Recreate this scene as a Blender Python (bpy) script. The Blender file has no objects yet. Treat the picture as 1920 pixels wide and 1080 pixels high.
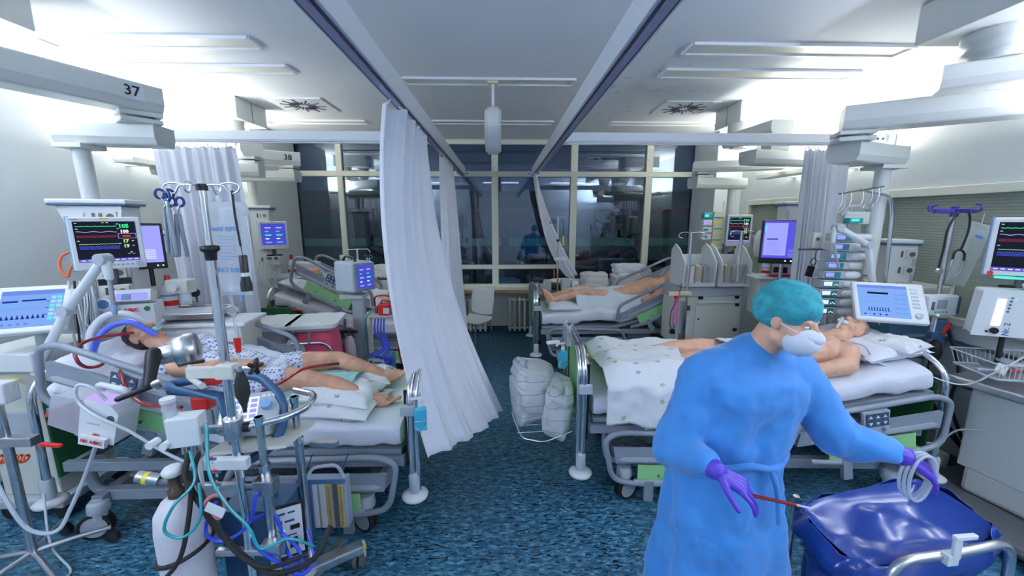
import bpy, math, random
from mathutils import Matrix, Vector, noise
PI = math.pi
random.seed(7)
scn = bpy.context.scene
col = scn.collection
# ---------------------------------------------------------------- camera, world, exposure, light
cam_d = bpy.data.cameras.new('camera'); cam = bpy.data.objects.new('camera', cam_d); col.objects.link(cam)
cam_d.sensor_fit = 'HORIZONTAL'; cam_d.sensor_width = 36.0; cam_d.lens = 740.0 / 1920 * 36.0
cam_d.clip_start = 0.05; cam_d.clip_end = 200
cam.location = (0, 0, 1.95)
cam.rotation_euler = (math.radians(90 - 10.04), 0, math.radians(-1.55))
scn.camera = cam
scn.view_settings.view_transform = 'Standard'
scn.view_settings.look = 'None'
scn.view_settings.gamma = 1.0
scn.view_settings.use_curve_mapping = False
scn.view_settings.exposure = 0.72
scn.display_settings.display_device = 'sRGB'
wd = bpy.data.worlds.new('night_sky'); scn.world = wd; wd.use_nodes = True
wb = wd.node_tree.nodes['Background']; wb.inputs[0].default_value = (.012, .022, .05, 1); wb.inputs[1].default_value = 1.0
scn.cycles.max_bounces = 8
scn.cycles.diffuse_bounces = 5
scn.cycles.transparent_max_bounces = 12
scn.cycles.sample_clamp_indirect = 6.0

def area_light(name, loc, rot, sx, sy, power, color):
    d = bpy.data.lights.new(name, 'AREA'); d.shape = 'RECTANGLE'; d.size = sx; d.size_y = sy
    d.energy = power; d.color = color
    o = bpy.data.objects.new(name, d); col.objects.link(o)
    o.location = loc; o.rotation_euler = rot
    return o
# uplights standing on the wall channels (their housings are built as wall_light things below)
WARM = (1.0, .97, .86); COOL = (.72, .80, 1.0)
UP = (PI, 0, 0)
for sx in (-1, 1):
    area_light('uplight_far', (sx * 3.36, 4.45, 2.50), UP, .16, 1.35, 54, WARM)
    area_light('uplight_near', (sx * 3.36, 1.6, 2.50), UP, .16, 1.5, 48, (.84, .89, 1.0))
    area_light('uplight_back', (sx * 3.36, -.7, 2.50), UP, .16, 1.3, 78, (.80, .85, 1.0))  # unseen rear pair, added to lift the ceiling tone
# ceiling lamps added unseen behind the camera as fill for nurse and floor
for x in (-2.2, 0.0, 2.3):
    area_light('ceiling_lamp_light', (x, -.55, 3.14), (0, 0, 0), 1.2, .16, 4, COOL)
# ---------------------------------------------------------------- materials
MATS = {}
def nn(t, ty, **k):
    n = t.nodes.new(ty)
    for a, b in k.items(): setattr(n, a, b)
    return n
def mat(name, c, rough=.5, metal=0, emit=0, ecol=None, trans=0, alpha=1, var=.0, bump=0, scale=20, coat=0, sheen=0, ior=1.45, sss=0):
    if name in MATS: return MATS[name]
    m = bpy.data.materials.new(name); m.use_nodes = True; t = m.node_tree
    b = t.nodes['Principled BSDF']
    b.inputs['Base Color'].default_value = (*c, 1); b.inputs['Roughness'].default_value = rough
    b.inputs['Metallic'].default_value = metal; b.inputs['IOR'].default_value = ior
    if emit: b.inputs['Emission Color'].default_value = (*(ecol or c), 1); b.inputs['Emission Strength'].default_value = emit
    if trans: b.inputs['Transmission Weight'].default_value = trans
    if alpha < 1: b.inputs['Alpha'].default_value = alpha
    if coat: b.inputs['Coat Weight'].default_value = coat; b.inputs['Coat Roughness'].default_value = .1
    if sheen: b.inputs['Sheen Weight'].default_value = sheen
    if sss:
        b.inputs['Subsurface Weight'].default_value = sss; b.inputs['Subsurface Radius'].default_value = (.02, .008, .004)
    if var or bump:
        tc = nn(t, 'ShaderNodeTexCoord'); no = nn(t, 'ShaderNodeTexNoise'); no.inputs['Scale'].default_value = scale; no.inputs['Detail'].default_value = 4
        t.links.new(tc.outputs['Object'], no.inputs['Vector'])
        if var:
            r = nn(t, 'ShaderNodeValToRGB'); r.color_ramp.elements[0].position = .35; r.color_ramp.elements[1].position = .65
            r.color_ramp.elements[0].color = (*[max(0, v * (1 - var)) for v in c], 1); r.color_ramp.elements[1].color = (*[min(1, v * (1 + var)) for v in c], 1)
            t.links.new(no.outputs['Fac'], r.inputs[0]); t.links.new(r.outputs[0], b.inputs['Base Color'])
        if bump:
            bp = nn(t, 'ShaderNodeBump'); bp.inputs['Strength'].default_value = bump; bp.inputs['Distance'].default_value = .01
            t.links.new(no.outputs['Fac'], bp.inputs['Height']); t.links.new(bp.outputs[0], b.inputs['Normal'])
    MATS[name] = m
    return m
def emis(name, c, s=1.0):
    if name in MATS: return MATS[name]
    m = bpy.data.materials.new(name); m.use_nodes = True; t = m.node_tree; t.nodes.clear()
    e = nn(t, 'ShaderNodeEmission'); e.inputs[0].default_value = (*c, 1); e.inputs[1].default_value = s * .62
    o = nn(t, 'ShaderNodeOutputMaterial'); t.links.new(e.outputs[0], o.inputs[0]); MATS[name] = m
    return m
M_wall = mat('wall_paint', (.60, .645, .665), .55, var=.02, bump=.08, scale=40)
M_ceil = mat('ceiling_paint', (.70, .74, .78), .6, var=.02, scale=2)
M_trim = mat('window_frame_paint', (.70, .71, .62), .4)
M_boom = mat('pendant_enamel', (.66, .68, .66), .35, var=.02, scale=3)
M_rail = mat('rail_white', (.72, .75, .80), .35)
M_dark = mat('groove_dark', (.05, .06, .10), .5)
M_chrome = mat('chrome', (.80, .81, .84), .16, metal=1)
M_steel = mat('brushed_steel', (.62, .62, .64), .3, metal=1, var=.06, scale=40)
M_grey = mat('bed_grey_lacquer', (.24, .28, .33), .38, var=.03, scale=6)
M_grey2 = mat('bed_light_grey', (.42, .47, .52), .4)
M_green = mat('bed_green_panel', (.30, .62, .27), .4)
M_dkgreen = mat('bed_dark_green', (.03, .17, .06), .5)
M_white = mat('device_white', (.72, .75, .76), .35)
M_offw = mat('device_cream', (.66, .67, .60), .4)
M_navy = mat('device_navy', (.03, .09, .20), .35)
M_blue = mat('device_blue', (.07, .17, .33), .35)
M_black = mat('black_plastic', (.012, .013, .016), .4)
M_rubber = mat('black_rubber', (.02, .02, .022), .7)
M_red = mat('red_plastic', (.62, .02, .02), .35)
M_blood = mat('blood_tube', (.28, .005, .012), .12, coat=.6)
M_bluetube = mat('blue_tube', (.03, .07, .65), .2, coat=.4)
M_teal = mat('teal_tube', (.02, .34, .38), .2, coat=.5)
M_clear = mat('clear_tube', (.72, .78, .86), .15, alpha=.55, coat=.5)
M_wcable = mat('white_cable', (.62, .66, .70), .4)
M_gcable = mat('grey_cable', (.30, .33, .36), .5)
M_plast = mat('clear_plastic', (.75, .82, .88), .12, alpha=.35, coat=.6)
M_skin = mat('skin', (.56, .31, .20), .5, var=.14, bump=.15, scale=14, sss=.08)
M_skin2 = mat('skin_pale', (.66, .38, .26), .5, var=.1, bump=.12, scale=14, sss=.08)
M_hair = mat('dark_hair', (.03, .02, .018), .7, var=.3, bump=.9, scale=70)
M_yellow = mat('yellow_mark', (.75, .60, .04), .4)
M_sink = mat('dark_grey_plastic', (.10, .11, .12), .45)

# ---------------------------------------------------------------- mesh builder
def rot_to(d):
    return Vector(d).normalized().to_track_quat('Z', 'Y').to_matrix()
def cr(pts, n=6):
    """Catmull-Rom through points"""
    P = [Vector(p) for p in pts]
    if len(P) < 3: return P
    out = []
    Q = [P[0] * 2 - P[1]] + P + [P[-1] * 2 - P[-2]]
    for i in range(1, len(Q) - 2):
        a, b, c, d = Q[i - 1], Q[i], Q[i + 1], Q[i + 2]
        for k in range(n):
            t = k / n
            out.append(.5 * ((2 * b) + (c - a) * t + (2 * a - 5 * b + 4 * c - d) * t * t + (3 * b - a - 3 * c + d) * t ** 3))
    out.append(P[-1])
    return out
def fillet(pts, r, n=5, closed=False):
    P = [Vector(p) for p in pts]; out = []; N = len(P)
    for i in range(N):
        if not closed and i in (0, N - 1): out.append(P[i]); continue
        a, b, c = P[i - 1], P[i], P[(i + 1) % N]
        u = (a - b); v = (c - b); rr = min(r, u.length * .48, v.length * .48)
        s = b + u.normalized() * rr; e = b + v.normalized() * rr
        for k in range(n + 1):
            t = k / n; out.append(s * (1 - t) ** 2 + b * 2 * t * (1 - t) + e * t * t)
    return out
class MB:
    def __init__(s):
        s.v = []; s.f = []; s.mi = []; s.sm = []; s.mats = []; s.M = Matrix.Identity(4)
    def m(s, mt):
        if mt not in s.mats: s.mats.append(mt)
        return s.mats.index(mt)
    def add(s, vs, fs, mt, smooth=False):
        o = len(s.v); k = s.m(mt)
        s.v += [s.M @ Vector(v) for v in vs]
        neg = s.M.determinant() < 0
        for f in fs: s.f.append([o + i for i in (reversed(f) if neg else f)]); s.mi.append(k); s.sm.append(smooth)
        return s
    def box(s, c, d, mt, R=None, taper=1.0, tz=None):
        c = Vector(c); hx, hy, hz = d[0] / 2, d[1] / 2, d[2] / 2
        vs = []
        for z in (-1, 1):
            k = taper if z < 0 else 1.0
            for x, y in ((-1, -1), (1, -1), (1, 1), (-1, 1)):
                p = Vector((x * hx * k, y * hy * k, z * hz))
                vs.append(c + (R @ p if R is not None else p))
        return s.add(vs, [(3, 2, 1, 0), (4, 5, 6, 7), (0, 1, 5, 4), (1, 2, 6, 5), (2, 3, 7, 6), (3, 0, 4, 7)], mt)
    def bb(s, x0, x1, y0, y1, z0, z1, mt):
        return s.box(((x0 + x1) / 2, (y0 + y1) / 2, (z0 + z1) / 2), (abs(x1 - x0), abs(y1 - y0), abs(z1 - z0)), mt)
    def cyl(s, a, b, r, mt, r2=None, n=16, caps=True):
        a = Vector(a); b = Vector(b); R = rot_to(b - a); r2 = r if r2 is None else r2
        vs = [a + R @ Vector((r * math.cos(t), r * math.sin(t), 0)) for t in [2 * PI * i / n for i in range(n)]]
        vs += [b + R @ Vector((r2 * math.cos(t), r2 * math.sin(t), 0)) for t in [2 * PI * i / n for i in range(n)]]
        s.add(vs, [(i, (i + 1) % n, n + (i + 1) % n, n + i) for i in range(n)], mt, True)
        if caps: s.add(vs, [tuple(range(n - 1, -1, -1)), tuple(range(n, 2 * n))], mt)
        return s
    def tube(s, pts, r, mt, n=8, closed=False, caps=True, flat=None):
        P = [Vector(p) for p in pts]; N = len(P)
        if N < 2: return s
        vs = []; up = None
        for i in range(N):
            if closed: d = P[(i + 1) % N] - P[i - 1]
            else: d = P[min(i + 1, N - 1)] - P[max(i - 1, 0)]
            if d.length < 1e-9: d = Vector((0, 0, 1))
            d.normalize()
            if up is None: up = d.orthogonal().normalized()
            else:
                up = up - d * up.dot(d)
                up = up.normalized() if up.length > 1e-6 else d.orthogonal().normalized()
            w = d.cross(up); rr = r[i] if isinstance(r, (list, tuple)) else r
            for k in range(n):
                t = 2 * PI * k / n; vs.append(P[i] + (up * math.cos(t) + w * math.sin(t)) * rr)
        fs = []
        for i in range(N if closed else N - 1):
            j = (i + 1) % N
            for k in range(n): fs.append((i * n + k, i * n + (k + 1) % n, j * n + (k + 1) % n, j * n + k))
        s.add(vs, fs, mt, True)
        if caps and not closed: s.add(vs, [tuple(range(n - 1, -1, -1)), tuple(range((N - 1) * n, N * n))], mt)
        return s
    def lathe(s, prof, mt, o=(0, 0, 0), ax=(0, 0, 1), n=20):
        R = rot_to(ax); o = Vector(o); vs = []; N = len(prof)
        for r, z in prof:
            for k in range(n): t = 2 * PI * k / n; vs.append(o + R @ Vector((r * math.cos(t), r * math.sin(t), z)))
        fs = [(i * n + k, i * n + (k + 1) % n, (i + 1) * n + (k + 1) % n, (i + 1) * n + k) for i in range(N - 1) for k in range(n)]
        s.add(vs, fs, mt, True)
        return s.add(vs, [tuple(range(n - 1, -1, -1)), tuple(range((N - 1) * n, N * n))], mt)
    def ell(s, c, r, mt, R=None, n=14, q=8):
        c = Vector(c); vs = []
        for i in range(1, q):
            a = PI * i / q
            for k in range(n):
                t = 2 * PI * k / n; p = Vector((r[0] * math.sin(a) * math.cos(t), r[1] * math.sin(a) * math.sin(t), -r[2] * math.cos(a)))
                vs.append(c + (R @ p if R is not None else p))
        for z in (-1, 1):
            p = Vector((0, 0, z * r[2])); vs.append(c + (R @ p if R is not None else p))
        fs = [(i * n + k, i * n + (k + 1) % n, (i + 1) * n + (k + 1) % n, (i + 1) * n + k) for i in range(q - 2) for k in range(n)]
        b = (q - 1) * n
        fs += [(b, (k + 1) % n, k) for k in range(n)] + [(b + 1, (q - 2) * n + k, (q - 2) * n + (k + 1) % n) for k in range(n)]
        return s.add(vs, fs, mt, True)
    def cap(s, a, b, r1, r2, mt, n=14):
        """tapered capsule"""
        a = Vector(a); b = Vector(b); L = (b - a).length
        pr = [(r1 * math.cos(t), r1 * math.sin(t)) for t in [-PI / 2 + .25, -PI / 3, -PI / 6, 0]]
        pr += [(r2 * math.cos(t), L + r2 * math.sin(t)) for t in [0, PI / 6, PI / 3, PI / 2 - .25]]
        return s.lathe(pr, mt, a, b - a, n)
    def prism(s, pts, mt, d, smooth=False):
        """pts polygon (3D, planar), extruded by vector d"""
        d = Vector(d); P = [Vector(p) for p in pts]; N = len(P)
        s.add(P + [p + d for p in P], [tuple(range(N - 1, -1, -1)), tuple(range(N, 2 * N))], mt)
        return s.add(P + [p + d for p in P], [(i, (i + 1) % N, N + (i + 1) % N, N + i) for i in range(N)], mt, smooth)
    def grid(s, fn, nu, nv, mt, smooth=True, closed_u=False):
        vs = [fn(i / (nu - (0 if closed_u else 1)), j / (nv - 1)) for j in range(nv) for i in range(nu)]
        fs = [(j * nu + i, j * nu + (i + 1) % nu, (j + 1) * nu + (i + 1) % nu, (j + 1) * nu + i) for j in range(nv - 1) for i in range(nu if closed_u else nu - 1)]
        return s.add(vs, fs, mt, smooth)
    def quad(s, a, b, c, d, mt): return s.add([a, b, c, d], [(0, 1, 2, 3)], mt)
    def text(s, body, loc, size, mt, xd=(1, 0, 0), yd=(0, 0, 1), ext=.0008, bold=0, align='CENTER'):
        cu = bpy.data.curves.new('t', 'FONT'); cu.body = body; cu.size = size; cu.extrude = ext; cu.resolution_u = 2; cu.offset = bold
        cu.align_x = align; cu.align_y = 'CENTER'
        o = bpy.data.objects.new('t', cu); col.objects.link(o)
        me = bpy.data.meshes.new_from_object(o.evaluated_get(bpy.context.evaluated_depsgraph_get()))
        xd = Vector(xd).normalized(); yd = Vector(yd); yd = (yd - xd * yd.dot(xd)).normalized(); zd = xd.cross(yd); loc = Vector(loc)
        s.add([loc + xd * v.co.x + yd * v.co.y + zd * v.co.z for v in me.vertices], [tuple(p.vertices) for p in me.polygons], mt)
        bpy.data.objects.remove(o); bpy.data.curves.remove(cu); bpy.data.meshes.remove(me)
        return s
    def build(s, name, parent=None, bev=0, loc=None, rz=0, solid=0, sub=0, remesh=0, smooth_it=0, bseg=2, disp=None):
        me = bpy.data.meshes.new(name); me.from_pydata([tuple(v) for v in s.v], [], s.f)
        for mt in s.mats: me.materials.append(mt)
        me.polygons.foreach_set('material_index', s.mi); me.polygons.foreach_set('use_smooth', s.sm)
        me.update()
        o = bpy.data.objects.new(name, me); col.objects.link(o)
        if parent is not None: o.parent = parent
        if loc is not None: o.location = loc
        o.rotation_euler.z = rz
        if remesh:
            r = o.modifiers.new('r', 'REMESH'); r.mode = 'VOXEL'; r.voxel_size = remesh; r.use_smooth_shade = True
            if smooth_it: q = o.modifiers.new('s', 'SMOOTH'); q.iterations = smooth_it; q.factor = .6
        if disp:
            tx = bpy.data.textures.new(name, 'CLOUDS'); tx.noise_scale = disp[1]; d = o.modifiers.new('d', 'DISPLACE'); d.texture = tx; d.strength = disp[0]; d.mid_level = .5
        if solid: q = o.modifiers.new('so', 'SOLIDIFY'); q.thickness = solid; q.offset = 0
        if bev: b = o.modifiers.new('b', 'BEVEL'); b.width = bev; b.segments = bseg; b.limit_method = 'ANGLE'; b.angle_limit = .6
        if sub: q = o.modifiers.new('su', 'SUBSURF'); q.levels = sub; q.render_levels = sub
        return o
def tag(o, label, cat, group=None):
    o['label'] = label; o['category'] = cat
    if group: o['group'] = group
    return o
def thing(name, label, cat, loc=(0, 0, 0), rz=0, group=None, rx=0, ry=0):
    o = bpy.data.objects.new(name, None); col.objects.link(o); o.empty_display_size = .1
    o.location = loc; o.rotation_euler = (rx, ry, rz)
    return tag(o, label, cat, group)
def struct(o): o['kind'] = 'structure'; return o
def copy_tree(o, parent=None):
    c = o.copy(); col.objects.link(c); c.parent = parent
    for ch in list(o.children): copy_tree(ch, c)
    return c
def RZ(a): return Matrix.Rotation(a, 3, 'Z')
def RY(a): return Matrix.Rotation(a, 3, 'Y')
def RX(a): return Matrix.Rotation(a, 3, 'X')
# ================================================================= THE ROOM
def floor_mat():
    m = bpy.data.materials.new('speckled_linoleum'); m.use_nodes = True; t = m.node_tree; b = t.nodes['Principled BSDF']
    tc = nn(t, 'ShaderNodeTexCoord'); mp = nn(t, 'ShaderNodeMapping'); mp.inputs['Scale'].default_value = (12, 28, 1); mp.inputs['Rotation'].default_value = (0, 0, .12)
    wn = nn(t, 'ShaderNodeTexNoise'); wn.inputs['Scale'].default_value = 5; wn.inputs['Detail'].default_value = 3
    n1 = nn(t, 'ShaderNodeTexNoise'); n1.inputs['Scale'].default_value = 1.5; n1.inputs['Detail'].default_value = 5; n1.inputs['Roughness'].default_value = .62; n1.inputs['Distortion'].default_value = .6
    n2 = nn(t, 'ShaderNodeTexNoise'); n2.inputs['Scale'].default_value = 2.6; n2.inputs['Detail'].default_value = 4; n2.inputs['Roughness'].default_value = .6; n2.inputs['Distortion'].default_value = .5
    mp2 = nn(t, 'ShaderNodeMapping'); mp2.inputs['Location'].default_value = (7, 3, 2); mp2.inputs['Scale'].default_value = (9, 30, 1)
    L = t.links.new
    L(tc.outputs['Object'], mp.inputs[0]); L(tc.outputs['Object'], mp2.inputs[0]); L(mp.outputs[0], n1.inputs['Vector']); L(mp2.outputs[0], n2.inputs['Vector'])
    r1 = nn(t, 'ShaderNodeValToRGB'); e = r1.color_ramp.elements; e[0].position = .35; e[0].color = (.022, .078, .13, 1); e[1].position = .68; e[1].color = (.14, .34, .46, 1)
    x = e.new(.5); x.color = (.035, .14, .23, 1)
    r2 = nn(t, 'ShaderNodeValToRGB'); e = r2.color_ramp.elements; e[0].position = .565; e[0].color = (0, 0, 0, 1); e[1].position = .59; e[1].color = (1, 1, 1, 1)
    mx = nn(t, 'ShaderNodeMix', data_type='RGBA'); mx.inputs[7].default_value = (.004, .010, .018, 1)
    L(n1.outputs['Fac'], r1.inputs[0]); L(n2.outputs['Fac'], r2.inputs[0]); L(r2.outputs[0], mx.inputs[0]); L(r1.outputs[0], mx.inputs[6]); L(mx.outputs[2], b.inputs['Base Color'])
    b.inputs['Roughness'].default_value = .33
    bp = nn(t, 'ShaderNodeBump'); bp.inputs['Strength'].default_value = .15; bp.inputs['Distance'].default_value = .003
    L(n1.outputs['Fac'], bp.inputs['Height']); L(bp.outputs[0], b.inputs['Normal'])
    return m
M_floor = floor_mat()
XL, XR, YB, YF, ZC = -3.58, 3.58, 6.68, -1.6, 3.2
def plane_box(name, x0, x1, y0, y1, z0, z1, m): return struct(MB().bb(x0, x1, y0, y1, z0, z1, m).build(name))
plane_box('floor', XL - .3, XR + .3, YF - .3, YB + .3, -.1, 0, M_floor)
# stained ceiling over the right middle bay
def ceil_mat():
    m = bpy.data.materials.new('ceiling_plaster'); m.use_nodes = True; t = m.node_tree; b = t.nodes['Principled BSDF']
    tc = nn(t, 'ShaderNodeTexCoord'); sp = nn(t, 'ShaderNodeSeparateXYZ'); v = nn(t, 'ShaderNodeTexNoise'); v.inputs['Scale'].default_value = 9; v.inputs['Detail'].default_value = 4
    L = t.links.new; L(tc.outputs['Object'], v.inputs['Vector'])
    r = nn(t, 'ShaderNodeValToRGB'); e = r.color_ramp.elements; e[0].position = .60; e[0].color = (0, 0, 0, 1); e[1].position = .70; e[1].color = (1, 1, 1, 1); L(v.outputs['Fac'], r.inputs[0])
    d = nn(t, 'ShaderNodeVectorMath', operation='DISTANCE'); d.inputs[1].default_value = (1.2, 4.4, 3.2); L(tc.outputs['Object'], d.inputs[0])
    mr = nn(t, 'ShaderNodeMapRange'); mr.inputs[1].default_value = .5; mr.inputs[2].default_value = 1.3; mr.inputs[3].default_value = .55; mr.inputs[4].default_value = .0; L(d.outputs['Value'], mr.inputs[0])
    mu = nn(t, 'ShaderNodeMath', operation='MULTIPLY'); L(mr.outputs[0], mu.inputs[0]); L(r.outputs[0], mu.inputs[1])
    mx = nn(t, 'ShaderNodeMix', data_type='RGBA'); mx.inputs[6].default_value = (.70, .74, .80, 1); mx.inputs[7].default_value = (.33, .36, .42, 1)
    L(mu.outputs[0], mx.inputs[0]); L(mx.outputs[2], b.inputs['Base Color']); b.inputs['Roughness'].default_value = .6
    return m
plane_box('ceiling', XL - .3, XR + .3, YF - .3, YB + .3, ZC, ZC + .1, ceil_mat())
plane_box('wall_left', XL - .15, XL, YF - .3, YB + .3, 0, ZC, M_wall)
plane_box('wall_front', XL, XR, YF - .15, YF, 0, ZC, M_wall)
# right wall with two interior windows
WY = [(2.0, 3.74), (4.62, 5.70)]; WZ = (1.17, 2.14)
w = MB(); ys = [YF - .3, WY[0][0] - 1.6, WY[0][1], WY[1][0], WY[1][1], YB + .3]
w.bb(XR, XR + .15, ys[0], ys[5], 0, WZ[0], M_wall); w.bb(XR, XR + .15, ys[0], ys[5], WZ[1], ZC, M_wall)
for a, b in ((ys[0], ys[1]), (ys[2], ys[3]), (ys[4], ys[5])): w.bb(XR, XR + .15, a, b, WZ[0], WZ[1], M_wall)
struct(w.build('wall_right'))
M_pane = mat('interior_pane', (.60, .68, .62), .08, alpha=.25, coat=.5)
M_blind = mat('blind_slat', (.50, .55, .44), .5)
for i, (a, b) in enumerate(((ys[1], ys[2]), (ys[3], ys[4]))):
    root = MB()
    for y0, y1, z0, z1 in ((a - .04, b + .04, WZ[0] - .05, WZ[0] + .01), (a - .04, b + .04, WZ[1] - .01, WZ[1] + .06), (a - .04, a + .01, WZ[0], WZ[1]), (b - .01, b + .04, WZ[0], WZ[1])):
        root.bb(XR - .03, XR + .02, y0, y1, z0, z1, M_trim)
    r = struct(root.build('window_%d' % (i + 2), bev=.006))
    struct(MB().bb(XR + .03, XR + .036, a, b, WZ[0], WZ[1], M_pane).build('pane', r))
    bl = MB(); z = WZ[0] + .01
    while z < WZ[1] - .01: bl.box((XR + .09, (a + b) / 2, z), (.022, b - a - .02, .003), M_blind, RY(-.95)); z += .024
    bl.bb(XR + .125, XR + .13, a, b, WZ[0], WZ[1], mat('blind_backing', (.36, .40, .33), .8))
    struct(bl.build('venetian_blind', r))
# back wall: parapet, pillars, window grid
bw = MB(); bw.bb(XL, XR, YB, YB + .25, 0, .78, M_wall); bw.bb(XL, XR, YB, YB + .25, 3.16, ZC, M_wall)
bw.bb(XL - .3, -3.50, YB, YB + .25, .78, ZC, M_wall); bw.bb(3.42, XR + .3, YB, YB + .25, .78, ZC, M_wall)
struct(bw.build('wall_back'))
struct(MB().bb(3.18, XR, 5.95, YB, 0, ZC, M_wall).build('trim_1', bev=.01))
struct(MB().bb(XL, -3.30, 5.55, YB, 0, ZC, M_wall).build('trim_2', bev=.01))
W = MB()
W.bb(-3.5, 3.42, YB - .03, YB + .08, 3.12, 3.18, M_trim)
for x, hw in ((-3.48, .035), (-2.60, .045), (-1.70, .045), (-.10, .055), (1.20, .055), (2.44, .055), (3.38, .05)): W.bb(x - hw, x + hw, YB - .03, YB + .08, .80, 3.18, M_trim)
W.bb(-3.5, 3.42, YB - .035, YB + .075, 2.615, 2.70, M_trim)
W.bb(-1.7, 1.2, YB - .035, YB + .075, 1.10, 1.17, M_trim)
for a, b in ((-3.5, -1.7), (1.2, 3.42)): W.bb(a, b, YB - .03, YB + .07, .80, .92, M_trim)
W.bb(-1.7, 1.2, YB - .03, YB + .07, .78, .84, M_trim)
win = struct(W.build('window_1', bev=.008))
def glass_mat():
    m = bpy.data.materials.new('night_glass'); m.use_nodes = True; t = m.node_tree; t.nodes.clear(); L = t.links.new
    o = nn(t, 'ShaderNodeOutputMaterial'); g = nn(t, 'ShaderNodeBsdfGlossy'); g.inputs['Roughness'].default_value = .02; g.inputs['Color'].default_value = (.75, .85, .95, 1)
    tr = nn(t, 'ShaderNodeBsdfTransparent'); tr.inputs[0].default_value = (.55, .62, .7, 1)
    f = nn(t, 'ShaderNodeFresnel'); f.inputs[0].default_value = 2.2; mx = nn(t, 'ShaderNodeMixShader')
    L(f.outputs[0], mx.inputs[0]); L(tr.outputs[0], mx.inputs[1]); L(g.outputs[0], mx.inputs[2])
    # dried streaks where the panes were wiped
    tc = nn(t, 'ShaderNodeTexCoord'); mp = nn(t, 'ShaderNodeMapping'); mp.inputs['Scale'].default_value = (14, 1, 1.6); no = nn(t, 'ShaderNodeTexNoise'); no.inputs['Scale'].default_value = 1.6; no.inputs['Detail'].default_value = 7; no.inputs['Roughness'].default_value = .7
    L(tc.outputs['Object'], mp.inputs[0]); L(mp.outputs[0], no.inputs['Vector'])
    r = nn(t, 'ShaderNodeValToRGB'); e = r.color_ramp.elements; e[0].position = .5; e[0].color = (0, 0, 0, 1); e[1].position = .8; e[1].color = (.07, .07, .07, 1); L(no.outputs['Fac'], r.inputs[0])
    df = nn(t, 'ShaderNodeBsdfDiffuse'); df.inputs[0].default_value = (.5, .55, .6, 1); m2 = nn(t, 'ShaderNodeMixShader')
    L(r.outputs[0], m2.inputs[0]); L(mx.outputs[0], m2.inputs[1]); L(df.outputs[0], m2.inputs[2]); L(m2.outputs[0], o.inputs[0])
    return m
M_glass = glass_mat()
xs = [-3.48, -2.60, -1.70, -.10, 1.20, 2.44, 3.38]
for i in range(6):
    struct(MB().bb(xs[i] + .03, xs[i + 1] - .03, YB + .02, YB + .03, .82, 3.14, M_glass).build('pane', win))
struct(MB().bb(XL + .25, XR - .35, YB - .27, YB + .01, .755, .785, M_trim).bb(XL + .25, XR - .35, YB - .295, YB - .27, .73, .785, mat('sill_wood', (.33, .20, .10), .4)).build('trim_3', bev=.004))
M_base = mat('baseboard_blue', (.02, .09, .14), .5)
struct(MB().bb(XL, XR, YB - .012, YB, 0, .1, M_base).build('baseboard_back'))
struct(MB().bb(XR - .012, XR, YF, 5.95, 0, .1, M_base).build('baseboard_right'))
struct(MB().bb(XL, XL + .012, YF, 5.55, 0, .1, M_base).build('baseboard_left'))
# wiring rail along the right wall
wr = thing('wall_rail', 'slim steel equipment rail along the right wall below the blinds', 'rail')
MB().bb(XR - .035, XR - .02, 1.4, 3.9, .98, 1.01, M_steel).bb(XR - .035, XR - .02, 1.4, 3.9, .66, .69, M_steel).build('rail_bar', wr, bev=.003)
bk = MB()
for y in (1.6, 2.4, 3.2, 3.8):
    for z in (.995, .675): bk.bb(XR - .02, XR, y, y + .03, z - .02, z + .02, M_steel)
bk.build('bracket', wr)
# outdoors: a dark block added to carry a greenish glowing band
nb = thing('building', 'dark neighbouring block with a greenish lit window band beyond the glass', 'building', (0, 16, 0))
MB().bb(-26, 26, 0, 4, -3, 3.0, mat('night_facade', (.05, .06, .08), .8)).build('facade', nb)
lb = MB()
for i in range(18):
    x = -24 + i * 2.7; lb.bb(x, x + 2.4, -.03, 0, .85, 1.15, emis('lit_band', (.10, .42, .30), .22 + .0 * i))
lb.build('window_band', nb)
MB().bb(-26, 26, -.02, 0, 2.2, 2.32, emis('red_band', (.32, .03, .04), .14)).build('sign_strip', nb)

# ---------------------------------------------------------------- ceiling fittings
M_diff = mat('lamp_diffuser', (.72, .73, .66), .45)
def recessed(x0, x1, y0, y1, label):
    t = thing('ceiling_light', label, 'light', ((x0 + x1) / 2, (y0 + y1) / 2, ZC), group='recessed ceiling strip lights')
    hx, hy = (x1 - x0) / 2, (y1 - y0) / 2
    f = MB()
    for a in (-1, 1):
        f.bb(-hx, hx, a * hy - .012, a * hy + .012, -.02, 0, M_rail); f.bb(a * hx - .012, a * hx + .012, -hy, hy, -.02, 0, M_rail)
    f.build('frame', t)
    MB().bb(-hx + .01, hx - .01, -hy + .01, hy - .01, -.008, 0, M_diff).build('diffuser', t)
recessed(-3.24, -1.77, 3.07, 3.25, 'long recessed ceiling light nearer the camera on the left bay')
recessed(-3.33, -1.78, 3.59, 3.76, 'second recessed ceiling light on the left bay, behind the nearer one')
recessed(-3.03, -1.77, 5.47, 5.63, 'recessed ceiling light on the left by the windows, beyond the round vent')
recessed(-.88, .68, 3.85, 4.01, 'recessed ceiling light in the middle, from which the clock hangs')
recessed(-.94, .69, 5.43, 5.59, 'recessed ceiling light in the middle nearest the windows')
recessed(1.40, 3.05, 3.08, 3.26, 'long recessed ceiling light nearer the camera on the right bay')
recessed(1.41, 3.1, 3.58, 3.77, 'second recessed ceiling light on the right bay, behind the nearer one')
recessed(1.45, 2.9, 5.45, 5.60, 'recessed ceiling light on the right by the windows, beyond the round vent')
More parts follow.
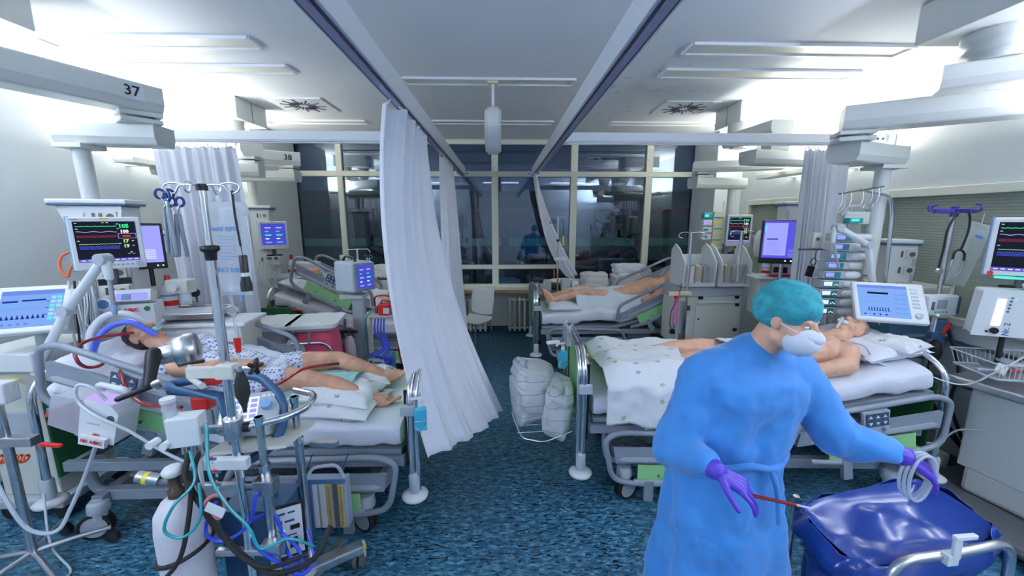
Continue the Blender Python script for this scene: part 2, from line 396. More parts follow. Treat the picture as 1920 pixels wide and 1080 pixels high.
def vent(cx, cy, label):
    t = thing('ceiling_vent', label, 'vent', (cx, cy, ZC), group='ceiling air outlets')
    MB().bb(-.3, .3, -.27, .27, -.015, 0, M_rail).build('plate', t, bev=.004)
    s = MB()
    for k in range(22):
        a = 2 * PI * k / 22 + .1; r0, r1 = (.05, .15) if k % 2 else (.08, .235)
        c = ((r0 + r1) / 2 * math.cos(a), (r0 + r1) / 2 * math.sin(a), -.017)
        s.box(c, (r1 - r0, .013, .006), M_dark, RZ(a))
    s.build('slots', t)
vent(-2.2, 4.76, 'square ceiling air outlet with radial slots on the left bay')
vent(2.1, 4.76, 'square ceiling air outlet with radial slots on the right bay')
t = thing('hanging_clock', 'white double-sided round clock hanging edge-on from the ceiling', 'clock', (-.07, 3.93, ZC))
MB().bb(-.05, .05, -.06, .06, -.035, 0, mat('clock_cream', (.72, .70, .50), .4)).build('ceiling_mount', t, bev=.004)
MB().cyl((0, 0, -.03), (0, 0, -.24), .014, M_rail).build('stem', t)
MB().cyl((-.05, 0, -.44), (.05, 0, -.44), .21, M_white, n=40).build('case', t, bev=.012)
for s_ in (-1, 1):
    rr = MB(); rr.tube([(s_ * .055, .175 * math.cos(a), -.44 + .175 * math.sin(a)) for a in [2 * PI * k / 32 for k in range(32)]], .02, M_boom, closed=True); rr.build('rim', t)

# ---------------------------------------------------------------- curtain rails
def beam(x0, x1, y0, y1, z0, z1, label):
    t = thing('curtain_rail', label, 'rail')
    MB().bb(x0, x1, y0, y1, z0, z1, M_rail).build('beam', t, bev=.004)
    g = MB()
    if x1 - x0 > y1 - y0:
        g.bb(x0 + .02, x1 - .02, (y0 + y1) / 2 - .012, (y0 + y1) / 2 + .012, z0 - .012, z0, M_rail)
        g.bb(x0 + .01, x1 - .01, y0 - .004, y0, z0 + .010, z0 + .014, M_grey2)
    else:
        xm = (x0 + x1) / 2
        g.bb(xm - .030, xm - .018, y0, y1, z0 - .004, z0, M_dark); g.bb(xm + .018, xm + .030, y0, y1, z0 - .004, z0, M_dark)
        g.bb(xm - .016, xm + .016, y0, y1, z0 - .012, z0, mat('rail_lilac', (.42, .40, .62), .35, metal=.4))
    g.build('track', t)
    return t
beam(-.665, -.575, .2, YB - .035, 2.63, 2.75, 'left long curtain rail running from the camera to the windows')
beam(.495, .585, .2, YB - .035, 2.63, 2.75, 'right long curtain rail running from the camera to the windows')
a = beam(XL, -.665, 3.74, 3.80, 2.625, 2.715, 'white cross rail from the left wall to the long rail')
b = beam(.585, XR, 3.74, 3.80, 2.625, 2.715, 'white cross rail from the right wall to the long rail')
for t_, x, s_ in ((a, XL, 1), (b, XR, -1)):
    p = MB(); p.bb(x + s_ * .005, x + s_ * .16, 3.73, 3.738, 2.63, 2.71, M_rail); p.bb(x, x + s_ * .012, 3.66, 3.88, 2.52, 2.70, M_rail)
    for q in (.06, .11): p.cyl((x + s_ * q, 3.728, 2.67), (x + s_ * q, 3.722, 2.67), .009, M_dark)
    p.build('end_bracket', t_, bev=.002)
for x in (-.62, .54):
    p = MB(); p.bb(x - .12, x + .12, YB - .05, YB - .03, 2.62, 2.70, M_rail)
    for q in (-.09, -.07, .07, .09): p.cyl((x + q, YB - .05, 2.66), (x + q, YB - .055, 2.66), .008, M_dark)
    tag(p.build('rail_bracket', bev=.002), 'white bracket joining the %s long curtain rail to the window transom' % ('left' if x < 0 else 'right'), 'bracket')

# ---------------------------------------------------------------- curtains
M_curt = mat('curtain_cloth', (.74, .76, .84), .75, var=.02, bump=.3, scale=160, sheen=.2)
def curtain(label, top, bot, folds, amp, nu=120, nv=50, seed=0, sway=0, hooks=True, group=None, mid=None, hem=0):
    """top/bot : polylines (lists of 3D) the hem and head follow"""
    T = [Vector(p) for p in top]; B = [Vector(p) for p in bot]
    def at(L, u):
        k = u * (len(L) - 1); i = min(int(k), len(L) - 2); return L[i].lerp(L[i + 1], k - i)
    tt = cr(T, 8); bb_ = cr(B, 8); mm = cr([Vector(p) for p in mid], 8) if mid else None
    rnd = random.Random(seed); ph = [rnd.uniform(0, 6.28) for _ in range(4)]
    def fn(u, v):
        a = at(tt, u); b = at(bb_, u)
        if mm:
            c = at(mm, u); p = a * (1 - v) ** 2 + (c * 2 - (a + b) * .5) * 2 * v * (1 - v) + b * v * v
        else: p = a.lerp(b, v)
        d = (at(tt, min(1, u + .01)) - at(tt, max(0, u - .01))).normalized().lerp((at(bb_, min(1, u + .01)) - at(bb_, max(0, u - .01))).normalized(), v)
        n = d.cross(Vector((0, 0, 1))).normalized()
        A = amp * (.55 + .9 * v ** .7) if hem == 0 else (amp if hem == 1 else amp * (1 - .62 * v))
        uu = u + .012 * math.sin(v * 5 + ph[0]) + .02 * math.sin(u * 9 + ph[3]) * v
        k = A * (math.sin(2 * PI * folds * uu + ph[1]) + .35 * math.sin(2 * PI * folds * 2.3 * uu + ph[2] + v * 2))
        sag = .02 * abs(math.sin(PI * u * folds * 1.5)) * max(0, 1 - v * 12)
        return p + n * k + Vector((0, 0, -sag))
    t = thing('curtain', label, 'curtain', group=group)
    c = MB().grid(fn, nu, nv, M_curt); h = c
    if hooks:
        N = max(4, int(folds * 1.5))
        for i in range(N + 1):
            p = fn(i / N, 0); q = at(tt, i / N)
            h.cyl((q.x, q.y, q.z + .018), (p.x, p.y, p.z - .012), .004, M_white, n=6)
    c.build('cloth', t, solid=.0015)
    return t
curtain('big white curtain billowing at the foot of the near left bed', [(-.62, 2.41, 2.60), (-.62, 2.9, 2.60), (-.62, 3.4, 2.60)],
        [(-.42, 2.06, .60), (-.16, 2.5, .50), (.0, 3.0, .40)], 4.5, .045, 160, 60, 3, hem=2, mid=[(-.66, 2.33, 1.55), (-.56, 2.8, 1.5), (-.44, 3.32, 1.5)])
curtain('narrow white curtain gathered behind the big one, in front of the windows', [(-.62, 4.3, 2.60), (-.62, 4.75, 2.60), (-.62, 5.2, 2.60)],
        [(-.62, 4.5, .45), (-.56, 4.8, .45), (-.46, 5.1, .45)], 6, .03, 100, 30, 5)
curtain('white curtain on the right long rail pulled aside onto the window sill', [(.50, 6.0, 2.60), (.53, 6.28, 2.60), (.55, 6.5, 2.60)],
        [(1.07, 6.38, 1.0), (1.16, 6.44, 1.0), (1.28, 6.5, 1.02)], 4, .025, 70, 50, 8, mid=[(.70, 6.25, 1.65), (.78, 6.33, 1.7), (.88, 6.42, 1.75)], hem=1)
curtain('white curtain on the left cross rail behind the near left bed', [(-3.12, 3.77, 2.59), (-2.75, 3.77, 2.59), (-2.37, 3.77, 2.59)],
        [(-3.02, 3.8, .35), (-2.7, 3.77, .35), (-2.30, 3.75, .35)], 6.5, .032, 150, 40, 11)
curtain('white pleated curtain on the right cross rail beside the syringe pump tower', [(2.84, 3.77, 2.59), (3.0, 3.77, 2.59), (3.27, 3.77, 2.59)],
        [(2.90, 3.80, .35), (3.05, 3.77, .35), (3.36, 3.75, .35)], 9, .022, 150, 40, 12)

# ---------------------------------------------------------------- ceiling pendants (booms)
def slab(a, b, w, z0, z1, mt=None, side=.78):
    """pendant arm: straight bar from a to b (xy), width w, underside narrower"""
    m = MB(); a = Vector((a[0], a[1], 0)); b = Vector((b[0], b[1], 0)); d = (b - a).normalized(); n = Vector((-d.y, d.x, 0)); mt = mt or M_boom
    h = z1 - z0
    prof = [(-w / 2, z1), (-w / 2, z0 + h * .35), (-w / 2 * side, z0), (w / 2 * side, z0), (w / 2, z0 + h * .35), (w / 2, z1)]
    m.prism([a + n * u + Vector((0, 0, z)) for u, z in prof], mt, b - a)
    return m
def joint(m, x, y, z0, z1, w, a=0):
    zm = (z0 + z1) / 2
    m.box((x, y, (zm + z1) / 2 + .004), (w, w * .86, (z1 - zm) - .004), M_boom, RZ(a)); m.box((x, y, (z0 + zm) / 2 - .004), (w * .97, w * .84, (zm - z0) - .004), M_boom, RZ(a))
    m.cyl((x, y, z0), (x, y, z1), w * .4, M_sink)
def ceiling_box(name, label, x0, x1, y0, y1, z0):
    t = thing(name, label, 'ceiling box')
    MB().bb(x0, x1, y0, y1, z0, ZC, M_boom).build('housing', t, bev=.008)
    s = MB(); ym = (y0 + y1) / 2
    e = x1 if x1 < 0 else x0
    s.bb(e - .003, e + .003, ym - .002, ym + .002, z0, ZC, M_dark)
    s.build('seam', t)
    return t
ceiling_box('pendant_ceiling_box', 'grey ceiling box at the top left corner carrying the pendant marked 37', -3.3, -2.66, 1.5, 2.56, 3.0)
ceiling_box('pendant_ceiling_box', 'cream ceiling box on the left bay beyond the cross rail', -3.4, -2.75, 4.44, 4.99, 2.985)
ceiling_box('pendant_ceiling_box', 'cream ceiling box on the right bay beyond the cross rail', 2.58, 3.3, 4.44, 4.96, 2.985)
ceiling_box('pendant_ceiling_box', 'grey ceiling box at the top right carrying the nearest pendants', 2.52, 3.4, 1.3, 2.56, 2.98)
def flange(m, x, y, z0, z1, r):
    m.lathe([(r * .7, z0), (r * .72, z0 + .2 * (z1 - z0)), (r * .95, z0 + .3 * (z1 - z0)), (r * .8, z0 + .55 * (z1 - z0)), (r, z0 + .7 * (z1 - z0)), (r, z1)], M_boom, (x, y, 0), n=28)
# left near pendant "37"
p = thing('ceiling_pendant', 'ceiling pendant over the near left bed with the number 37', 'pendant', (-2.95, 1.6, 3.0))
def P_(mb, name, parent, **k):
    mb2 = mb; T = Matrix.Translation(-parent.location); mb2.v = [T @ v for v in mb2.v]
    return mb2.build(name, parent, **k)
m = MB(); flange(m, -2.95, 1.72, 2.80, 3.0, .17); P_(m, 'ceiling_flange', p)
arm = slab((-2.93, 1.45), (-2.36, 2.92), .24, 2.635, 2.80)
d = Vector((.61, 1.48, 0)).normalized(); nrm = Vector((d.y, -d.x, 0))
A = P_(arm, 'upper_arm', p, bev=.012)
c0 = Vector((-2.36, 2.92, 0)) - d * .17 + nrm * .1215
lab = MB(); lab.box((c0.x, c0.y, 2.735), (.125, .004, .095), M_rail, RZ(math.atan2(d.y, d.x)))
q = c0 + nrm * .003; lab.text('37', (q.x, q.y, 2.735), .085, M_black, xd=d, bold=.0015)
P_(lab, 'number_label', p)
m = MB(); joint(m, -2.40, 2.84, 2.565, 2.635, .22, .9); P_(m, 'joint', p, bev=.006)
P_(slab((-2.90, 2.84), (-2.31, 2.92), .21, 2.43, 2.565), 'lower_arm', p, bev=.012)
m = MB(); m.box((-2.79, 2.82, 2.415), (.18, .18, .03), M_boom); m.cyl((-2.79, 2.82, 2.41), (-2.80, 2.84, 2.06), .047, M_boom, n=28); P_(m, 'drop_tube', p, bev=.004)
def column(x, y, z0, z1, w, d, rz, p, cap=True, taper=.16):
    """service head: rounded cap with blue edge, tapered panel and sockets"""
    M4 = Matrix.Translation((x, y, 0)) @ Matrix.Rotation(rz, 4, 'Z')
    if cap:
        m = MB(); m.M = M4; m.box((0, 0, z1 + .012), (w * 1.22, d * 1.2, .03), M_white); m.box((0, 0, z1 - .01), (w * 1.2, d * 1.18, .016), M_navy)
        P_(m, 'cap', p, bev=.008)
    m = MB(); m.M = M4
    m.prism([(-w / 2, -d / 2, z1 - .018), (-w / 2 + taper * .6, -d / 2, z1 - .34), (-w / 2 + taper * .7, -d / 2, z0), (w / 2, -d / 2, z0), (w / 2, -d / 2, z1 - .018)], M_white, (0, d, 0))
    P_(m, 'service_column', p, bev=.01)
    m = MB(); m.M = M4
    for k in range(5):
        z = z1 - .09 - k * .13
        if z < z0 + .06: break
        m.box((w * .32, -d / 2 - .006, z), (.07, .014, .07), M_offw); m.cyl((w * .32, -d / 2 - .012, z), (w * .32, -d / 2 - .016, z), .02, M_sink)
        for e in (-.018, .018): m.box((w * .1 + e, -d / 2 - .003, z), (.012, .008, .05), M_sink)
    for e in (-w / 2 + taper * .8, w / 2 - .012): m.box((e, -d / 2 - .004, (z0 + z1) / 2), (.02, .01, (z1 - z0) * .9), M_steel)
    P_(m, 'socket_panel', p)
column(-2.84, 2.93, .75, 2.05, .34, .26, .35, p)
# left far pendants
p = thing('ceiling_pendant', 'ceiling pendant behind the left cross curtain carrying a white column', 'pendant', (-3.0, 4.6, 2.985))
m = MB(); flange(m, -2.93, 4.62, 2.72, 2.985, .12); P_(m, 'ceiling_flange', p)
P_(slab((-2.95, 4.75), (-2.52, 4.25), .2, 2.57, 2.70), 'upper_arm', p, bev=.01)
m = MB(); joint(m, -2.6, 4.33, 2.50, 2.57, .2); P_(m, 'joint', p, bev=.005)
P_(slab((-3.42, 4.15), (-2.5, 4.35), .2, 2.37, 2.50), 'lower_arm', p, bev=.01)
m = MB(); m.cyl((-3.15, 4.2, 2.37), (-3.15, 4.2, 1.80), .048, M_boom, n=20); P_(m, 'drop_tube', p)
column(-3.12, 4.12, .7, 1.80, .34, .26, .25, p)
p = thing('ceiling_pendant', 'ceiling pendant with the number 38 by the left window', 'pendant', (-3.1, 4.85, 2.985))
m = MB(); flange(m, -3.2, 4.85, 2.72, 2.985, .11); P_(m, 'ceiling_flange', p)
P_(slab((-3.25, 4.55), (-2.44, 5.05), .2, 2.56, 2.72), 'upper_arm', p, bev=.01)
lab = MB(); d = Vector((.81, .5, 0)).normalized(); nrm = Vector((d.y, -d.x, 0)); c0 = Vector((-2.44, 5.05, 2.65)) - d * .13 + nrm * .102
lab.text('38', c0, .085, M_black, xd=d, bold=.002); P_(lab, 'number_label', p)
m = MB(); joint(m, -2.54, 4.98, 2.50, 2.56, .18); P_(m, 'joint', p, bev=.005)
P_(slab((-3.1, 4.95), (-2.44, 4.98), .2, 2.38, 2.50), 'lower_arm', p, bev=.01)
m = MB(); m.cyl((-2.98, 4.95, 2.38), (-2.98, 4.95, 2.07), .048, M_boom, n=20); P_(m, 'drop_tube', p)
column(-2.93, 4.95, .75, 2.07, .26, .2, .25, p, taper=.05)
# right far pendants
p = thing('ceiling_pendant', 'ceiling pendant beyond the right cross rail with its arm pointing at the camera', 'pendant', (2.7, 4.62, 2.985))
m = MB(); flange(m, 2.68, 4.6, 2.72, 2.985, .12); P_(m, 'ceiling_flange', p)
P_(slab((2.66, 4.72), (2.70, 3.92), .23, 2.74, 2.88), 'upper_arm', p, bev=.012)
m = MB(); joint(m, 2.7, 4.0, 2.60, 2.74, .19); P_(m, 'joint', p, bev=.005)
P_(slab((2.42, 3.98), (3.30, 4.14), .22, 2.47, 2.60), 'lower_arm', p, bev=.01)
m = MB(); m.cyl((3.2, 4.14, 2.47), (3.2, 4.2, 2.10), .052, M_boom, n=20); P_(m, 'drop_tube', p)
column(3.20, 4.30, .9, 2.10, .26, .22, -.25, p, taper=.03)
p = thing('ceiling_pendant', 'ceiling pendant by the right window pillar above the far right bed', 'pendant', (3.05, 4.75, 2.985))
m = MB(); flange(m, 3.1, 4.75, 2.62, 2.985, .11); P_(m, 'ceiling_flange', p)
P_(slab((3.25, 4.62), (2.36, 4.97), .2, 2.50, 2.62), 'upper_arm', p, bev=.01)
m = MB(); joint(m, 2.48, 4.96, 2.44, 2.50, .2); P_(m, 'joint', p, bev=.005)
P_(slab((2.36, 4.96), (3.05, 5.08), .2, 2.31, 2.44), 'lower_arm', p, bev=.01)
m = MB(); m.cyl((2.92, 5.05, 2.31), (2.92, 5.05, 1.6), .048, M_boom, n=20); P_(m, 'drop_tube', p)
column(2.95, 5.05, .75, 1.62, .26, .22, -.2, p, taper=.03)
# right near pendants
p = thing('ceiling_pendant', 'long grey ceiling pendant arm over the near right bed', 'pendant', (3.35, 2.3, 2.98))
m = MB(); flange(m, 3.3, 2.42, 2.70, 2.98, .14); P_(m, 'ceiling_flange', p)
P_(slab((3.45, 2.30), (2.46, 2.95), .24, 2.56, 2.72), 'upper_arm', p, bev=.012)
m = MB(); joint(m, 2.54, 2.93, 2.49, 2.56, .22, -.4); P_(m, 'joint', p, bev=.006)
P_(slab((2.50, 2.95), (3.08, 3.16), .22, 2.35, 2.49), 'lower_arm', p, bev=.012)
m = MB(); m.box((2.97, 3.1, 2.335), (.2, .2, .03), M_boom); m.cyl((2.97, 3.1, 2.33), (2.97, 3.1, 1.50), .050, M_boom, n=28); P_(m, 'drop_tube', p, bev=.004)
column(3.30, 3.24, .8, 1.75, .20, .22, -.3, p, taper=.02)
p = thing('ceiling_pendant', 'upper right pendant arm hung from a round flange near the top corner', 'pendant', (2.85, 2.2, 2.98))
m = MB(); flange(m, 2.82, 2.36, 2.83, 2.98, .16); P_(m, 'ceiling_flange', p)
P_(slab((3.5, 1.9), (2.66, 2.52), .24, 2.70, 2.83), 'upper_arm', p, bev=.012)
# wall lights (indirect, shining up at the ceiling)
for sx, side in ((-1, 'left'), (1, 'right')):
    for y, hl, w_ in ((4.45, .7, 'beyond the cross rail'), (1.6, .78, 'nearer the camera'), (-.7, .68, 'behind the camera')):
        t = thing('wall_light', 'indirect wall light channel on the %s wall %s' % (side, w_), 'light', (sx * 3.58, y, 2.44), group='indirect wall lights')
        MB().bb(-sx * .30, -sx * .14, -hl, hl, 0, .03, M_boom).bb(-sx * .31, -sx * .30, -hl, hl, 0, .05, M_boom).bb(-sx * .14, -sx * .13, -hl, hl, 0, .05, M_boom).build('housing', t, bev=.004)
        MB().bb(-sx * .29, -sx * .15, -hl + .02, hl - .02, .031, .036, emis('tube_glow', (1, .97, .86), 3)).build('lamp', t)
        b_ = MB()
        for yy in (-hl * .6, hl * .6): b_.bb(-sx * .14, 0, yy - .02, yy + .02, 0, .02, M_boom)
        b_.build('bracket', t)
for x in (-2.2, 0.0, 2.3):  # bodies of the added fill lamps, out of view
    t = thing('ceiling_light', 'lit ceiling lamp %s in the part of the ward behind the camera' % ('by the left wall' if x < -1 else 'by the right wall' if x > 1 else 'over the aisle'), 'light', (x, -.55, ZC), group='lit lamps behind the camera')
    MB().bb(-.66, .66, -.12, .12, -.03, 0, M_rail).build('frame', t); MB().bb(-.6, .6, -.08, .08, -.036, -.03, emis('lamp_glow', (.8, .9, 1), 2)).build('diffuser', t)
# ================================================================= BEDS
def sheet_mat(name, base, motif=None, stripes=False, dots=None):
    m = bpy.data.materials.new(name); m.use_nodes = True; t = m.node_tree; b = t.nodes['Principled BSDF']; L = t.links.new
    b.inputs['Roughness'].default_value = .8; b.inputs['Sheen Weight'].default_value = .15
    tc = nn(t, 'ShaderNodeTexCoord')
    no = nn(t, 'ShaderNodeTexNoise'); no.inputs['Scale'].default_value = 6; no.inputs['Detail'].default_value = 3; no.inputs['Distortion'].default_value = 1.2
    L(tc.outputs['Object'], no.inputs['Vector'])
    bp = nn(t, 'ShaderNodeBump'); bp.inputs['Strength'].default_value = .35; bp.inputs['Distance'].default_value = .03; L(no.outputs['Fac'], bp.inputs['Height']); L(bp.outputs[0], b.inputs['Normal'])
    last = None
    def mixc(fac, colr):
        nonlocal last
        mx = nn(t, 'ShaderNodeMix', data_type='RGBA'); L(fac, mx.inputs[0])
        if last is None: mx.inputs[6].default_value = (*base, 1)
        else: L(last, mx.inputs[6])
        if isinstance(colr, tuple): mx.inputs[7].default_value = (*colr, 1)
        else: L(colr, mx.inputs[7])
        last = mx.outputs[2]
    def math_(op, a, b_=None):
        q = nn(t, 'ShaderNodeMath', operation=op)
        for i, v in enumerate((a, b_)):
            if v is None: continue
            if isinstance(v, (int, float)): q.inputs[i].default_value = v
            else: L(v, q.inputs[i])
        return q.outputs[0]
    if motif:   # scattered printed leaves / stars
        sc_, cols = motif
        vo = nn(t, 'ShaderNodeTexVoronoi', voronoi_dimensions='2D'); vo.inputs['Scale'].default_value = sc_; vo.inputs['Randomness'].default_value = .6
        cs = nn(t, 'ShaderNodeSeparateXYZ'); cc = nn(t, 'ShaderNodeCombineXYZ'); L(tc.outputs['Object'], cs.inputs[0]); L(cs.outputs[0], cc.inputs[0]); L(math_('ADD', cs.outputs[1], cs.outputs[2]), cc.inputs[1])
        L(cc.outputs[0], vo.inputs['Vector'])
        mu = nn(t, 'ShaderNodeVectorMath', operation='SCALE'); L(cc.outputs[0], mu.inputs[0]); mu.inputs[3].default_value = sc_
        mp_ = nn(t, 'ShaderNodeVectorMath', operation='SCALE'); L(vo.outputs['Position'], mp_.inputs[0]); mp_.inputs[3].default_value = sc_
        df = nn(t, 'ShaderNodeVectorMath', operation='SUBTRACT'); L(mu.outputs[0], df.inputs[0]); L(mp_.outputs[0], df.inputs[1])
        sp = nn(t, 'ShaderNodeSeparateXYZ'); L(df.outputs[0], sp.inputs[0])
        ang = math_('ARCTAN2', sp.outputs[1], sp.outputs[0]); r2 = math_('SQRT', math_('ADD', math_('MULTIPLY', sp.outputs[0], sp.outputs[0]), math_('MULTIPLY', sp.outputs[1], sp.outputs[1])))
        pet = math_('MULTIPLY', math_('POWER', math_('ABSOLUTE', math_('COSINE', math_('MULTIPLY', ang, 2.5))), 1.6), .17)
        fac = math_('LESS_THAN', r2, pet)
        cr_ = nn(t, 'ShaderNodeValToRGB'); cr_.color_ramp.interpolation = 'CONSTANT'; e = cr_.color_ramp.elements; e[0].color = (*cols[0], 1); e[1].position = .35; e[1].color = (*cols[1], 1)
        for k, c_ in enumerate(cols[2:]): x = e.new(.6 + .2 * k); x.color = (*c_, 1)
        sx = nn(t, 'ShaderNodeSeparateColor'); L(vo.outputs['Color'], sx.inputs[0]); L(sx.outputs[0], cr_.inputs[0])
        fac = math_('MULTIPLY', fac, math_('LESS_THAN', sx.outputs[1], .55))
        mixc(fac, cr_.outputs[0])
    if stripes:
        sp = nn(t, 'ShaderNodeSeparateXYZ'); L(tc.outputs['Object'], sp.inputs[0])
        z = math_('ADD', sp.outputs[2], math_('MULTIPLY', no.outputs['Fac'], .035))
        f = math_('LESS_THAN', math_('FRACT', math_('MULTIPLY', z, stripes)), .05)
        mixc(f, (.30, .34, .50))
    if dots:
        sc_, c_ = dots
        ma = nn(t, 'ShaderNodeVectorMath', operation='SCALE'); L(tc.outputs['Object'], ma.inputs[0]); ma.inputs[3].default_value = sc_
        fr = nn(t, 'ShaderNodeVectorMath', operation='FRACTION'); L(ma.outputs[0], fr.inputs[0]); ds = nn(t, 'ShaderNodeVectorMath', operation='DISTANCE'); L(fr.outputs[0], ds.inputs[0]); ds.inputs[1].default_value = (.5, .5, .5)
        mixc(math_('LESS_THAN', ds.outputs['Value'], .40), c_)
    if last is None: b.inputs['Base Color'].default_value = (*base, 1)
    else: L(last, b.inputs['Base Color'])
    return m
M_sheet = sheet_mat('white_sheet', (.74, .76, .84))
M_print = sheet_mat('printed_linen', (.76, .78, .80), motif=(8, [(.45, .22, .12), (.16, .18, .36), (.20, .36, .10), (.5, .35, .08)]))
M_stripe = sheet_mat('striped_cotton', (.66, .68, .68), stripes=11)
M_gown = sheet_mat('patterned_patient_gown', (.70, .74, .84), dots=(42, (.14, .20, .40)))
M_pad = sheet_mat('white_pad', (.78, .80, .84))
M_tealcloth = sheet_mat('mint_drape', (.30, .62, .60))
M_ctrl = mat('control_face', (.05, .09, .16), .4)
def wr(x, y, a=.01, f=5, s=0):
    return a * noise.fractal(Vector((x * f, y * f, s)), 1, 2, 3)

def side_rail(bed, M4, up, panel=True, out=-1, label=None):
    """M4 : rail frame -> bed frame, x along towards the raised end, z up. out = side facing away from the mattress"""
    m = MB(); m.M = M4
    loop = fillet([(0.0, 0, .20), (.08, 0, .36), (.93, 0, .38), (1.03, 0, .33), (.97, 0, .03), (.80, 0, 0), (.30, 0, 0), (.12, 0, .04)], .10, 6)
    m.tube(loop, .019, M_grey, 10)
    r = m.build('side_rail', bed)
    m = MB(); m.M = M4
    m.prism([(.03, -.012, .17), (.06, -.012, .26), (.97, -.012, .27), (.95, -.012, .16)], M_grey, (0, .024, 0)); m.build('rail_panel', r, bev=.006)
    m = MB(); m.M = M4
    o = out * .016
    m.prism([(.12, o - .004, .185), (.17, o - .004, .205), (.90, o - .004, .205), (.93, o - .004, .19), (.90, o - .004, .178), (.16, o - .004, .172)], M_grey2, (0, .008, 0)); m.build('grip_strip', r, bev=.002)  # paler strip paints the highlight along the rail panel groove
    m = MB(); m.M = M4
    m.bb(.24, .80, o * .2 - .006, o * .2 + .006, .035, .145, M_green); g = m.build('accent_panel', r, label and None, bev=.003) if False else m.build('accent_panel', r, bev=.003)
    m = MB(); m.M = M4
    for a in (.42, .66): m.cyl((a, o * .2, .07), (a, o * 1.1, .07), .009, M_sink, n=10)
    m.bb(.22, .82, -.010, .010, .015, .034, M_grey2)
    for a in (.35, .72): m.bb(a - .03, a + .03, -.02, .012, -.12, .03, M_grey)
    m.build('rail_bracket', r, bev=.003)
    if panel:
        m = MB(); m.M = M4
        m.prism([(.46, o - .012, .19), (.45, o - .012, .35), (.62, o - .012, .35), (.61, o - .012, .19), (.535, o - .012, .165)], M_grey2, (0, .024, 0)); c = m.build('control_panel', r, bev=.005)
        m = MB(); m.M = M4; q = out * .034
        m.bb(.465, .605, q - .002, q + .002, .25, .34, M_ctrl)
        for i in range(3):
            for j in range(2):
                x = .49 + i * .045; z = .318 - j * .045; k = 1 if j == 0 else -1
                m.prism([(x - .013, q + out * .002, z - k * .008), (x + .013, q + out * .002, z - k * .008), (x, q + out * .002, z + k * .012)], M_white, (0, out * .002, 0))
        m.cyl((.575, q - .004, .222), (.575, q + .004, .222), .012, M_blue, n=14); m.cyl((.50, q - .004, .222), (.50, q + .004, .222), .012, M_blue, n=14)
        m.build('buttons', c)
    return r
def caster(m_h, m_w, x, y, a=0, r=.075):
    """housing into m_h, wheel into m_w"""
    ca, sa = math.cos(a), math.sin(a)
    m_h.cyl((x, y, r * 1.5), (x, y, r * 3.0), .035, M_grey2, n=16); m_h.lathe([(.052, 0), (.056, .02), (.05, .06), (.03, .075)], M_grey2, (x, y, r * 2.1), n=16)
    wx, wy = x + .025 * ca, y + .025 * sa
    m_h.box((x + .01 * ca, y + .01 * sa, r * 1.7), (.09, .035, .07), M_grey2, RZ(a))
    for e in (-.016, .016):
        n_ = Vector((-sa, ca, 0)) * e; c_ = Vector((wx, wy, r))
        d_ = Vector((-sa, ca, 0)) * .011
        m_w.cyl(c_ + n_ - d_, c_ + n_ + d_, r, M_rubber, n=28); m_w.cyl(c_ + n_ - d_ * 1.1, c_ + n_ + d_ * 1.1, r * .78, M_grey2, n=24)
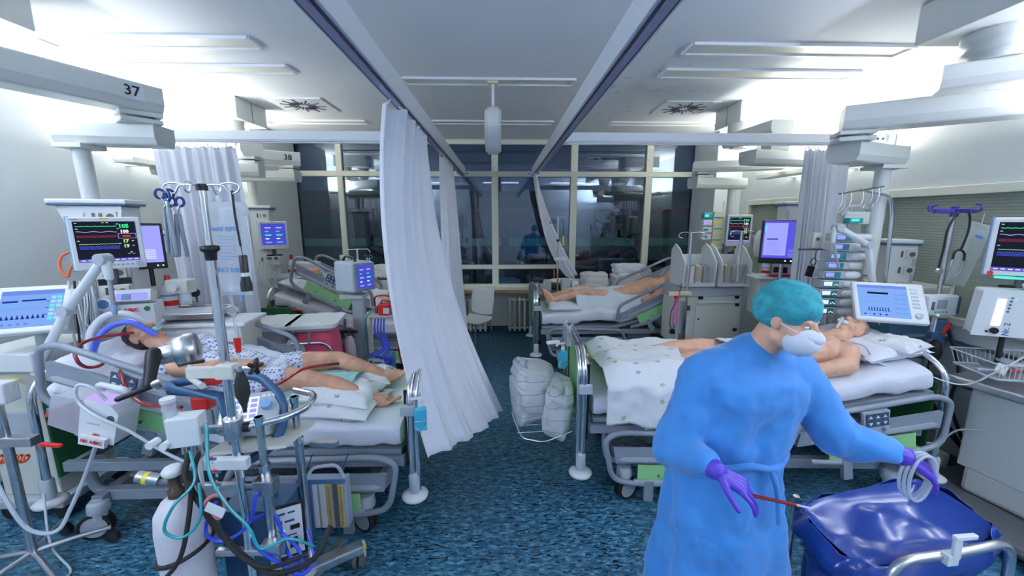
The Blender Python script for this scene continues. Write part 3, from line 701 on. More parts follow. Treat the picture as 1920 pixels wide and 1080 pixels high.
def make_bed(label, X0, Y0, s, zt=.72, ub=1.05, ang=15, rails=None, L=2.08, W=.86, knee=0, hoop=1.06, headpost=True, group='four hospital beds', bz=0):
    bed = thing('hospital_bed', label, 'bed', (X0, Y0, 0), group=group)
    S = Matrix.Scale(-1, 4, (1, 0, 0)) if s < 0 else Matrix.Identity(4)
    def N():
        m = MB(); m.M = S.copy(); return m
    ta = math.tan(math.radians(ang))
    def top(u):
        z = zt + max(0, u - ub) * ta * (1 if u > ub + .06 else .5)
        if knee: z += knee * max(0, 1 - abs(u - .75) / .42)
        return z
    # mattress with a fitted sheet
    nu, nv = 60, 44; H = .17
    def prof(k):
        # rounded rectangle section, k in 0..1
        t = 2 * PI * k; c, s_ = math.cos(t), math.sin(t); p = 5
        return (abs(c) ** (2 / p)) * (1 if c > 0 else -1), (abs(s_) ** (2 / p)) * (1 if s_ > 0 else -1)
    def fn(k, w):
        u = .02 + w * (L - .06)
        e = min(1, min(w, 1 - w) * 26 + .25) ** .35
        a, b_ = prof(k)
        v = W / 2 + a * (W / 2 - .01) * (.97 + .03 * e); z = top(u) - H / 2 + b_ * H / 2 * (.75 + .25 * e)
        z += wr(u, v, .012, 4, 1) if b_ > 0 else wr(u, 0, .03, 6, 2)
        v += a * wr(u, z, .018, 6, 3)
        return (u, v, z)
    m = N(); m.grid(fn, nv, nu, M_sheet, closed_u=True)
    for w in (0, 1):
        ring = [fn(k / nv, w) for k in range(nv)]; m.add(ring, [tuple(range(nv)) if w else tuple(range(nv - 1, -1, -1))], M_sheet, True)
    m.build('mattress', bed)
    # platform
    m = N(); T = math.atan(ta)
    m.bb(.02, ub, .03, W - .03, zt - H - .04, zt - H - .005, M_grey)
    c_ = (L - ub) / 2; m.box((ub + c_, W / 2, zt - H - .02 + c_ * ta), ((L - ub) / math.cos(T), W - .06, .035), M_grey, RY(-T))
    for v in (.03, W - .03): m.bb(0, L - .05, v - .02, v + .02, zt - H - .11, zt - H - .05, M_grey)
    for u in (.1, .6, 1.1, 1.6, 2.0): m.bb(u - .02, u + .02, .03, W - .03, zt - H - .10, zt - H - .06, M_grey)
    m.build('platform', bed, bev=.004)
    # undercarriage
    m = N()
    for v in (.10, W - .10):
        m.bb(.25, L - .2, v - .03, v + .03, .21, .28, M_grey)
        pts = fillet([(.30, v, .24), (.14, v, .24), (.12, v, .40), (.12, v, zt - H - .1)], .1, 6); m.tube(pts, .022, M_grey, 8)
        m.tube(fillet([(L - .35, v, .25), (L - .12, v, .25), (L - .10, v, .42), (L - .18, v, zt - H - .08)], .12, 6), .03, M_grey, 8)
    for u in (.25, L - .2): m.bb(u - .035, u + .035, .02, W - .02, .205, .275, M_grey)
    m.bb(.5, L - .5, W / 2 - .12, W / 2 + .12, .24, .34, M_grey)
    for u in (.55, L - .6): m.cyl((u, W / 2, .3), (u, W / 2, zt - H - .08), .06, M_sink, n=20); m.cyl((u, W / 2, .3), (u, W / 2, .45), .075, M_grey, n=20)
    m.bb(.75, 1.15, W / 2 - .26, W / 2 - .12, .3, .42, M_sink); m.bb(1.2, 1.5, W / 2 - .2, W / 2 + .2, .36, .44, M_grey2)
    m.build('undercarriage', bed, bev=.006)
    for u, v in ((.25, .02), (.25, W - .02), (L - .2, .02), (L - .2, W - .02)):
        h = N(); w = N(); caster(h, w, u, v, .5 if u < 1 else -.3, .085); h = h.build('caster', bed, bev=.003); w.build('wheel', h, bev=.003)
    # foot board
    m = N()
    for o in (0, .035): m.tube(fillet([(-.05 - o, .0, .26), (-.05 - o, .0, hoop - .10), (-.05 - o, .11, hoop), (-.05 - o, W - .11, hoop), (-.05 - o, W, hoop - .10), (-.05 - o, W, .26)], .08, 6), .015 if o else .019, M_chrome, 10)
    fb = m.build('foot_board', bed)
    m = N(); m.bb(-.045, -.015, .035, W - .035, .46, hoop - .07, M_green); m.build('foot_panel', fb, bev=.01)
    for v0 in (.02, W - .038): m = N(); m.bb(-.048, -.012, v0, v0 + .018, .45, hoop - .08, M_black); m.build('panel_edge', fb, bev=.003)
    m = N(); m.bb(-.09, .0, -.03, .01, .80, .86, M_grey2); m.build('post_clamp', fb, bev=.003)
    ends = [(-.06, 0), (-.06, W)]
    if headpost:
        m = N(); hz = zt + (L - ub) * ta + .06
        for o in (0,): m.tube(fillet([(L + .05, 0, .26), (L + .03, 0, hz - .10), (L + .0, .13, hz), (L + .0, W - .13, hz), (L + .03, W, hz - .10), (L + .05, W, .26)], .1, 6), .02, M_chrome, 10)
        hb = m.build('head_board', bed)
        m = N(); m.bb(L + .025, L + .04, .05, W - .05, .38, hz - .18, M_dkgreen); m.build('head_panel', hb, bev=.008)
        ends += [(L + .05, 0), (L + .05, W)]
    for u, v in ends:
        m = N(); m.lathe([(.03, 0), (.034, .02), (.034, .11), (.028, .12)], M_grey2, (u, v, .24 + bz), n=20); m.lathe([(.05, 0), (.075, .008), (.08, .022), (.06, .035), (.03, .04)], M_white, (u, v, .195 + bz), n=28); m.build('bumper', bed)
    for (u0, z0, a, face, pan, flip) in rails or []:
        v = -.045 if face < 0 else W + .045
        R = Matrix.Rotation(-math.radians(a), 4, 'Y')
        F = Matrix.Scale(-1, 4, (1, 0, 0)) if flip else Matrix.Identity(4)
        side_rail(bed, S @ Matrix.Translation((u0, v, z0)) @ R @ F, 1, pan, face)
    return bed, top
# rails: (u of rail origin, z, tilt, side, control panel?, mirrored?)
bedL1, topL1 = make_bed('near left hospital bed with its head end raised, foot end by the big curtain', -.60, 2.20, -1, .73, .98, 15,
    [(1.09, .60, 19, -1, True, False), (1.06, .17, 0, -1, False, True), (1.10, .64, 19, 1, True, False), (1.12, .22, 0, 1, False, True)], hoop=1.02, bz=.05)
bedR1, topR1 = make_bed('near right hospital bed behind the nurse, chrome and green foot board toward the aisle', .60, 2.46, 1, .78, 1.10, 10,
    [(1.36, .28, 10, -1, True, False), (1.12, .16, 0, -1, False, True), (1.3, .45, 12, 1, True, False), (1.12, .22, 0, 1, False, True)], L=2.28, hoop=1.07)
bedR1.rotation_euler.z = math.radians(-2.5)
bedL2, topL2 = make_bed('far left hospital bed with a steeply raised head rail under the windows', -.66, 4.66, -1, .72, 1.0, 19,
    [(.96, .74, 27, -1, True, False), (1.1, .22, 0, -1, False, True), (1.12, .70, 25, 1, True, False), (1.1, .22, 0, 1, False, True)], headpost=True)
bedR2, topR2 = make_bed('far right hospital bed along the windows, foot end at the aisle', .50, 4.86, 1, .76, 1.0, 17,
    [(1.05, .50, 25, -1, False, False), (1.1, .19, 0, -1, False, True), (1.28, .66, 23, 1, True, False), (1.1, .22, 0, 1, False, True)], hoop=1.04, knee=.05)
# ================================================================= PEOPLE
def V(*a): return Vector(a)
def hand_into(m, wrist, d, palmn, mt, curl=.3, sc=1.0, thumb=1, r0=.0):
    """five-fingered hand. d = direction of the fingers, palmn = normal pointing out of the palm"""
    d = Vector(d).normalized(); n = Vector(palmn); n = (n - d * n.dot(d)).normalized(); s_ = d.cross(n) * thumb
    w = Vector(wrist); L = .095 * sc
    for k in (-1.2, -.4, .4, 1.2):
        m.cap(w + s_ * k * .010 * sc, w + d * L + s_ * k * .024 * sc, .0175 * sc + r0, .0135 * sc + r0, mt, 10)
    lens = [.082, .092, .086, .066]
    for i, k in enumerate((1.5, .5, -.5, -1.5)):
        b = w + d * (L * (1.0 if abs(k) < 1 else .95)) + s_ * k * .0240 * sc
        dd = (d + s_ * k * .12).normalized(); p = b; a = curl * (.55 + .22 * i)
        for j, f in enumerate((.44, .31, .25)):
            dd = (dd * math.cos(a) + n * math.sin(a)).normalized(); q = p + dd * lens[i] * f * sc
            m.cap(p, q, (.0086 - .0007 * j) * sc + r0, (.0080 - .0008 * j) * sc + r0, mt, 8); p = q; a = curl
            n = (n - dd * n.dot(dd)).normalized() if False else n
    p = w + d * .02 * sc + s_ * .022 * sc; dd = (d * .62 + s_ * .70 + n * .25).normalized()
    for f, rr in ((.045, .0125), (.034, .0105), (.026, .0095)):
        q = p + dd * f * sc; m.cap(p, q, rr * sc + r0, rr * .9 * sc + r0, mt, 8); p = q; dd = (dd * .9 + d * .35 + n * .15).normalized()
def head_into(m, c, up, face, mt, sc=1.0):
    """c = centre of the skull, up = towards the crown, face = where it looks"""
    c = Vector(c); up = Vector(up).normalized(); f = Vector(face); f = (f - up * f.dot(up)).normalized(); r = f.cross(up)
    R = Matrix((r, f, up)).transposed()
    def P(x, y, z): return c + (r * x + f * y + up * z) * sc
    m.ell(P(0, -.012, .028), (.075 * sc, .094 * sc, .088 * sc), mt, R)
    m.ell(P(0, .018, -.025), (.062 * sc, .070 * sc, .082 * sc), mt, R)
    m.ell(P(0, .045, -.088), (.034 * sc, .034 * sc, .026 * sc), mt, R)
    for e in (-1, 1):
        m.ell(P(e * .038, .050, -.035), (.026 * sc, .026 * sc, .026 * sc), mt, R)
        m.ell(P(e * .076, -.008, -.008), (.010 * sc, .019 * sc, .032 * sc), mt, R)
        m.ell(P(e * .030, .074, .020), (.022 * sc, .012 * sc, .008 * sc), mt, R)
        m.cap(P(e * .045, .0, -.07), P(e * .015, .055, -.092), .022 * sc, .020 * sc, mt)
    m.cap(P(0, .082, .012), P(0, .105, -.028), .010 * sc, .014 * sc, mt, 10); m.ell(P(0, .095, -.032), (.019 * sc, .012 * sc, .010 * sc), mt, R)
    m.ell(P(0, .084, -.058), (.024 * sc, .010 * sc, .006 * sc), mt, R); m.ell(P(0, .080, -.070), (.020 * sc, .010 * sc, .007 * sc), mt, R)
    return P, R, r, f, up
def face_details(parent, P, R, sc, closed=True, mouth=True):
    e_ = MB(); lid = mat('closed_eyelid', (.20, .09, .06), .6)
    for e in (-1, 1):
        if closed: e_.tube([P(e * (.030 + .016 * math.cos(a)), .0795 - .004 * abs(math.cos(a)), .001 - .006 * math.sin(a)) for a in [PI * k / 6 for k in range(7)]], .0022 * sc, lid, 6)
        else: e_.ell(P(e * .030, .072, .003), (.012 * sc, .009 * sc, .006 * sc), mat('eye_white', (.8, .8, .8), .2), R); e_.ell(P(e * .030, .079, .003), (.005 * sc, .003 * sc, .005 * sc), M_black, R)
    e_.build('eyes', parent)
    if mouth:
        q = MB(); q.ell(P(0, .092, -.064), (.021 * sc, .005 * sc, .003 * sc), mat('lips', (.36, .12, .10), .5), R); q.build('mouth', parent)
def foot_into(m, ank, toe_d, sole_n, mt, sc=1.0, side=1):
    """ank = ankle joint, toe_d = direction heel to toes, sole_n = outward from the sole"""
    d = Vector(toe_d).normalized(); n = Vector(sole_n); n = (n - d * n.dot(d)).normalized(); s_ = d.cross(n) * side; a = Vector(ank)
    heel = a - d * .035 * sc + n * .048 * sc
    m.ell(heel, (.03 * sc, .03 * sc, .032 * sc), mt); m.cap(a, heel, .036 * sc, .031 * sc, mt)
    m.cap(heel, a + d * .125 * sc + n * .052 * sc + s_ * .018 * sc, .028 * sc, .026 * sc, mt)
    m.cap(heel, a + d * .110 * sc + n * .052 * sc - s_ * .022 * sc, .026 * sc, .021 * sc, mt)
    m.cap(a, a + d * .11 * sc + n * .03 * sc + s_ * .012 * sc, .036 * sc, .024 * sc, mt)
    m.cap(a, a + d * .10 * sc + n * .035 * sc - s_ * .012 * sc, .033 * sc, .020 * sc, mt)
    for i, (o, l, r) in enumerate(((.032, .052, .0145), (.012, .050, .010), (-.004, .045, .0095), (-.019, .040, .009), (-.033, .032, .0085))):
        b = a + d * (.132 - .008 * i) * sc + n * .052 * sc + s_ * o * sc; m.cap(b, b + d * l * sc - n * .004, r * sc, r * sc, mt, 8)
def chain(m, pts, rs, mt):
    for i in range(len(pts) - 1): m.cap(pts[i], pts[i + 1], rs[i], rs[i + 1], mt)
def torso_into(m, pelvis, chest, neck, head, sL, sR, hL, hR, mt, g=0, sc=1.0):
    m.cap(hL, hR, .098 * sc + g, .098 * sc + g, mt); m.cap(Vector(hL).lerp(Vector(chest), .35), Vector(hR).lerp(Vector(chest), .35), .095 * sc + g, .095 * sc + g, mt)
    a = Vector(sL); b = Vector(sR); ch = Vector(chest)
    m.cap(ch.lerp(a, .48), ch.lerp(b, .48), .112 * sc + g, .112 * sc + g, mt); m.cap(ch.lerp(a, .45), Vector(pelvis).lerp(Vector(hL), .6), .105 * sc + g, .10 * sc + g, mt); m.cap(ch.lerp(b, .45), Vector(pelvis).lerp(Vector(hR), .6), .105 * sc + g, .10 * sc + g, mt)
    m.cap(a, b, .058 * sc + g, .058 * sc + g, mt); m.cap(ch, neck, .09 * sc + g, .06 * sc + g, mt)
    m.cap(Vector(neck).lerp(a, .2), Vector(neck).lerp(a, .8), .055 * sc + g, .055 * sc + g, mt); m.cap(Vector(neck).lerp(b, .2), Vector(neck).lerp(b, .8), .055 * sc + g, .055 * sc + g, mt)
    if head is not None: m.cap(neck, head, .058 * sc, .055 * sc, mt)

def pillow(name, label, c, dims, rz=0, tilt=0, mt=None, cat='pillow', parent=None, seed=0, group=None, amp=.02, rx=0, power=2.6):
    """soft cushion, corners pinched"""
    c = Vector(c); lx, ly, lz = [v / 2 for v in dims]; R = RZ(rz) @ RY(tilt) @ RX(rx); mt = mt or M_sheet
    o = MB(); n = 26
    for sgn in (-1, 1):
        def fn(u, v):
            x = u * 2 - 1; y = v * 2 - 1
            h = (max(0, 1 - abs(x) ** power) * max(0, 1 - abs(y) ** power)) ** .42
            k = 1 - .07 * (1 - abs(y) ** 2) * abs(x) ** 3; k2 = 1 - .07 * (1 - abs(x) ** 2) * abs(y) ** 3
            z = sgn * lz * h + amp * h ** .5 * noise.fractal(Vector((x * 2.2 + seed, y * 2.2, seed + sgn)), 1, 2, 3)
            return R @ Vector((x * lx * k, y * ly * k2, z))
        if sgn > 0: o.grid(fn, n, n, mt)
        else: o.grid(lambda u, v: fn(1 - u, v), n, n, mt)
    r = o.build(name, parent, loc=c)
    if parent is None: tag(r, label, cat, group)
    return r
def cloth(name, label, fn, nu, nv, mt, cat='blanket', th=.006, group=None, parent=None):
    o = MB().grid(fn, nu, nv, mt).build(name, parent, solid=th)
    if parent is None: tag(o, label, cat, group)
    return o

# ---- patient in the near left bed: patterned gown, bare legs, feet toward the aisle
p = thing('patient', 'patient in a patterned gown lying bare-legged on the near left bed', 'person', (-1.55, 2.6, .75))
def PB(mb, name, parent, **k):
    root = parent
    while root.parent: root = root.parent
    T = Matrix.Translation(-root.location); mb.v = [T @ v for v in mb.v]
    return mb.build(name, parent, **k)
m = MB(); S_ = M_skin
pel, che, nck, hed = V(-1.62, 2.60, .86), V(-2.02, 2.58, 1.0), V(-2.22, 2.58, 1.10), V(-2.37, 2.59, 1.19)
hL, hR = V(-1.60, 2.49, .86), V(-1.60, 2.71, .86); sL, sR = V(-2.14, 2.42, 1.06), V(-2.16, 2.76, 1.06)
torso_into(m, pel, che, nck, hed, sL, sR, hL, hR, S_)
hp = head_into(m, hed, (-.82, 0, .50), (.42, -.18, .86), S_)
chain(m, [sL, V(-2.08, 2.38, 1.03), V(-1.92, 2.37, 1.02)], [.055, .048, .042], S_); chain(m, [V(-1.92, 2.37, 1.02), V(-1.80, 2.42, 1.03), V(-1.72, 2.48, 1.03)], [.042, .042, .028], S_)
hand_into(m, (-1.72, 2.48, 1.03), (1, .15, -.12), (0, .1, -1), S_, .25, 1.0, -1)
chain(m, [sR, V(-1.98, 2.88, .93), V(-1.74, 2.90, .92)], [.055, .045, .028], S_); hand_into(m, (-1.74, 2.9, .92), (1, -.1, -.1), (0, 0, -1), S_, .25)
chain(m, [hL, V(-1.40, 2.52, .90), V(-1.23, 2.50, .89)], [.092, .078, .062], S_); chain(m, [V(-1.23, 2.50, .89), V(-1.10, 2.49, .86), V(-.89, 2.47, .79)], [.060, .062, .036], S_)
foot_into(m, (-.88, 2.47, .78), (.95, .05, .18), (.25, -.10, -.95), S_, 1.02, 1)
chain(m, [hR, V(-1.40, 2.76, .92), V(-1.20, 2.80, .93)], [.095, .08, .058], S_); chain(m, [V(-1.20, 2.80, .93), V(-1.05, 2.78, .88), V(-.88, 2.76, .83)], [.057, .058, .036], S_)
foot_into(m, (-.86, 2.76, .82), (.75, -.10, .45), (.65, 0, -.7), S_, 1.0, -1)
b1 = PB(m, 'body', p, remesh=.005, smooth_it=3)
P, R = hp[0], hp[1]
m = MB(); 
m.ell(P(0, -.026, .042), (.080, .090, .082), M_hair, R); m.ell(P(0, -.045, -.01), (.074, .066, .07), M_hair, R)
PB(m, 'hair', p, remesh=.009, smooth_it=2)
fd = MB(); T_ = Matrix.Translation(-p.location)
face_details(p, lambda x, y, z: P(x, y, z) - p.location, R, 1.0)
m = MB(); m.tube([P(0, .09, -.065), P(0, .15, -.07), P(.02, .20, -.10)], .008, M_clear); m.box(P(0, .095, -.062), (.05, .012, .03), M_tealcloth, R); PB(m, 'breathing_tube', p)
m = MB(); torso_into(m, pel, che, nck + V(.04, 0, -.02), None, sL, sR, hL, hR, M_gown, .020)
chain(m, [sL, V(-2.09, 2.36, .99)], [.082, .078], M_gown); chain(m, [sR, V(-2.03, 2.85, .96)], [.082, .075], M_gown)
chain(m, [hL, V(-1.48, 2.52, .90)], [.112, .105], M_gown); chain(m, [hR, V(-1.48, 2.74, .90)], [.118, .11], M_gown); m.cap(V(-1.52, 2.57, .89), V(-1.52, 2.70, .89), .10, .10, M_gown)
PB(m, 'hospital_gown', p, remesh=.012, smooth_it=3, disp=(.03, .08))
pillow('pillow', 'white head pillow under the dark-haired patient on the near left bed', (-2.46, 2.62, 1.055), (.42, .70, .15), 0, .26, mt=M_sheet, seed=3)
pillow('pillow', 'thin white pillow beneath the raised calf, upper of the two by the bare feet', (-1.08, 2.49, .815), (.52, .36, .11), -.08, .10, mt=M_print, seed=5)
pillow('pillow', 'wide printed pillow lying flat on the near left mattress under the thin one', (-1.12, 2.47, .755), (.66, .44, .09), -.12, 0, mt=M_print, seed=8)
pillow('pillow', 'printed pillow between the far foot and the pink bin on the near left bed', (-1.02, 2.80, .785), (.42, .30, .13), .1, 0, mt=M_print, seed=9)
def drape1(u, v):
    x = -1.62 + .62 * u; y = 2.36 + .55 * v
    return (x, y, .80 + .085 * math.exp(-((y - 2.62) / .16) ** 2) + wr(x, y, .02, 7, 4) - .05 * (v < .1))
cloth('surgical_drape', 'mint green drape crumpled beneath the thighs of the gowned patient', drape1, 40, 36, M_tealcloth, 'drape')
def pad1(u, v):
    x = -2.0 + .50 * u; y = 2.80 + .22 * v
    return (x, y, .95 - .12 * u + .05 * math.sin(v * PI) + wr(x, y, .03, 7, 9))
cloth('folded_sheet', 'folded white sheet beside the far arm of the gowned patient', pad1, 30, 20, M_sheet, 'sheet', .01)
# ---- patient in the near right bed: bare chest, blanket over the shins
p = thing('patient', 'bare-chested patient lying on the near right bed under a printed blanket', 'person', (1.8, 2.85, .8))
m = MB(); S_ = M_skin2
pel, che, nck, hed = V(1.86, 2.80, .90), V(2.28, 2.76, .98), V(2.50, 2.79, 1.06), V(2.64, 2.82, 1.13)
hL, hR = V(1.84, 2.69, .90), V(1.84, 2.91, .90); sL, sR = V(2.42, 2.58, 1.03), V(2.42, 2.95, 1.03)
torso_into(m, pel, che, nck, hed, sL, sR, hL, hR, S_, 0, 1.06)
hp = head_into(m, hed, (.90, .05, .35), (-.28, -.25, .85), S_)
chain(m, [sL, V(2.36, 2.50, .96), V(2.16, 2.50, .92)], [.072, .062, .048], S_); chain(m, [V(2.16, 2.50, .92), V(1.98, 2.55, .98), V(1.88, 2.62, 1.02)], [.045, .045, .03], S_)
hand_into(m, (1.88, 2.62, 1.02), (-.9, .5, 0), (-.1, 0, -1), S_, .3)
chain(m, [sR, V(2.2, 3.08, .94), V(1.95, 3.08, .93)], [.065, .05, .03], S_); hand_into(m, (1.95, 3.08, .93), (-1, -.1, -.05), (0, 0, -1), S_, .25, 1, -1)
chain(m, [hL, V(1.55, 2.70, .93), V(1.34, 2.72, .92)], [.10, .088, .068], S_); chain(m, [V(1.34, 2.72, .92), V(1.18, 2.72, .88), V(.92, 2.74, .84)], [.065, .066, .04], S_)
chain(m, [hR, V(1.55, 2.92, .94), V(1.34, 2.92, .94)], [.10, .088, .068], S_); chain(m, [V(1.34, 2.92, .94), V(1.16, 2.92, .90), V(.88, 2.91, .87)], [.065, .066, .04], S_)
foot_into(m, (.93, 2.74, .84), (-.80, -.05, .45), (-.45, 0, -.8), S_, 1.0, 1); foot_into(m, (.85, 2.92, .85), (-.80, .0, .42), (-.6, 0, -.7), S_, 1.0, -1)
PB(m, 'body', p, remesh=.005, smooth_it=3)
P, R = hp[0], hp[1]
m = MB(); m.ell(P(0, -.03, .050), (.079, .084, .080), mat('grey_hair', (.28, .24, .20), .8, bump=.6, scale=60), R); PB(m, 'hair', p, remesh=.009, smooth_it=2)
face_details(p, lambda x, y, z: P(x, y, z) - p.location, R, 1.0)
m = MB(); m.tube([P(0, .09, -.065), P(0, .14, -.08), P(-.05, .18, -.12), P(-.10, .16, -.22)], .009, M_clear); m.box(P(0, .092, -.062), (.07, .012, .03), M_white, R); PB(m, 'breathing_tube', p)
m = MB()
for x, y, z in ((2.30, 2.66, 1.085), (2.18, 2.70, 1.07), (2.34, 2.86, 1.10)): m.cyl((x, y, z), (x, y, z + .006), .02, M_white, n=14)
PB(m, 'chest_electrodes', p)
pillow('pillow', 'white head pillow under the bare-chested patient on the near right bed', (2.72, 2.84, 1.02), (.44, .72, .14), 0, -.15, seed=13)
pillow('pillow', 'small folded white pillow leaning beside the head on the near right bed', (2.80, 2.62, 1.07), (.26, .30, .09), .3, -.1, mt=M_print, seed=14)
def blanketR(u, v):
    # v from near hem over the legs to the far hem
    x = .69 + .68 * u + .07 * math.sin(v * 9) * u
    path = v * 1.25
    leg = .962 + .02 * math.exp(-((x - 1.2) / .25) ** 2) + .02 * math.exp(-((x - .82) / .08) ** 2) - .25 * max(0, .78 - x)
    if path < .26: y = 2.39 - .015 * math.sin(u * 17); z = .60 + path * .95 + .02 * math.sin(u * 11)
    elif path < .50: t = (path - .26) / .24; y = 2.39 + .18 * t; z = .86 + (leg - .86) * math.sin(t * PI / 2)
    else: t = (path - .5); y = 2.57 + t * .85; z = leg - .02 * math.sin(max(0, (y - 2.75)) * 9) ** 2 - (.6 * max(0, y - 3.10))
    z -= .12 * max(0, .15 - u) * (1 if path > .3 else .4)
    return (x, y + wr(x, path, .02, 4, 6), z + wr(x, y, .022, 5, 7) + (.10 * max(0, 1 - abs(u - .75) / .18) * max(0, 1 - path / .3)))
cloth('blanket', 'white blanket printed with small leaves over the shins on the near right bed', blanketR, 70, 80, M_print, th=.008)
def hipcloth(u, v):
    x = 1.66 + .40 * u; y = 2.56 + .52 * v
    return (x, y, 1.015 + .015 * math.sin(v * PI) - .10 * abs(v * 2 - 1) ** 3 + wr(x, y, .018, 8, 17))
cloth('hip_cloth', 'small white cloth laid over the hips of the near right patient', hipcloth, 30, 34, M_sheet, 'cloth')
def sheetR(u, v):
    x = .95 + .65 * u; y = 2.395 + .02 * math.sin(u * 8); return (x, y - .0 + wr(x, v, .012, 6, 2), .56 + .26 * v + .02 * math.sin(u * 5))
cloth('under_sheet', 'white sheet hanging below the printed blanket on the near right bed', sheetR, 40, 14, M_print, 'sheet')
# ---- patient in the far right bed
p = thing('patient', 'patient on the far right bed, hips covered by a pale blue cloth', 'person', (1.3, 5.28, .8))
m = MB()
pel, che, nck, hed = V(1.50, 5.28, .90), V(1.98, 5.26, 1.02), V(2.18, 5.26, 1.10), V(2.33, 5.26, 1.17)
hL, hR = V(1.48, 5.17, .90), V(1.48, 5.39, .90); sL, sR = V(2.10, 5.08, 1.06), V(2.10, 5.44, 1.06)
torso_into(m, pel, che, nck, hed, sL, sR, hL, hR, S_)
hp = head_into(m, hed, (.85, 0, .45), (-.40, -.3, .85), S_)
chain(m, [sL, V(2.02, 4.99, .95), V(1.86, 4.99, .90)], [.058, .05, .042], S_); chain(m, [V(1.86, 4.99, .90), V(2.08, 4.97, .90)], [.042, .03], S_); hand_into(m, (2.08, 4.97, .90), (1, .1, -.1), (0, 0, -1), S_, .3)
chain(m, [sR, V(1.9, 5.55, .95), V(1.66, 5.55, .92)], [.055, .045, .03], S_); hand_into(m, (1.66, 5.55, .92), (-1, -.1, 0), (0, 0, -1), S_, .3)
for y, h_ in ((5.17, 0), (5.39, 1)): chain(m, [V(1.48, y, .9), V(1.12, y, .97)], [.09, .06], S_); chain(m, [V(1.12, y, .97), V(.92, y, .93), V(.70, y, .87)], [.06, .058, .036], S_); foot_into(m, (.68, y, .88), (-.45, 0, .8), (-.8, 0, -.45), S_, 1, 1 - 2 * h_)
PB(m, 'body', p, remesh=.009, smooth_it=3)
P, R = hp[0], hp[1]
m = MB(); m.ell(P(0, -.03, .045), (.079, .086, .082), M_hair, R); PB(m, 'hair', p, remesh=.01, smooth_it=2)
face_details(p, lambda x, y, z: P(x, y, z) - p.location, R, 1.0)
m = MB(); m.tube([P(0, .09, -.065), P(0, .15, -.08), P(-.08, .16, -.18)], .009, M_clear); PB(m, 'breathing_tube', p)
def clothR2(u, v):
    x = .98 + .98 * u; y = 4.93 + .62 * v
    z = .80 + .20 * math.exp(-((y - 5.27) / .24) ** 2) * (1 - .15 * abs(u - .45)) - .10 * max(0, .12 - v) / .12 * (1 + .5 * math.sin(u * 14))
    return (x, y, z + wr(x, y, .03, 6, 5) + .06 * u)
cloth('pale_blue_cloth', 'pale blue cloth over the hips of the patient on the far right bed', clothR2, 56, 40, sheet_mat('pale_blue_linen', (.60, .68, .74)), 'cloth')
pillow('pillow', 'white pad beneath the shins on the far right bed', (.82, 5.2, .80), (.44, .6, .11), 0, 0, seed=21)
pillow('pillow', 'white pillow under the head on the far right bed', (2.42, 5.28, 1.05), (.40, .62, .13), 0, -.28, seed=22)
# ---- patient in the far left bed
p = thing('patient', 'patient lying on the far left bed with a white sheet over the chest', 'person', (-1.5, 5.05, .8))
m = MB()
pel, che, nck, hed = V(-1.58, 5.05, .88), V(-2.02, 5.05, 1.06), V(-2.22, 5.03, 1.16), V(-2.36, 5.0, 1.25)
hL, hR = V(-1.56, 4.94, .88), V(-1.56, 5.16, .88); sL, sR = V(-2.14, 4.86, 1.12), V(-2.14, 5.22, 1.12)
torso_into(m, pel, che, nck, hed, sL, sR, hL, hR, S_)
hp = head_into(m, hed, (-.8, 0, .55), (.5, -.5, .7), S_)
chain(m, [sL, V(-2.0, 4.80, .99), V(-1.8, 4.82, .96)], [.055, .045, .03], S_); hand_into(m, (-1.8, 4.82, .96), (1, .1, -.1), (0, 0, -1), S_, .3, 1, -1)
chain(m, [sR, V(-1.98, 5.32, .98), V(-1.76, 5.32, .95)], [.055, .045, .03], S_); hand_into(m, (-1.76, 5.32, .95), (1, -.1, 0), (0, 0, -1), S_, .3)
for y, h_ in ((4.92, 0), (5.16, 1)): chain(m, [V(-1.56, y, .88), V(-1.20, y, 1.0)], [.092, .062], S_); chain(m, [V(-1.20, y, 1.0), V(-1.04, y, .96), V(-.86, y, .88)], [.06, .058, .036], S_); foot_into(m, (-.84, y, .88), (.45, 0, .8), (.8, 0, -.45), S_, 1, 1 - 2 * h_)
PB(m, 'body', p, remesh=.009, smooth_it=3)
P, R = hp[0], hp[1]
m = MB(); m.ell(P(0, -.03, .045), (.079, .086, .082), mat('brown_hair', (.12, .06, .03), .7, bump=.8, scale=60), R); PB(m, 'hair', p, remesh=.01, smooth_it=2)
face_details(p, lambda x, y, z: P(x, y, z) - p.location, R, 1.0)
m = MB(); m.tube([P(0, .09, -.065), P(0, .15, -.08), P(.08, .16, -.18)], .009, M_tealcloth); PB(m, 'breathing_tube', p)
def clothL2(u, v):
    x = -2.2 + .75 * u; y = 4.76 + .58 * v
    z = 1.10 - .20 * u + .11 * math.exp(-((y - 5.05) / .2) ** 2) - .08 * max(0, .15 - v) / .15
    return (x, y, z + wr(x, y, .03, 6, 15))
cloth('bed_sheet', 'white sheet bunched over the chest of the patient on the far left bed', clothL2, 44, 36, M_sheet, 'sheet')
pillow('pillow', 'white head pillow on the far left bed behind the raised rail', (-2.46, 5.03, 1.13), (.42, .66, .14), 0, .32, seed=31)
pillow('pillow', 'white pillow under the shins on the far left bed', (-1.02, 5.0, .79), (.4, .6, .13), 0, 0, seed=32)
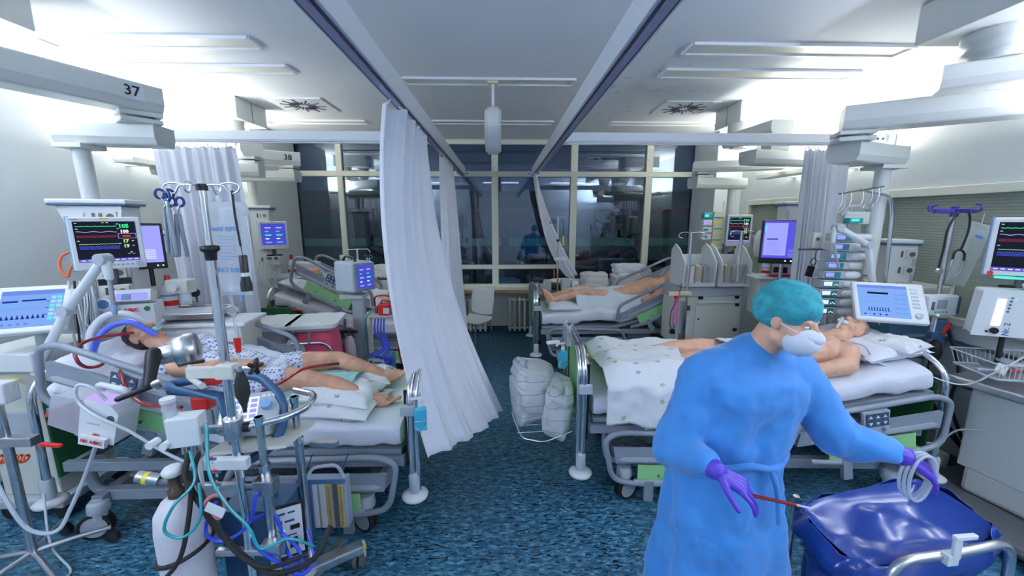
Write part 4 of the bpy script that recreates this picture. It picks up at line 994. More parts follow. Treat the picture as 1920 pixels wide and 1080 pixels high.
# ---- nurse walking through the aisle side of the near right bed
nurse = thing('nurse', 'nurse in a blue isolation gown, teal cap, mask and purple gloves, glancing sideways', 'person', (.92, 1.42, 0))
M_ngown = mat('nurse_gown_blue', (.04, .235, .62), .7, var=.08, bump=.9, scale=7, sheen=.3)
M_cap = mat('surgical_cap_teal', (.03, .30, .36), .75, var=.2, bump=.7, scale=30)
M_glove = mat('nitrile_purple', (.09, .05, .50), .4, bump=.2, scale=40)
M_mask = mat('mask_white', (.70, .74, .82), .7, bump=.2, scale=30)
def NP(mb, name, parent=nurse, **k):
    T = Matrix.Translation(-nurse.location); mb.v = [T @ v for v in mb.v]
    return mb.build(name, parent, **k)
m = MB(); S_ = M_skin2
hed = V(1.015, 1.33, 1.60); nck = V(.97, 1.41, 1.455); che = V(.93, 1.42, 1.23); pel = V(.91, 1.43, .93)
sR = V(.76, 1.40, 1.365); sL = V(1.13, 1.42, 1.365); hA, hB = V(.82, 1.43, .90), V(1.00, 1.43, .90)
torso_into(m, pel, che, nck, hed, sR, sL, hA, hB, S_, 0, .95)
m.cap(nck, hed + V(-.01, .03, -.03), .052, .055, S_)
hp = head_into(m, hed, (.16, -.18, .97), (.50, -.80, -.35), S_, .97)
eR = V(.655, 1.36, 1.10); wR = V(.71, 1.17, 1.125); eL = V(1.27, 1.34, 1.15); wL = V(1.43, 1.24, 1.115)
chain(m, [sR, eR, wR], [.055, .042, .028], S_); chain(m, [sL, eL, wL], [.055, .042, .028], S_)
for x, dy in ((.84, -.10), (.99, .12)):
    chain(m, [V(x, 1.43, .88), V(x, 1.42 + dy * .8, .50), V(x, 1.45 + dy * 1.1, .12)], [.095, .062, .042], S_)
NP(m, 'body', remesh=.0075, smooth_it=3)
P, R = hp[0], hp[1]
face_details(nurse, lambda x, y, z: P(x, y, z) - nurse.location, R, .97, closed=False, mouth=False)
m = MB(); m.ell(P(0, -.018, .050), (.090, .105, .088), M_cap, R); m.ell(P(0, -.045, .02), (.088, .085, .075), M_cap, R)
NP(m, 'surgical_cap', remesh=.010, smooth_it=2, disp=(.014, .03))
m = MB(); m.ell(P(0, .060, -.056), (.066, .064, .056), M_mask, R); m.ell(P(0, .066, -.030), (.050, .062, .030), M_mask, R)
for e in (-1, 1): m.tube([P(e * .055, .06, -.02), P(e * .080, .0, -.005), P(e * .078, -.03, .0)], .003, M_mask, 6)
NP(m, 'face_mask')
m = MB()
hand_into(m, wR, (.80, -.42, -.38), (.1, .1, -1), M_glove, .45, .95, -1, .0012); m.cap(wR + (eR - wR) * .25, wR, .037, .034, M_glove)
NP(m, 'glove', remesh=.003, smooth_it=2)
m = MB(); hand_into(m, wL, (.80, -.18, -.50), (0, .3, -1), M_glove, .35, .95, 1, .0012); m.cap(wL + (eL - wL) * .25, wL, .037, .034, M_glove)
NP(m, 'glove', remesh=.003, smooth_it=2)
m = MB()
torso_into(m, pel, che, nck + V(-.01, .01, -.03), None, sR + V(0, 0, -.01), sL + V(0, 0, -.01), hA, hB, M_ngown, .035, 1.0)
def sleeve(a, e, w, r):
    e2 = e + V(0, 0, -.012); m.cap(a, e2, r + .010, r + .006, M_ngown); w2 = w + (e - w) * .22; m.cap(e2, w2, r + .004, r - .026, M_ngown)
    m.cap(e2 + (w2 - e2) * .3 + V(0, 0, -.025), e2 + (w2 - e2) * .8 + V(0, 0, -.015), r * .8, r * .55, M_ngown)
sleeve(sR, eR, wR, .074); sleeve(sL, eL, wL, .074)
# skirt of the gown: elliptical bell with deep folds
def bell(u, v):
    a = 2 * PI * u; z = 1.12 - .82 * v
    rx = .185 + .10 * v ** .8; ry = .135 + .10 * v ** .8
    f = 1 + (.030 + .07 * v) * math.sin(7 * a + 1.2 * math.sin(3 * v + 1)) + .02 * math.sin(15 * a + 4 * v)
    return (.905 + .005 * v + rx * f * math.cos(a), 1.43 + ry * f * math.sin(a), z)
m.grid(bell, 60, 24, M_ngown, closed_u=True)
for v_ in (0, 1):
    ring = [bell(k / 60, v_) for k in range(60)]; m.add(ring, [tuple(range(60))], M_ngown)
gown = NP(m, 'isolation_gown', remesh=.011, smooth_it=4, disp=(.030, .11))
m = MB(); m.tube([V(.905 + .205 * math.cos(2 * PI * k / 36), 1.425 + .165 * math.sin(2 * PI * k / 36), 1.06 + .012 * math.sin(k)) for k in range(36)], .012, M_ngown, 8, closed=True, flat=True)
m.tube(cr([V(.97, 1.26, 1.05), V(.99, 1.245, .98), V(1.0, 1.23, .86)], 5), .010, M_ngown, 6)
NP(m, 'waist_tie', gown)
m = MB()
for x, dy in ((.84, -.10), (.99, .12)): y = 1.45 + dy * 1.1; m.ell((x, y - .05, .05), (.05, .13, .05), M_white); m.bb(x - .045, x + .045, y - .17, y + .07, 0, .03, M_white)
NP(m, 'shoes', remesh=.012, smooth_it=2)
# what the nurse holds
m = MB(); a = V(.83, 1.09, 1.065); m.cap(a + V(-.02, .03, .0), a + V(.075, -.03, .012), .006, .005, M_blood); m.cap(a + V(.07, -.027, .012), a + V(.11, -.05, .016), .004, .003, M_clear)
tag(m.build('blood_sample_tube'), 'thin dark red sample tube held in the gloved hand of the nurse', 'sample tube')
m = MB(); pts = [V(1.47 + .045 * math.cos(t) * (1 + .12 * k), 1.20, 1.05 + .09 * math.sin(t)) for k in range(3) for t in [2 * PI * i / 20 for i in range(20)]]
m.tube([p_ + V(.0, .012 * (i / 20), 0) for i, p_ in enumerate(pts)], .006, M_clear, 6)
tag(m.build('coiled_tubing'), 'coiled clear tubing held in the outstretched hand of the nurse', 'tubing')
# ================================================================= DEVICES
E_k = emis('screen_black', (.012, .016, .03), 1); E_g = emis('trace_green', (.05, .85, .28), 1); E_v = emis('trace_violet', (.55, .45, .95), 1)
E_r = emis('trace_red', (.70, .05, .05), 1); E_r2 = emis('trace_dark_red', (.22, .03, .06), 1); E_b = emis('trace_blue', (.06, .08, .55), 1); E_w = emis('trace_white', (.8, .9, 1), 1)
E_y = emis('trace_lime', (.45, .80, .25), 1); E_bar = emis('menu_blue', (.14, .12, .62), 1); E_lb = emis('screen_light_blue', (.22, .42, .92), 1); E_mb = emis('screen_mid_blue', (.16, .28, .80), 1)
E_cb = emis('screen_cobalt', (.10, .10, .75), 1); E_lv = emis('screen_lavender', (.36, .38, 1.0), 1); E_db = emis('screen_trace_navy', (.02, .04, .30), 1); E_led = emis('led_green', (.15, 1, .3), 1.5); E_cyan = emis('led_cyan', (.10, .75, .65), 1.2)
def screen_face(m, w, h, kind, y=0.0, cx=0, cz=0, seed=0):
    rn = random.Random(seed)
    def R_(u0, v0, u1, v1, mt, k=1): m.bb(cx - w / 2 + u0 * w, cx - w / 2 + u1 * w, y - .0006 * k, y, cz - h / 2 + v0 * h, cz - h / 2 + v1 * h, mt)
    def line(us, fn, mt, t=.008):
        for i in range(len(us) - 1):
            a, b = us[i], us[i + 1]; va, vb = fn(a), fn(b)
            p = [(cx - w / 2 + a * w, y - .0012, cz - h / 2 + (va - t) * h), (cx - w / 2 + b * w, y - .0012, cz - h / 2 + (vb - t) * h), (cx - w / 2 + b * w, y - .0012, cz - h / 2 + (vb + t) * h), (cx - w / 2 + a * w, y - .0012, cz - h / 2 + (va + t) * h)]
            m.quad(*p, mt)
    U = [i / 60 for i in range(2, 42)]
    if kind == 'vitals':
        R_(0, 0, 1, 1, E_k); R_(0, .0, 1, .075, E_bar, 2)
        line(U, lambda u: .88 + .004 * math.sin(u * 60), E_g, .007); line(U, lambda u: .745 + .010 * math.sin(u * 26), E_v, .006)
        for i in range(26): R_(.04 + i * .025, .60, .055 + i * .025, .66, E_r2, 2)
        line([i / 120 for i in range(6, 84)], lambda u: .43 + .018 * abs(math.sin(u * 70)), E_y, .005)
        for i in range(28): R_(.05 + i * .023, .31, .064 + i * .023, .40, E_b, 2)
        def T(s_, u, v, sz, mt): m.text(s_, (cx - w / 2 + u * w, y - .0014, cz - h / 2 + v * h), sz * h, mt, ext=.0002, bold=.0016)
        T('105', .80, .88, .13, E_g); T('100', .80, .745, .105, E_w); T('17', .80, .50, .11, E_y); T('19', .80, .375, .11, E_y)
        for a in ((.69, .57, .99, .578), (.69, .69, .99, .698), (.69, .57, .697, .69), (.983, .57, .99, .69)): R_(*a, E_v, 2)
        R_(.76, .61, .90, .65, E_r, 2)
        for i in range(9): R_(.04 + i * .107, .03, .11 + i * .107, .05, E_w, 3)
        for u, v in ((.03, .81), (.68, .81), (.68, .93), (.03, .52), (.68, .44), (.90, .50), (.90, .38), (.45, .965), (.52, .965), (.85, .22), (.03, .95)): R_(u, v, u + .04, v + .012, E_w, 2)
        line([.80, .84, .86, .88, .93], lambda u: .18 + (.05 if abs(u - .86) < .005 else 0), E_w, .004)
    elif kind == 'vent':
        R_(0, 0, 1, 1, E_lb); R_(0, .88, 1, 1, E_mb, 2)
        R_(.04, .68, .28, .73, E_db, 2); R_(.34, .70, .72, .745, E_db, 2)
        line([i / 90 for i in range(4, 68)], lambda u: .50 + .025 * math.sin(u * 45), E_mb, .006)
        for i in range(9): m.prism([(cx - w / 2 + (.06 + i * .08) * w, y, cz - h / 2 + .22 * h), (cx - w / 2 + (.12 + i * .08) * w, y, cz - h / 2 + .22 * h), (cx - w / 2 + (.075 + i * .08) * w, y, cz - h / 2 + .34 * h)], E_db, (0, -.001, 0))
        for i in range(4): m.cyl((cx - w / 2 + (.12 + i * .12) * w, y - .0012, cz - h / 2 + .09 * h), (cx - w / 2 + (.12 + i * .12) * w, y, cz - h / 2 + .09 * h), .035 * h, E_mb, n=12)
        for j in range(6):
            for i in range(2): R_(.80 + i * .1, .16 + j * .115, .88 + i * .1, .24 + j * .115, E_cyan if (i + j) % 3 == 0 else emis('soft_cyan', (.40, .72, .95), 1), 2)
        for j in range(3): R_(.74, .30 + j * .18, .78, .32 + j * .18, E_db, 2)
    elif kind == 'vent2':
        R_(0, 0, 1, 1, E_lb); R_(0, .91, 1, 1, E_mb, 2); R_(.2, .72, .62, .78, E_k, 2)
        line([i / 90 for i in range(10, 60)], lambda u: .48 + .01 * math.sin(u * 30), E_mb, .004)
        for i in range(8): R_(.18 + i * .055, .20, .20 + i * .055, .30, E_db, 2)
        R_(.16, .19, .62, .20, E_db, 2)
        for i in range(4): m.cyl((cx - w / 2 + (.10 + i * .12 + .06 * (i > 0)) * w, y - .0012, cz - h / 2 + .08 * h), (cx - w / 2 + (.10 + i * .12 + .06 * (i > 0)) * w, y, cz - h / 2 + .08 * h), .025 * h, E_db, n=12)
        for j in range(5):
            for i in range(2): R_(.72 + i * .13, .15 + j * .14, .82 + i * .13, .17 + j * .14, E_mb, 2)
    elif kind == 'chart':
        R_(0, 0, 1, 1, E_cb); R_(.03, .07, .60, .95, E_lv, 2); R_(.10, .50, .38, .53, E_db, 3); R_(.03, .70, .07, .88, E_cyan, 3)
        for j in range(12): R_(.12, .12 + j * .03, .5 - .05 * (j % 3), .125 + j * .03, E_mb, 3)
        for j in range(5): R_(.66, .06 + j * .04, .82, .07 + j * .04, E_lv, 3)
    elif kind == 'tab':
        R_(0, 0, 1, 1, E_lv)
        for j in range(9): R_(.3, .10 + j * .03, .8, .112 + j * .03, E_w, 2)
    elif kind == 'small':
        R_(0, 0, 1, 1, E_b)
        for j in range(5):
            for i in range(2): R_(.15 + .45 * i, .1 + j * .17, .40 + .45 * i - .1 * (j % 2), .15 + j * .17, [E_lv, E_w, E_cyan, E_lb, E_v][j], 2)
    elif kind == 'lcd':
        R_(0, 0, 1, 1, emis('lcd_white', (.72, .78, 1.0), 1.3)); rn = random.Random(3)
        for j in range(4):
            for i in range(4): R_(.06 + i * .24, .1 + j * .22, .24 + i * .24, .25 + j * .22, emis('lcd_lines', (.35, .42, .85), 1) if (i + j) % 2 else E_lv, 2)
def monitor(label, loc, rz, w, h, kind, rx=0, knob=True, name='patient_monitor', depth=.10, shell=None, group=None, side=.0):
    t = thing(name, label, 'monitor', loc, rz, rx=rx, group=group); sh = shell or M_white
    m = MB(); m.bb(-w / 2, w / 2, 0, .05, -h / 2, h / 2, sh); m.box((0, .05 + depth / 2, 0), (w * .86, depth, h * .82), sh, RX(0), 1); m.build('housing', t, bev=.010)
    m = MB(); m.bb(-w / 2 - .004, -w / 2 + .016, .004, .06, -h / 2 - .004, h / 2 + .004, M_blue2 if kind == 'vitals' else sh); m.build('side_trim', t, bev=.006)
    m = MB(); dz = .035 * h if knob else 0; sw, sh_ = w * .84, h * (.76 if knob else .84)
    screen_face(m, sw, sh_, kind, -.001, 0, dz); m.build('screen', t)
    if knob:
        m = MB(); m.cyl((w * .40, -.018, -h * .41), (w * .40, 0, -h * .41), .018 * w / .34, M_grey2, n=20); m.build('knob', t, bev=.002)
        m = MB()
        for i in range(6): m.bb(-w * .05 + i * w * .065, -w * .05 + i * w * .065 + .012, -.004, 0, -h * .425, -h * .405, M_yellow if i < 2 else M_grey)
        m.bb(-.02, .02, -.002, 0, h * .455, h * .48, M_yellow); m.bb(-w * .44, -w * .34, -.002, 0, h * .45, h * .46, M_dark); m.build('buttons', t)
    m = MB(); m.cyl((0, .08, -h / 2 - .10), (0, .08, -h / 2 + .02), .022, M_sink, n=12); m.box((0, .09, -h / 2 - .09), (.16, .05, .04), M_black); m.build('mount', t, bev=.003)
    return t
M_blue2 = mat('pale_blue_trim', (.22, .36, .60), .35)
def cable(name, label, pts, r, mt, cat='cable', group=None, n=6, parent=None):
    o = MB().tube(cr(pts, n), r, mt, 8).build(name, parent)
    if parent is None: tag(o, label, cat, group)
    return o
# --- left near bay, head of the bed
monitor('patient monitor reading 105 and 100 on the left pendant', (-2.53, 2.62, 1.79), math.radians(42), .335, .335, 'vitals', rx=0)
t = thing('tablet_screen', 'black tablet with a violet-blue page behind the left patient monitor', 'screen', (-2.62, 3.0, 1.745), math.radians(35))
MB().bb(-.13, .10, 0, .025, -.17, .17, M_black).build('frame', t, bev=.01); m = MB(); screen_face(m, .20, .27, 'tab', -.001, -.015, .015); m.bb(.04, .05, -.001, 0, -.15, -.14, E_w); m.bb(.07, .08, -.001, 0, -.15, -.14, E_w); m.build('screen', t)
MB().cyl((0, .02, -.30), (0, .02, -.15), .015, M_black).build('stand', t)
# ventilator with tilted screen
t = thing('ventilator', 'ventilator with a tilted light-blue touch screen at the left edge', 'ventilator', (-2.96, 2.50, 0))
m = MB(); m.bb(-.30, .06, -.10, .28, .16, 1.02, M_offw).bb(-.32, .10, -.14, .30, 1.02, 1.14, M_white).bb(-.28, .02, -.12, -.10, .55, .75, M_grey2); m.build('body', t, bev=.02)
m = MB(); m.box((-.10, -.13, 1.08), (.22, .01, .05), M_grey2).box((-.02, -.145, .98), (.08, .008, .02), M_yellow); m.build('front_slot', t, bev=.003)
m = MB(); m.bb(-.32, .12, -.16, .32, .10, .16, M_grey2)
for x in (-.27, .07):
    for y in (-.11, .27): m.cyl((x, y - .012, .05), (x, y + .012, .05), .05, M_rubber)
m.build('wheel_base', t, bev=.01)
def tilted_screen(parent, loc, rz, rx, w, h, kind, bez=.035, sideb=.0, ry=0):
    e = bpy.data.objects.new('display', None); col.objects.link(e); e.parent = parent; e.location = loc; e.rotation_euler = (rx, ry, rz)
    MB().bb(-w / 2 - bez, w / 2 + bez + sideb, 0, .045, -h / 2 - bez, h / 2 + bez, M_white).build('bezel', e, bev=.012)
    m = MB(); screen_face(m, w, h, kind, -.001); m.build('screen', e)
    if sideb:
        m = MB()
        for j in range(6): m.bb(w / 2 + bez * .6, w / 2 + bez * .6 + sideb * .6, -.002, 0, h * (.38 - j * .11), h * (.44 - j * .11), M_grey2)
        m.cyl((w / 2 + bez * .6 + sideb * .35, -.014, -h * .40), (w / 2 + bez * .6 + sideb * .35, 0, -h * .40), .02, M_grey2); m.build('keys', e)
    return e
tilted_screen(t, (.05, -.04, 1.40), math.radians(24), math.radians(-36), .28, .25, 'vent')
m = MB(); m.cyl((-.02, .05, 1.13), (.02, .02, 1.30), .035, M_grey2, n=14); m.build('display_neck', t)
t = thing('support_arm', 'white jointed support arm reaching up in front of the left patient monitor', 'arm', (-2.85, 2.40, 1.07))
for a, b in (((0, 0, 0), (.22, .0, .33)), ((.22, 0, .33), (.49, 0, .64))):
    a, b = Vector(a), Vector(b); m = MB(); m.cap(a, b, .026, .024, M_white); m.build('arm_segment', t)
for c in ((.22, 0, .33), (.49, 0, .64)): m = MB(); m.cyl(Vector(c) - Vector((0, .034, 0)), Vector(c) + Vector((0, .034, 0)), .034, M_grey2, n=20); m.build('joint_cap', t, bev=.004)
m = MB(); m.cap((.50, 0, .62), (.505, 0, .53), .026, .022, M_white); m.build('end_clamp', t)
m = MB(); m.cyl((.505, 0, .54), (.50, .0, .30), .012, M_gcable); m.cyl((.50, 0, .36), (.50, 0, .32), .018, M_blue2); m.build('breathing_connector', t)
m = MB(); m.cap((-.03, 0, -.06), (0, 0, 0), .035, .03, M_white); m.build('base_clamp', t)
cable('breathing_hose', 'thick white corrugated hose arching over the head of the near left bed', [(-2.60, 2.42, 1.00), (-2.56, 2.42, 1.17), (-2.55, 2.45, 1.27), (-2.49, 2.5, 1.345), (-2.40, 2.55, 1.335), (-2.34, 2.60, 1.26)], .022, mat('hose_white', (.68, .72, .76), .4), 'hose')
cable('breathing_hose', 'blue corrugated hose arching beneath the white one over the near left bed', [(-2.54, 2.38, 1.02), (-2.49, 2.38, 1.17), (-2.46, 2.42, 1.26), (-2.42, 2.48, 1.295), (-2.34, 2.50, 1.29), (-2.25, 2.54, 1.20)], .018, mat('hose_blue', (.10, .16, .75), .35), 'hose')
# infusion / humidifier unit
t = thing('humidifier_unit', 'white humidifier box lettered 101 A/B/C beneath the left monitor', 'medical device', (-2.54, 2.70, 1.29), math.radians(20))
m = MB(); m.prism([(-.13, 0, -.10), (.13, 0, -.10), (.13, 0, .08), (-.13, 0, .08)], M_white, (0, .16, 0)); m.build('body', t, bev=.015)
m = MB(); m.text('101 A/B/C', (-.02, -.004, .04), .034, M_red, bold=.0008); m.build('lettering', t)
m = MB(); m.cyl((.095, -.006, .045), (.095, 0, .045), .017, M_dkgreen); m.bb(-.02, .03, -.003, 0, -.05, -.02, E_v); m.build('emblem', t)
m = MB(); m.box((.03, .03, .13), (.20, .09, .08), M_white, RX(-.35)); m.box((.03, -.016, .135), (.17, .004, .05), E_lv, RX(-.35)); m.box((.0, -.020, .135), (.05, .003, .04), M_blue, RX(-.35)); m.build('control_display', t, bev=.006)
m = MB(); m.cyl((-.11, -.05, .10), (-.11, .03, .10), .045, M_white, n=24); m.cyl((-.11, -.055, .10), (-.11, -.05, .10), .03, M_blue, n=24); m.build('dial', t, bev=.004)
t = thing('cable_hook', 'bundle of white and grey cables looped over a hook on the left pendant', 'cable bundle', (-2.72, 2.58, 1.45))
m = MB(); m.box((0, .02, .03), (.10, .06, .04), M_white); m.build('hook_plate', t, bev=.005)
for k in range(7):
    x = -.04 + .018 * k; L_ = .22 + .05 * math.sin(k * 2.1); m = MB(); m.tube(cr([(x, -.01, .02), (x + .012, -.03, -.06), (x + .02 * math.sin(k), -.03, -L_), (x + .035, -.02, -L_ - .015), (x + .04, -.02, -.10), (x + .02, 0, .015)], 5), .0042, M_wcable if k % 3 else M_gcable, 6); m.build('cable_loop', t)
def spray(label, loc, group='disinfectant bottles', s=1):
    t = thing('disinfectant_bottle', label, 'bottle', loc, group=group)
    m = MB(); m.lathe([(.030 * s, 0), (.032 * s, .01 * s), (.032 * s, .10 * s), (.026 * s, .125 * s), (.014 * s, .135 * s)], M_white, n=18); m.build('bottle', t)
    m = MB(); m.lathe([(.033 * s, .03 * s), (.033 * s, .055 * s)], M_red, n=18); m.lathe([(.033 * s, .075 * s), (.033 * s, .085 * s)], M_blue2, n=18); m.build('label_band', t)
    m = MB(); m.lathe([(.014 * s, .135 * s), (.012 * s, .16 * s), (.010 * s, .175 * s)], M_red, n=14); m.build('cap', t)
    return t
t = thing('shelf_tray', 'pendant shelf tray with papers beside the left far rail of the near bed', 'tray', (-2.42, 3.02, 1.22), math.radians(8))
MB().bb(-.26, .26, -.16, .16, 0, .018, M_grey2).build('board', t, bev=.004)
m = MB()
for y in (-.165, .165): m.bb(-.27, .27, y - .01, y + .01, 0, .04, M_steel)
for x in (-.27, .27): m.bb(x - .01, x + .01, -.165, .165, 0, .04, M_steel)
m.build('rim', t, bev=.003)
m = MB(); m.box((-.08, .12, -.02), (.06, .12, .05), M_steel); m.build('bracket', t)
tag(MB().box((-2.37, 2.98, 1.253), (.34, .20, .022), M_rail, RZ(.35)).build('paper_stack', bev=.002), 'stack of white papers lying on the left pendant shelf tray', 'papers')
spray('red-capped disinfectant bottle on the left pendant shelf tray', (-2.56, 3.06, 1.24), s=1.6)
t = thing('webcam', 'small black ball camera on a stalk behind the near left bed', 'camera', (-2.42, 3.14, 1.24))
MB().ell((0, -.01, .13), (.036, .03, .036), M_black).build('camera_head', t); MB().cyl((0, 0, 0), (0, 0, .10), .008, M_sink).cyl((0, 0, 0), (0, 0, .008), .03, M_sink).build('stalk', t)
t = thing('equipment_cabinet', 'white instrument cabinet on the pendant below the shelf tray', 'cabinet', (-2.27, 3.0, .88), math.radians(5))
MB().bb(-.32, .32, -.14, .16, 0, .28, M_offw).build('body', t, bev=.01)
for z in (.04, .16): MB().bb(-.30, .30, -.155, -.14, z, z + .10, M_white).build('drawer', t, bev=.004)
m = MB(); m.bb(-.36, .36, -.16, .18, .28, .31, M_white); m.build('top', t, bev=.008)
t = thing('suction_regulator', 'grey suction regulator and cups on the left pendant column', 'regulator', (-2.40, 2.98, 1.45))
m = MB(); m.box((0, 0, 0), (.16, .10, .10), M_offw); m.cyl((0, -.05, 0), (0, -.08, 0), .03, M_white); m.build('body', t, bev=.01); m = MB(); m.cyl((.02, 0, -.14), (.02, 0, -.05), .04, M_plast); m.build('cup', t)
cable('oxygen_hoses', 'orange and black hoses plugged into the left pendant column', [(-2.90, 2.79, 1.74), (-2.96, 2.74, 1.70), (-2.97, 2.72, 1.62), (-2.93, 2.72, 1.56), (-2.89, 2.72, 1.63), (-2.84, 2.78, 1.72)], .008, mat('orange_hose', (.75, .16, .06), .4), 'hose')
for i in range(5): cable('hanging_cable', '%s cable hanging down the left pendant column' % ('black' if i % 2 else 'white'), [(-2.80 + .035 * i, 2.60, 1.55), (-2.79 + .04 * i, 2.56, 1.3), (-2.77 + .02 * i, 2.55, 1.0), (-2.72 + .02 * i, 2.6, .75)], .006, M_black if i % 2 else M_wcable, 'cable', '%s cables hanging down the left pendant column' % ('black' if i % 2 else 'white'))
# --- stand and clutter low at the left edge
t = thing('drip_stand', 'grey drip stand base with clamps at the lower left edge', 'stand', (-2.60, 1.97, 0))
m = MB(); m.cyl((0, 0, .10), (.0, 0, 1.0), .02, M_steel); m.build('pole', t)
m = MB(); m.box((.02, 0, .80), (.26, .05, .05), M_steel); m.cyl((-.12, 0, .79), (-.02, 0, .79), .035, M_plast); m.build('clamp_bar', t, bev=.004)
for k in range(5):
    a = 2 * PI * k / 5 - .5; c, s_ = math.cos(a), math.sin(a); m = MB(); m.tube([(0, 0, .13), (.15 * c, .15 * s_, .12), (.30 * c, .30 * s_, .10)], .014, M_steel); m.cyl((.30 * c, .30 * s_ - .012, .04), (.30 * c, .30 * s_ + .012, .04), .04, M_rubber); m.build('leg', t)
m = MB(); m.box((.26, -.03, .79), (.10, .02, .018), M_red, RY(.12)); m.build('red_tap', t, bev=.004)
cable('coiled_cable', 'orange coiled cord at the lower left edge', [(-3.0 + .30 * i / 60, 2.12 + .02 * math.cos(i * .9), .60 + .02 * math.sin(i * .9)) for i in range(61)], .006, mat('orange_cord', (.7, .12, .04), .4), 'cord', n=2)
cable('clear_hose', 'clear hose looping from the suction box down past the bed wheels', [(-2.15, 1.98, .78), (-2.24, 1.98, .60), (-2.28, 1.92, .45), (-2.30, 1.85, .36), (-2.40, 1.82, .40), (-2.50, 1.84, .55), (-2.62, 1.9, .70), (-2.72, 2.0, .72)], .010, M_clear, 'hose')
cable('power_cable', 'thin black cable lying on the floor at the lower left', [(-2.6, 1.9, .01), (-2.35, 1.86, .01), (-2.18, 1.76, .01), (-2.0, 1.6, .01), (-1.95, 1.4, .01)], .006, M_black)
cable('power_cable', 'thin white cable curling on the floor by the near left bed wheel', [(-2.7, 2.15, .35), (-2.6, 2.05, .10), (-2.4, 1.95, .012), (-2.5, 1.88, .012), (-2.7, 1.92, .012)], .006, M_wcable)
t = thing('equipment_box', 'white labelled control box by the left bed head', 'medical device', (-2.88, 2.18, .98))
MB().bb(-.12, .10, -.04, .04, -.06, .06, M_white).build('body', t, bev=.008); m = MB(); m.text('3', (-.06, -.044, 0), .04, M_red); m.bb(0, .07, -.043, -.04, -.01, .02, M_grey2); m.build('label_print', t)
# --- suction box hung on the bed rail
t = thing('drainage_pump', 'white portable drainage pump with a blood-filled canister hung on the bed rail', 'medical device', (-2.16, 2.02, .90), rx=0, ry=math.radians(14))
m = MB(); m.prism([(-.04, -.06, -.10), (.14, -.06, -.10), (.15, -.06, .08), (.10, -.06, .13), (-.04, -.06, .12)], M_white, (0, .13, 0)); m.build('body', t, bev=.014)
m = MB(); m.box((.05, -.02, .135), (.14, .09, .012), E_v, RX(0)); m.build('display', t, bev=.004)
m = MB(); m.tube(fillet([(-.02, .03, .12), (-.02, .0, .19), (.13, .0, .19), (.13, .03, .10)], .03, 5), .016, M_white); m.build('handle', t)
m = MB(); m.cyl((.115, -.064, .05), (.115, -.058, .05), .018, M_sink); m.bb(.0, .06, -.063, -.06, .0, .006, M_grey2); m.build('emblem', t)
m = MB(); m.prism([(-.20, -.055, -.06), (-.04, -.055, -.085), (-.04, -.055, .12), (-.19, -.055, .11)], mat('canister_plastic', (.72, .72, .80), .15, alpha=.5), (0, .12, 0)); m.build('canister', t, bev=.012)
m = MB(); m.prism([(-.192, -.048, -.052), (-.05, -.048, -.078), (-.05, -.048, .035), (-.188, -.048, .02)], mat('dark_blood', (.09, .012, .018), .3), (0, .106, 0)); m.build('blood', t, bev=.006)
m = MB(); m.box((.05, -.075, -.085), (.13, .02, .05), M_white); m.text('101 A/B/C', (.05, -.087, -.085), .026, M_red, bold=.0006); m.text('A/B/C', (.05, -.064, -.055), .014, M_red, bold=.0004); m.build('tag_plate', t, bev=.004)
m = MB(); m.cap((-.19, 0, -.03), (-.26, 0, -.05), .014, .010, M_red); m.build('red_connector', t)
cable('tube_coil', 'white tubing looped over the handle of the drainage pump', [(-2.05, 1.97, 1.02), (-2.09, 1.95, 1.10), (-2.16, 1.95, 1.11), (-2.17, 1.95, 1.02), (-2.07, 1.93, .95), (-1.95, 1.95, .86), (-1.80, 1.97, .72), (-1.65, 1.98, .62)], .008, M_wcable, 'tubing')
# blood lines
cable('blood_tube', 'red blood tube curving from the patient head over the near left bed rail', [(-2.35, 2.50, 1.23), (-2.47, 2.37, 1.23), (-2.48, 2.27, 1.20), (-2.42, 2.21, 1.15), (-2.41, 2.24, 1.10), (-2.38, 2.28, 1.09), (-2.36, 2.32, 1.11), (-2.27, 2.27, 1.12), (-2.06, 2.08, 1.10), (-2.01, 2.05, 1.03), (-1.90, 2.0, .985), (-1.78, 1.96, .99), (-1.60, 1.88, 1.02)], .0095, M_blood, 'blood tube')
cable('blood_tube', 'dark red blood tube running across the bare thigh on the near left bed', [(-1.10, 2.56, .985), (-1.16, 2.46, 1.01), (-1.26, 2.40, 1.01), (-1.36, 2.36, .95), (-1.42, 2.28, .93), (-1.40, 2.1, .96)], .010, M_blood, 'blood tube')

# ================================================================= heart-lung trolley in front of the near left bed
t = thing('ecmo_trolley', 'steel heart-lung support trolley in front of the near left bed', 'trolley', (-1.12, 1.68, 0))
def TB(mb, name, parent=t, **k):
    T = Matrix.Translation(-t.location); mb.v = [T @ v for v in mb.v]; return mb.build(name, parent, **k)
for x, y, z1 in ((-1.07, 1.64, 1.09), (-1.03, 1.86, 1.08)):
    m = MB(); m.cyl((x, y, .16), (x, y, .86), .021, M_steel, n=20); m.cyl((x, y, .84), (x, y, z1), .017, M_steel, n=20); m.cyl((x, y, .83), (x, y, .86), .024, M_chrome, n=20); m.cyl((x, y, z1 - .03), (x, y, z1), .021, M_chrome, n=20); TB(m, 'post')
m = MB(); m.tube(fillet([(-1.11, 1.62, 1.055), (-.99, 1.68, 1.06), (-.93, 1.78, 1.06), (-.95, 1.92, 1.06), (-1.10, 2.0, 1.05)], .06, 6), .017, M_chrome, 12); TB(m, 'push_handle')
m = MB(); m.cyl((-1.14, 1.61, 1.055), (-1.10, 1.62, 1.055), .022, M_black); TB(m, 'handle_clamp')
m = MB()
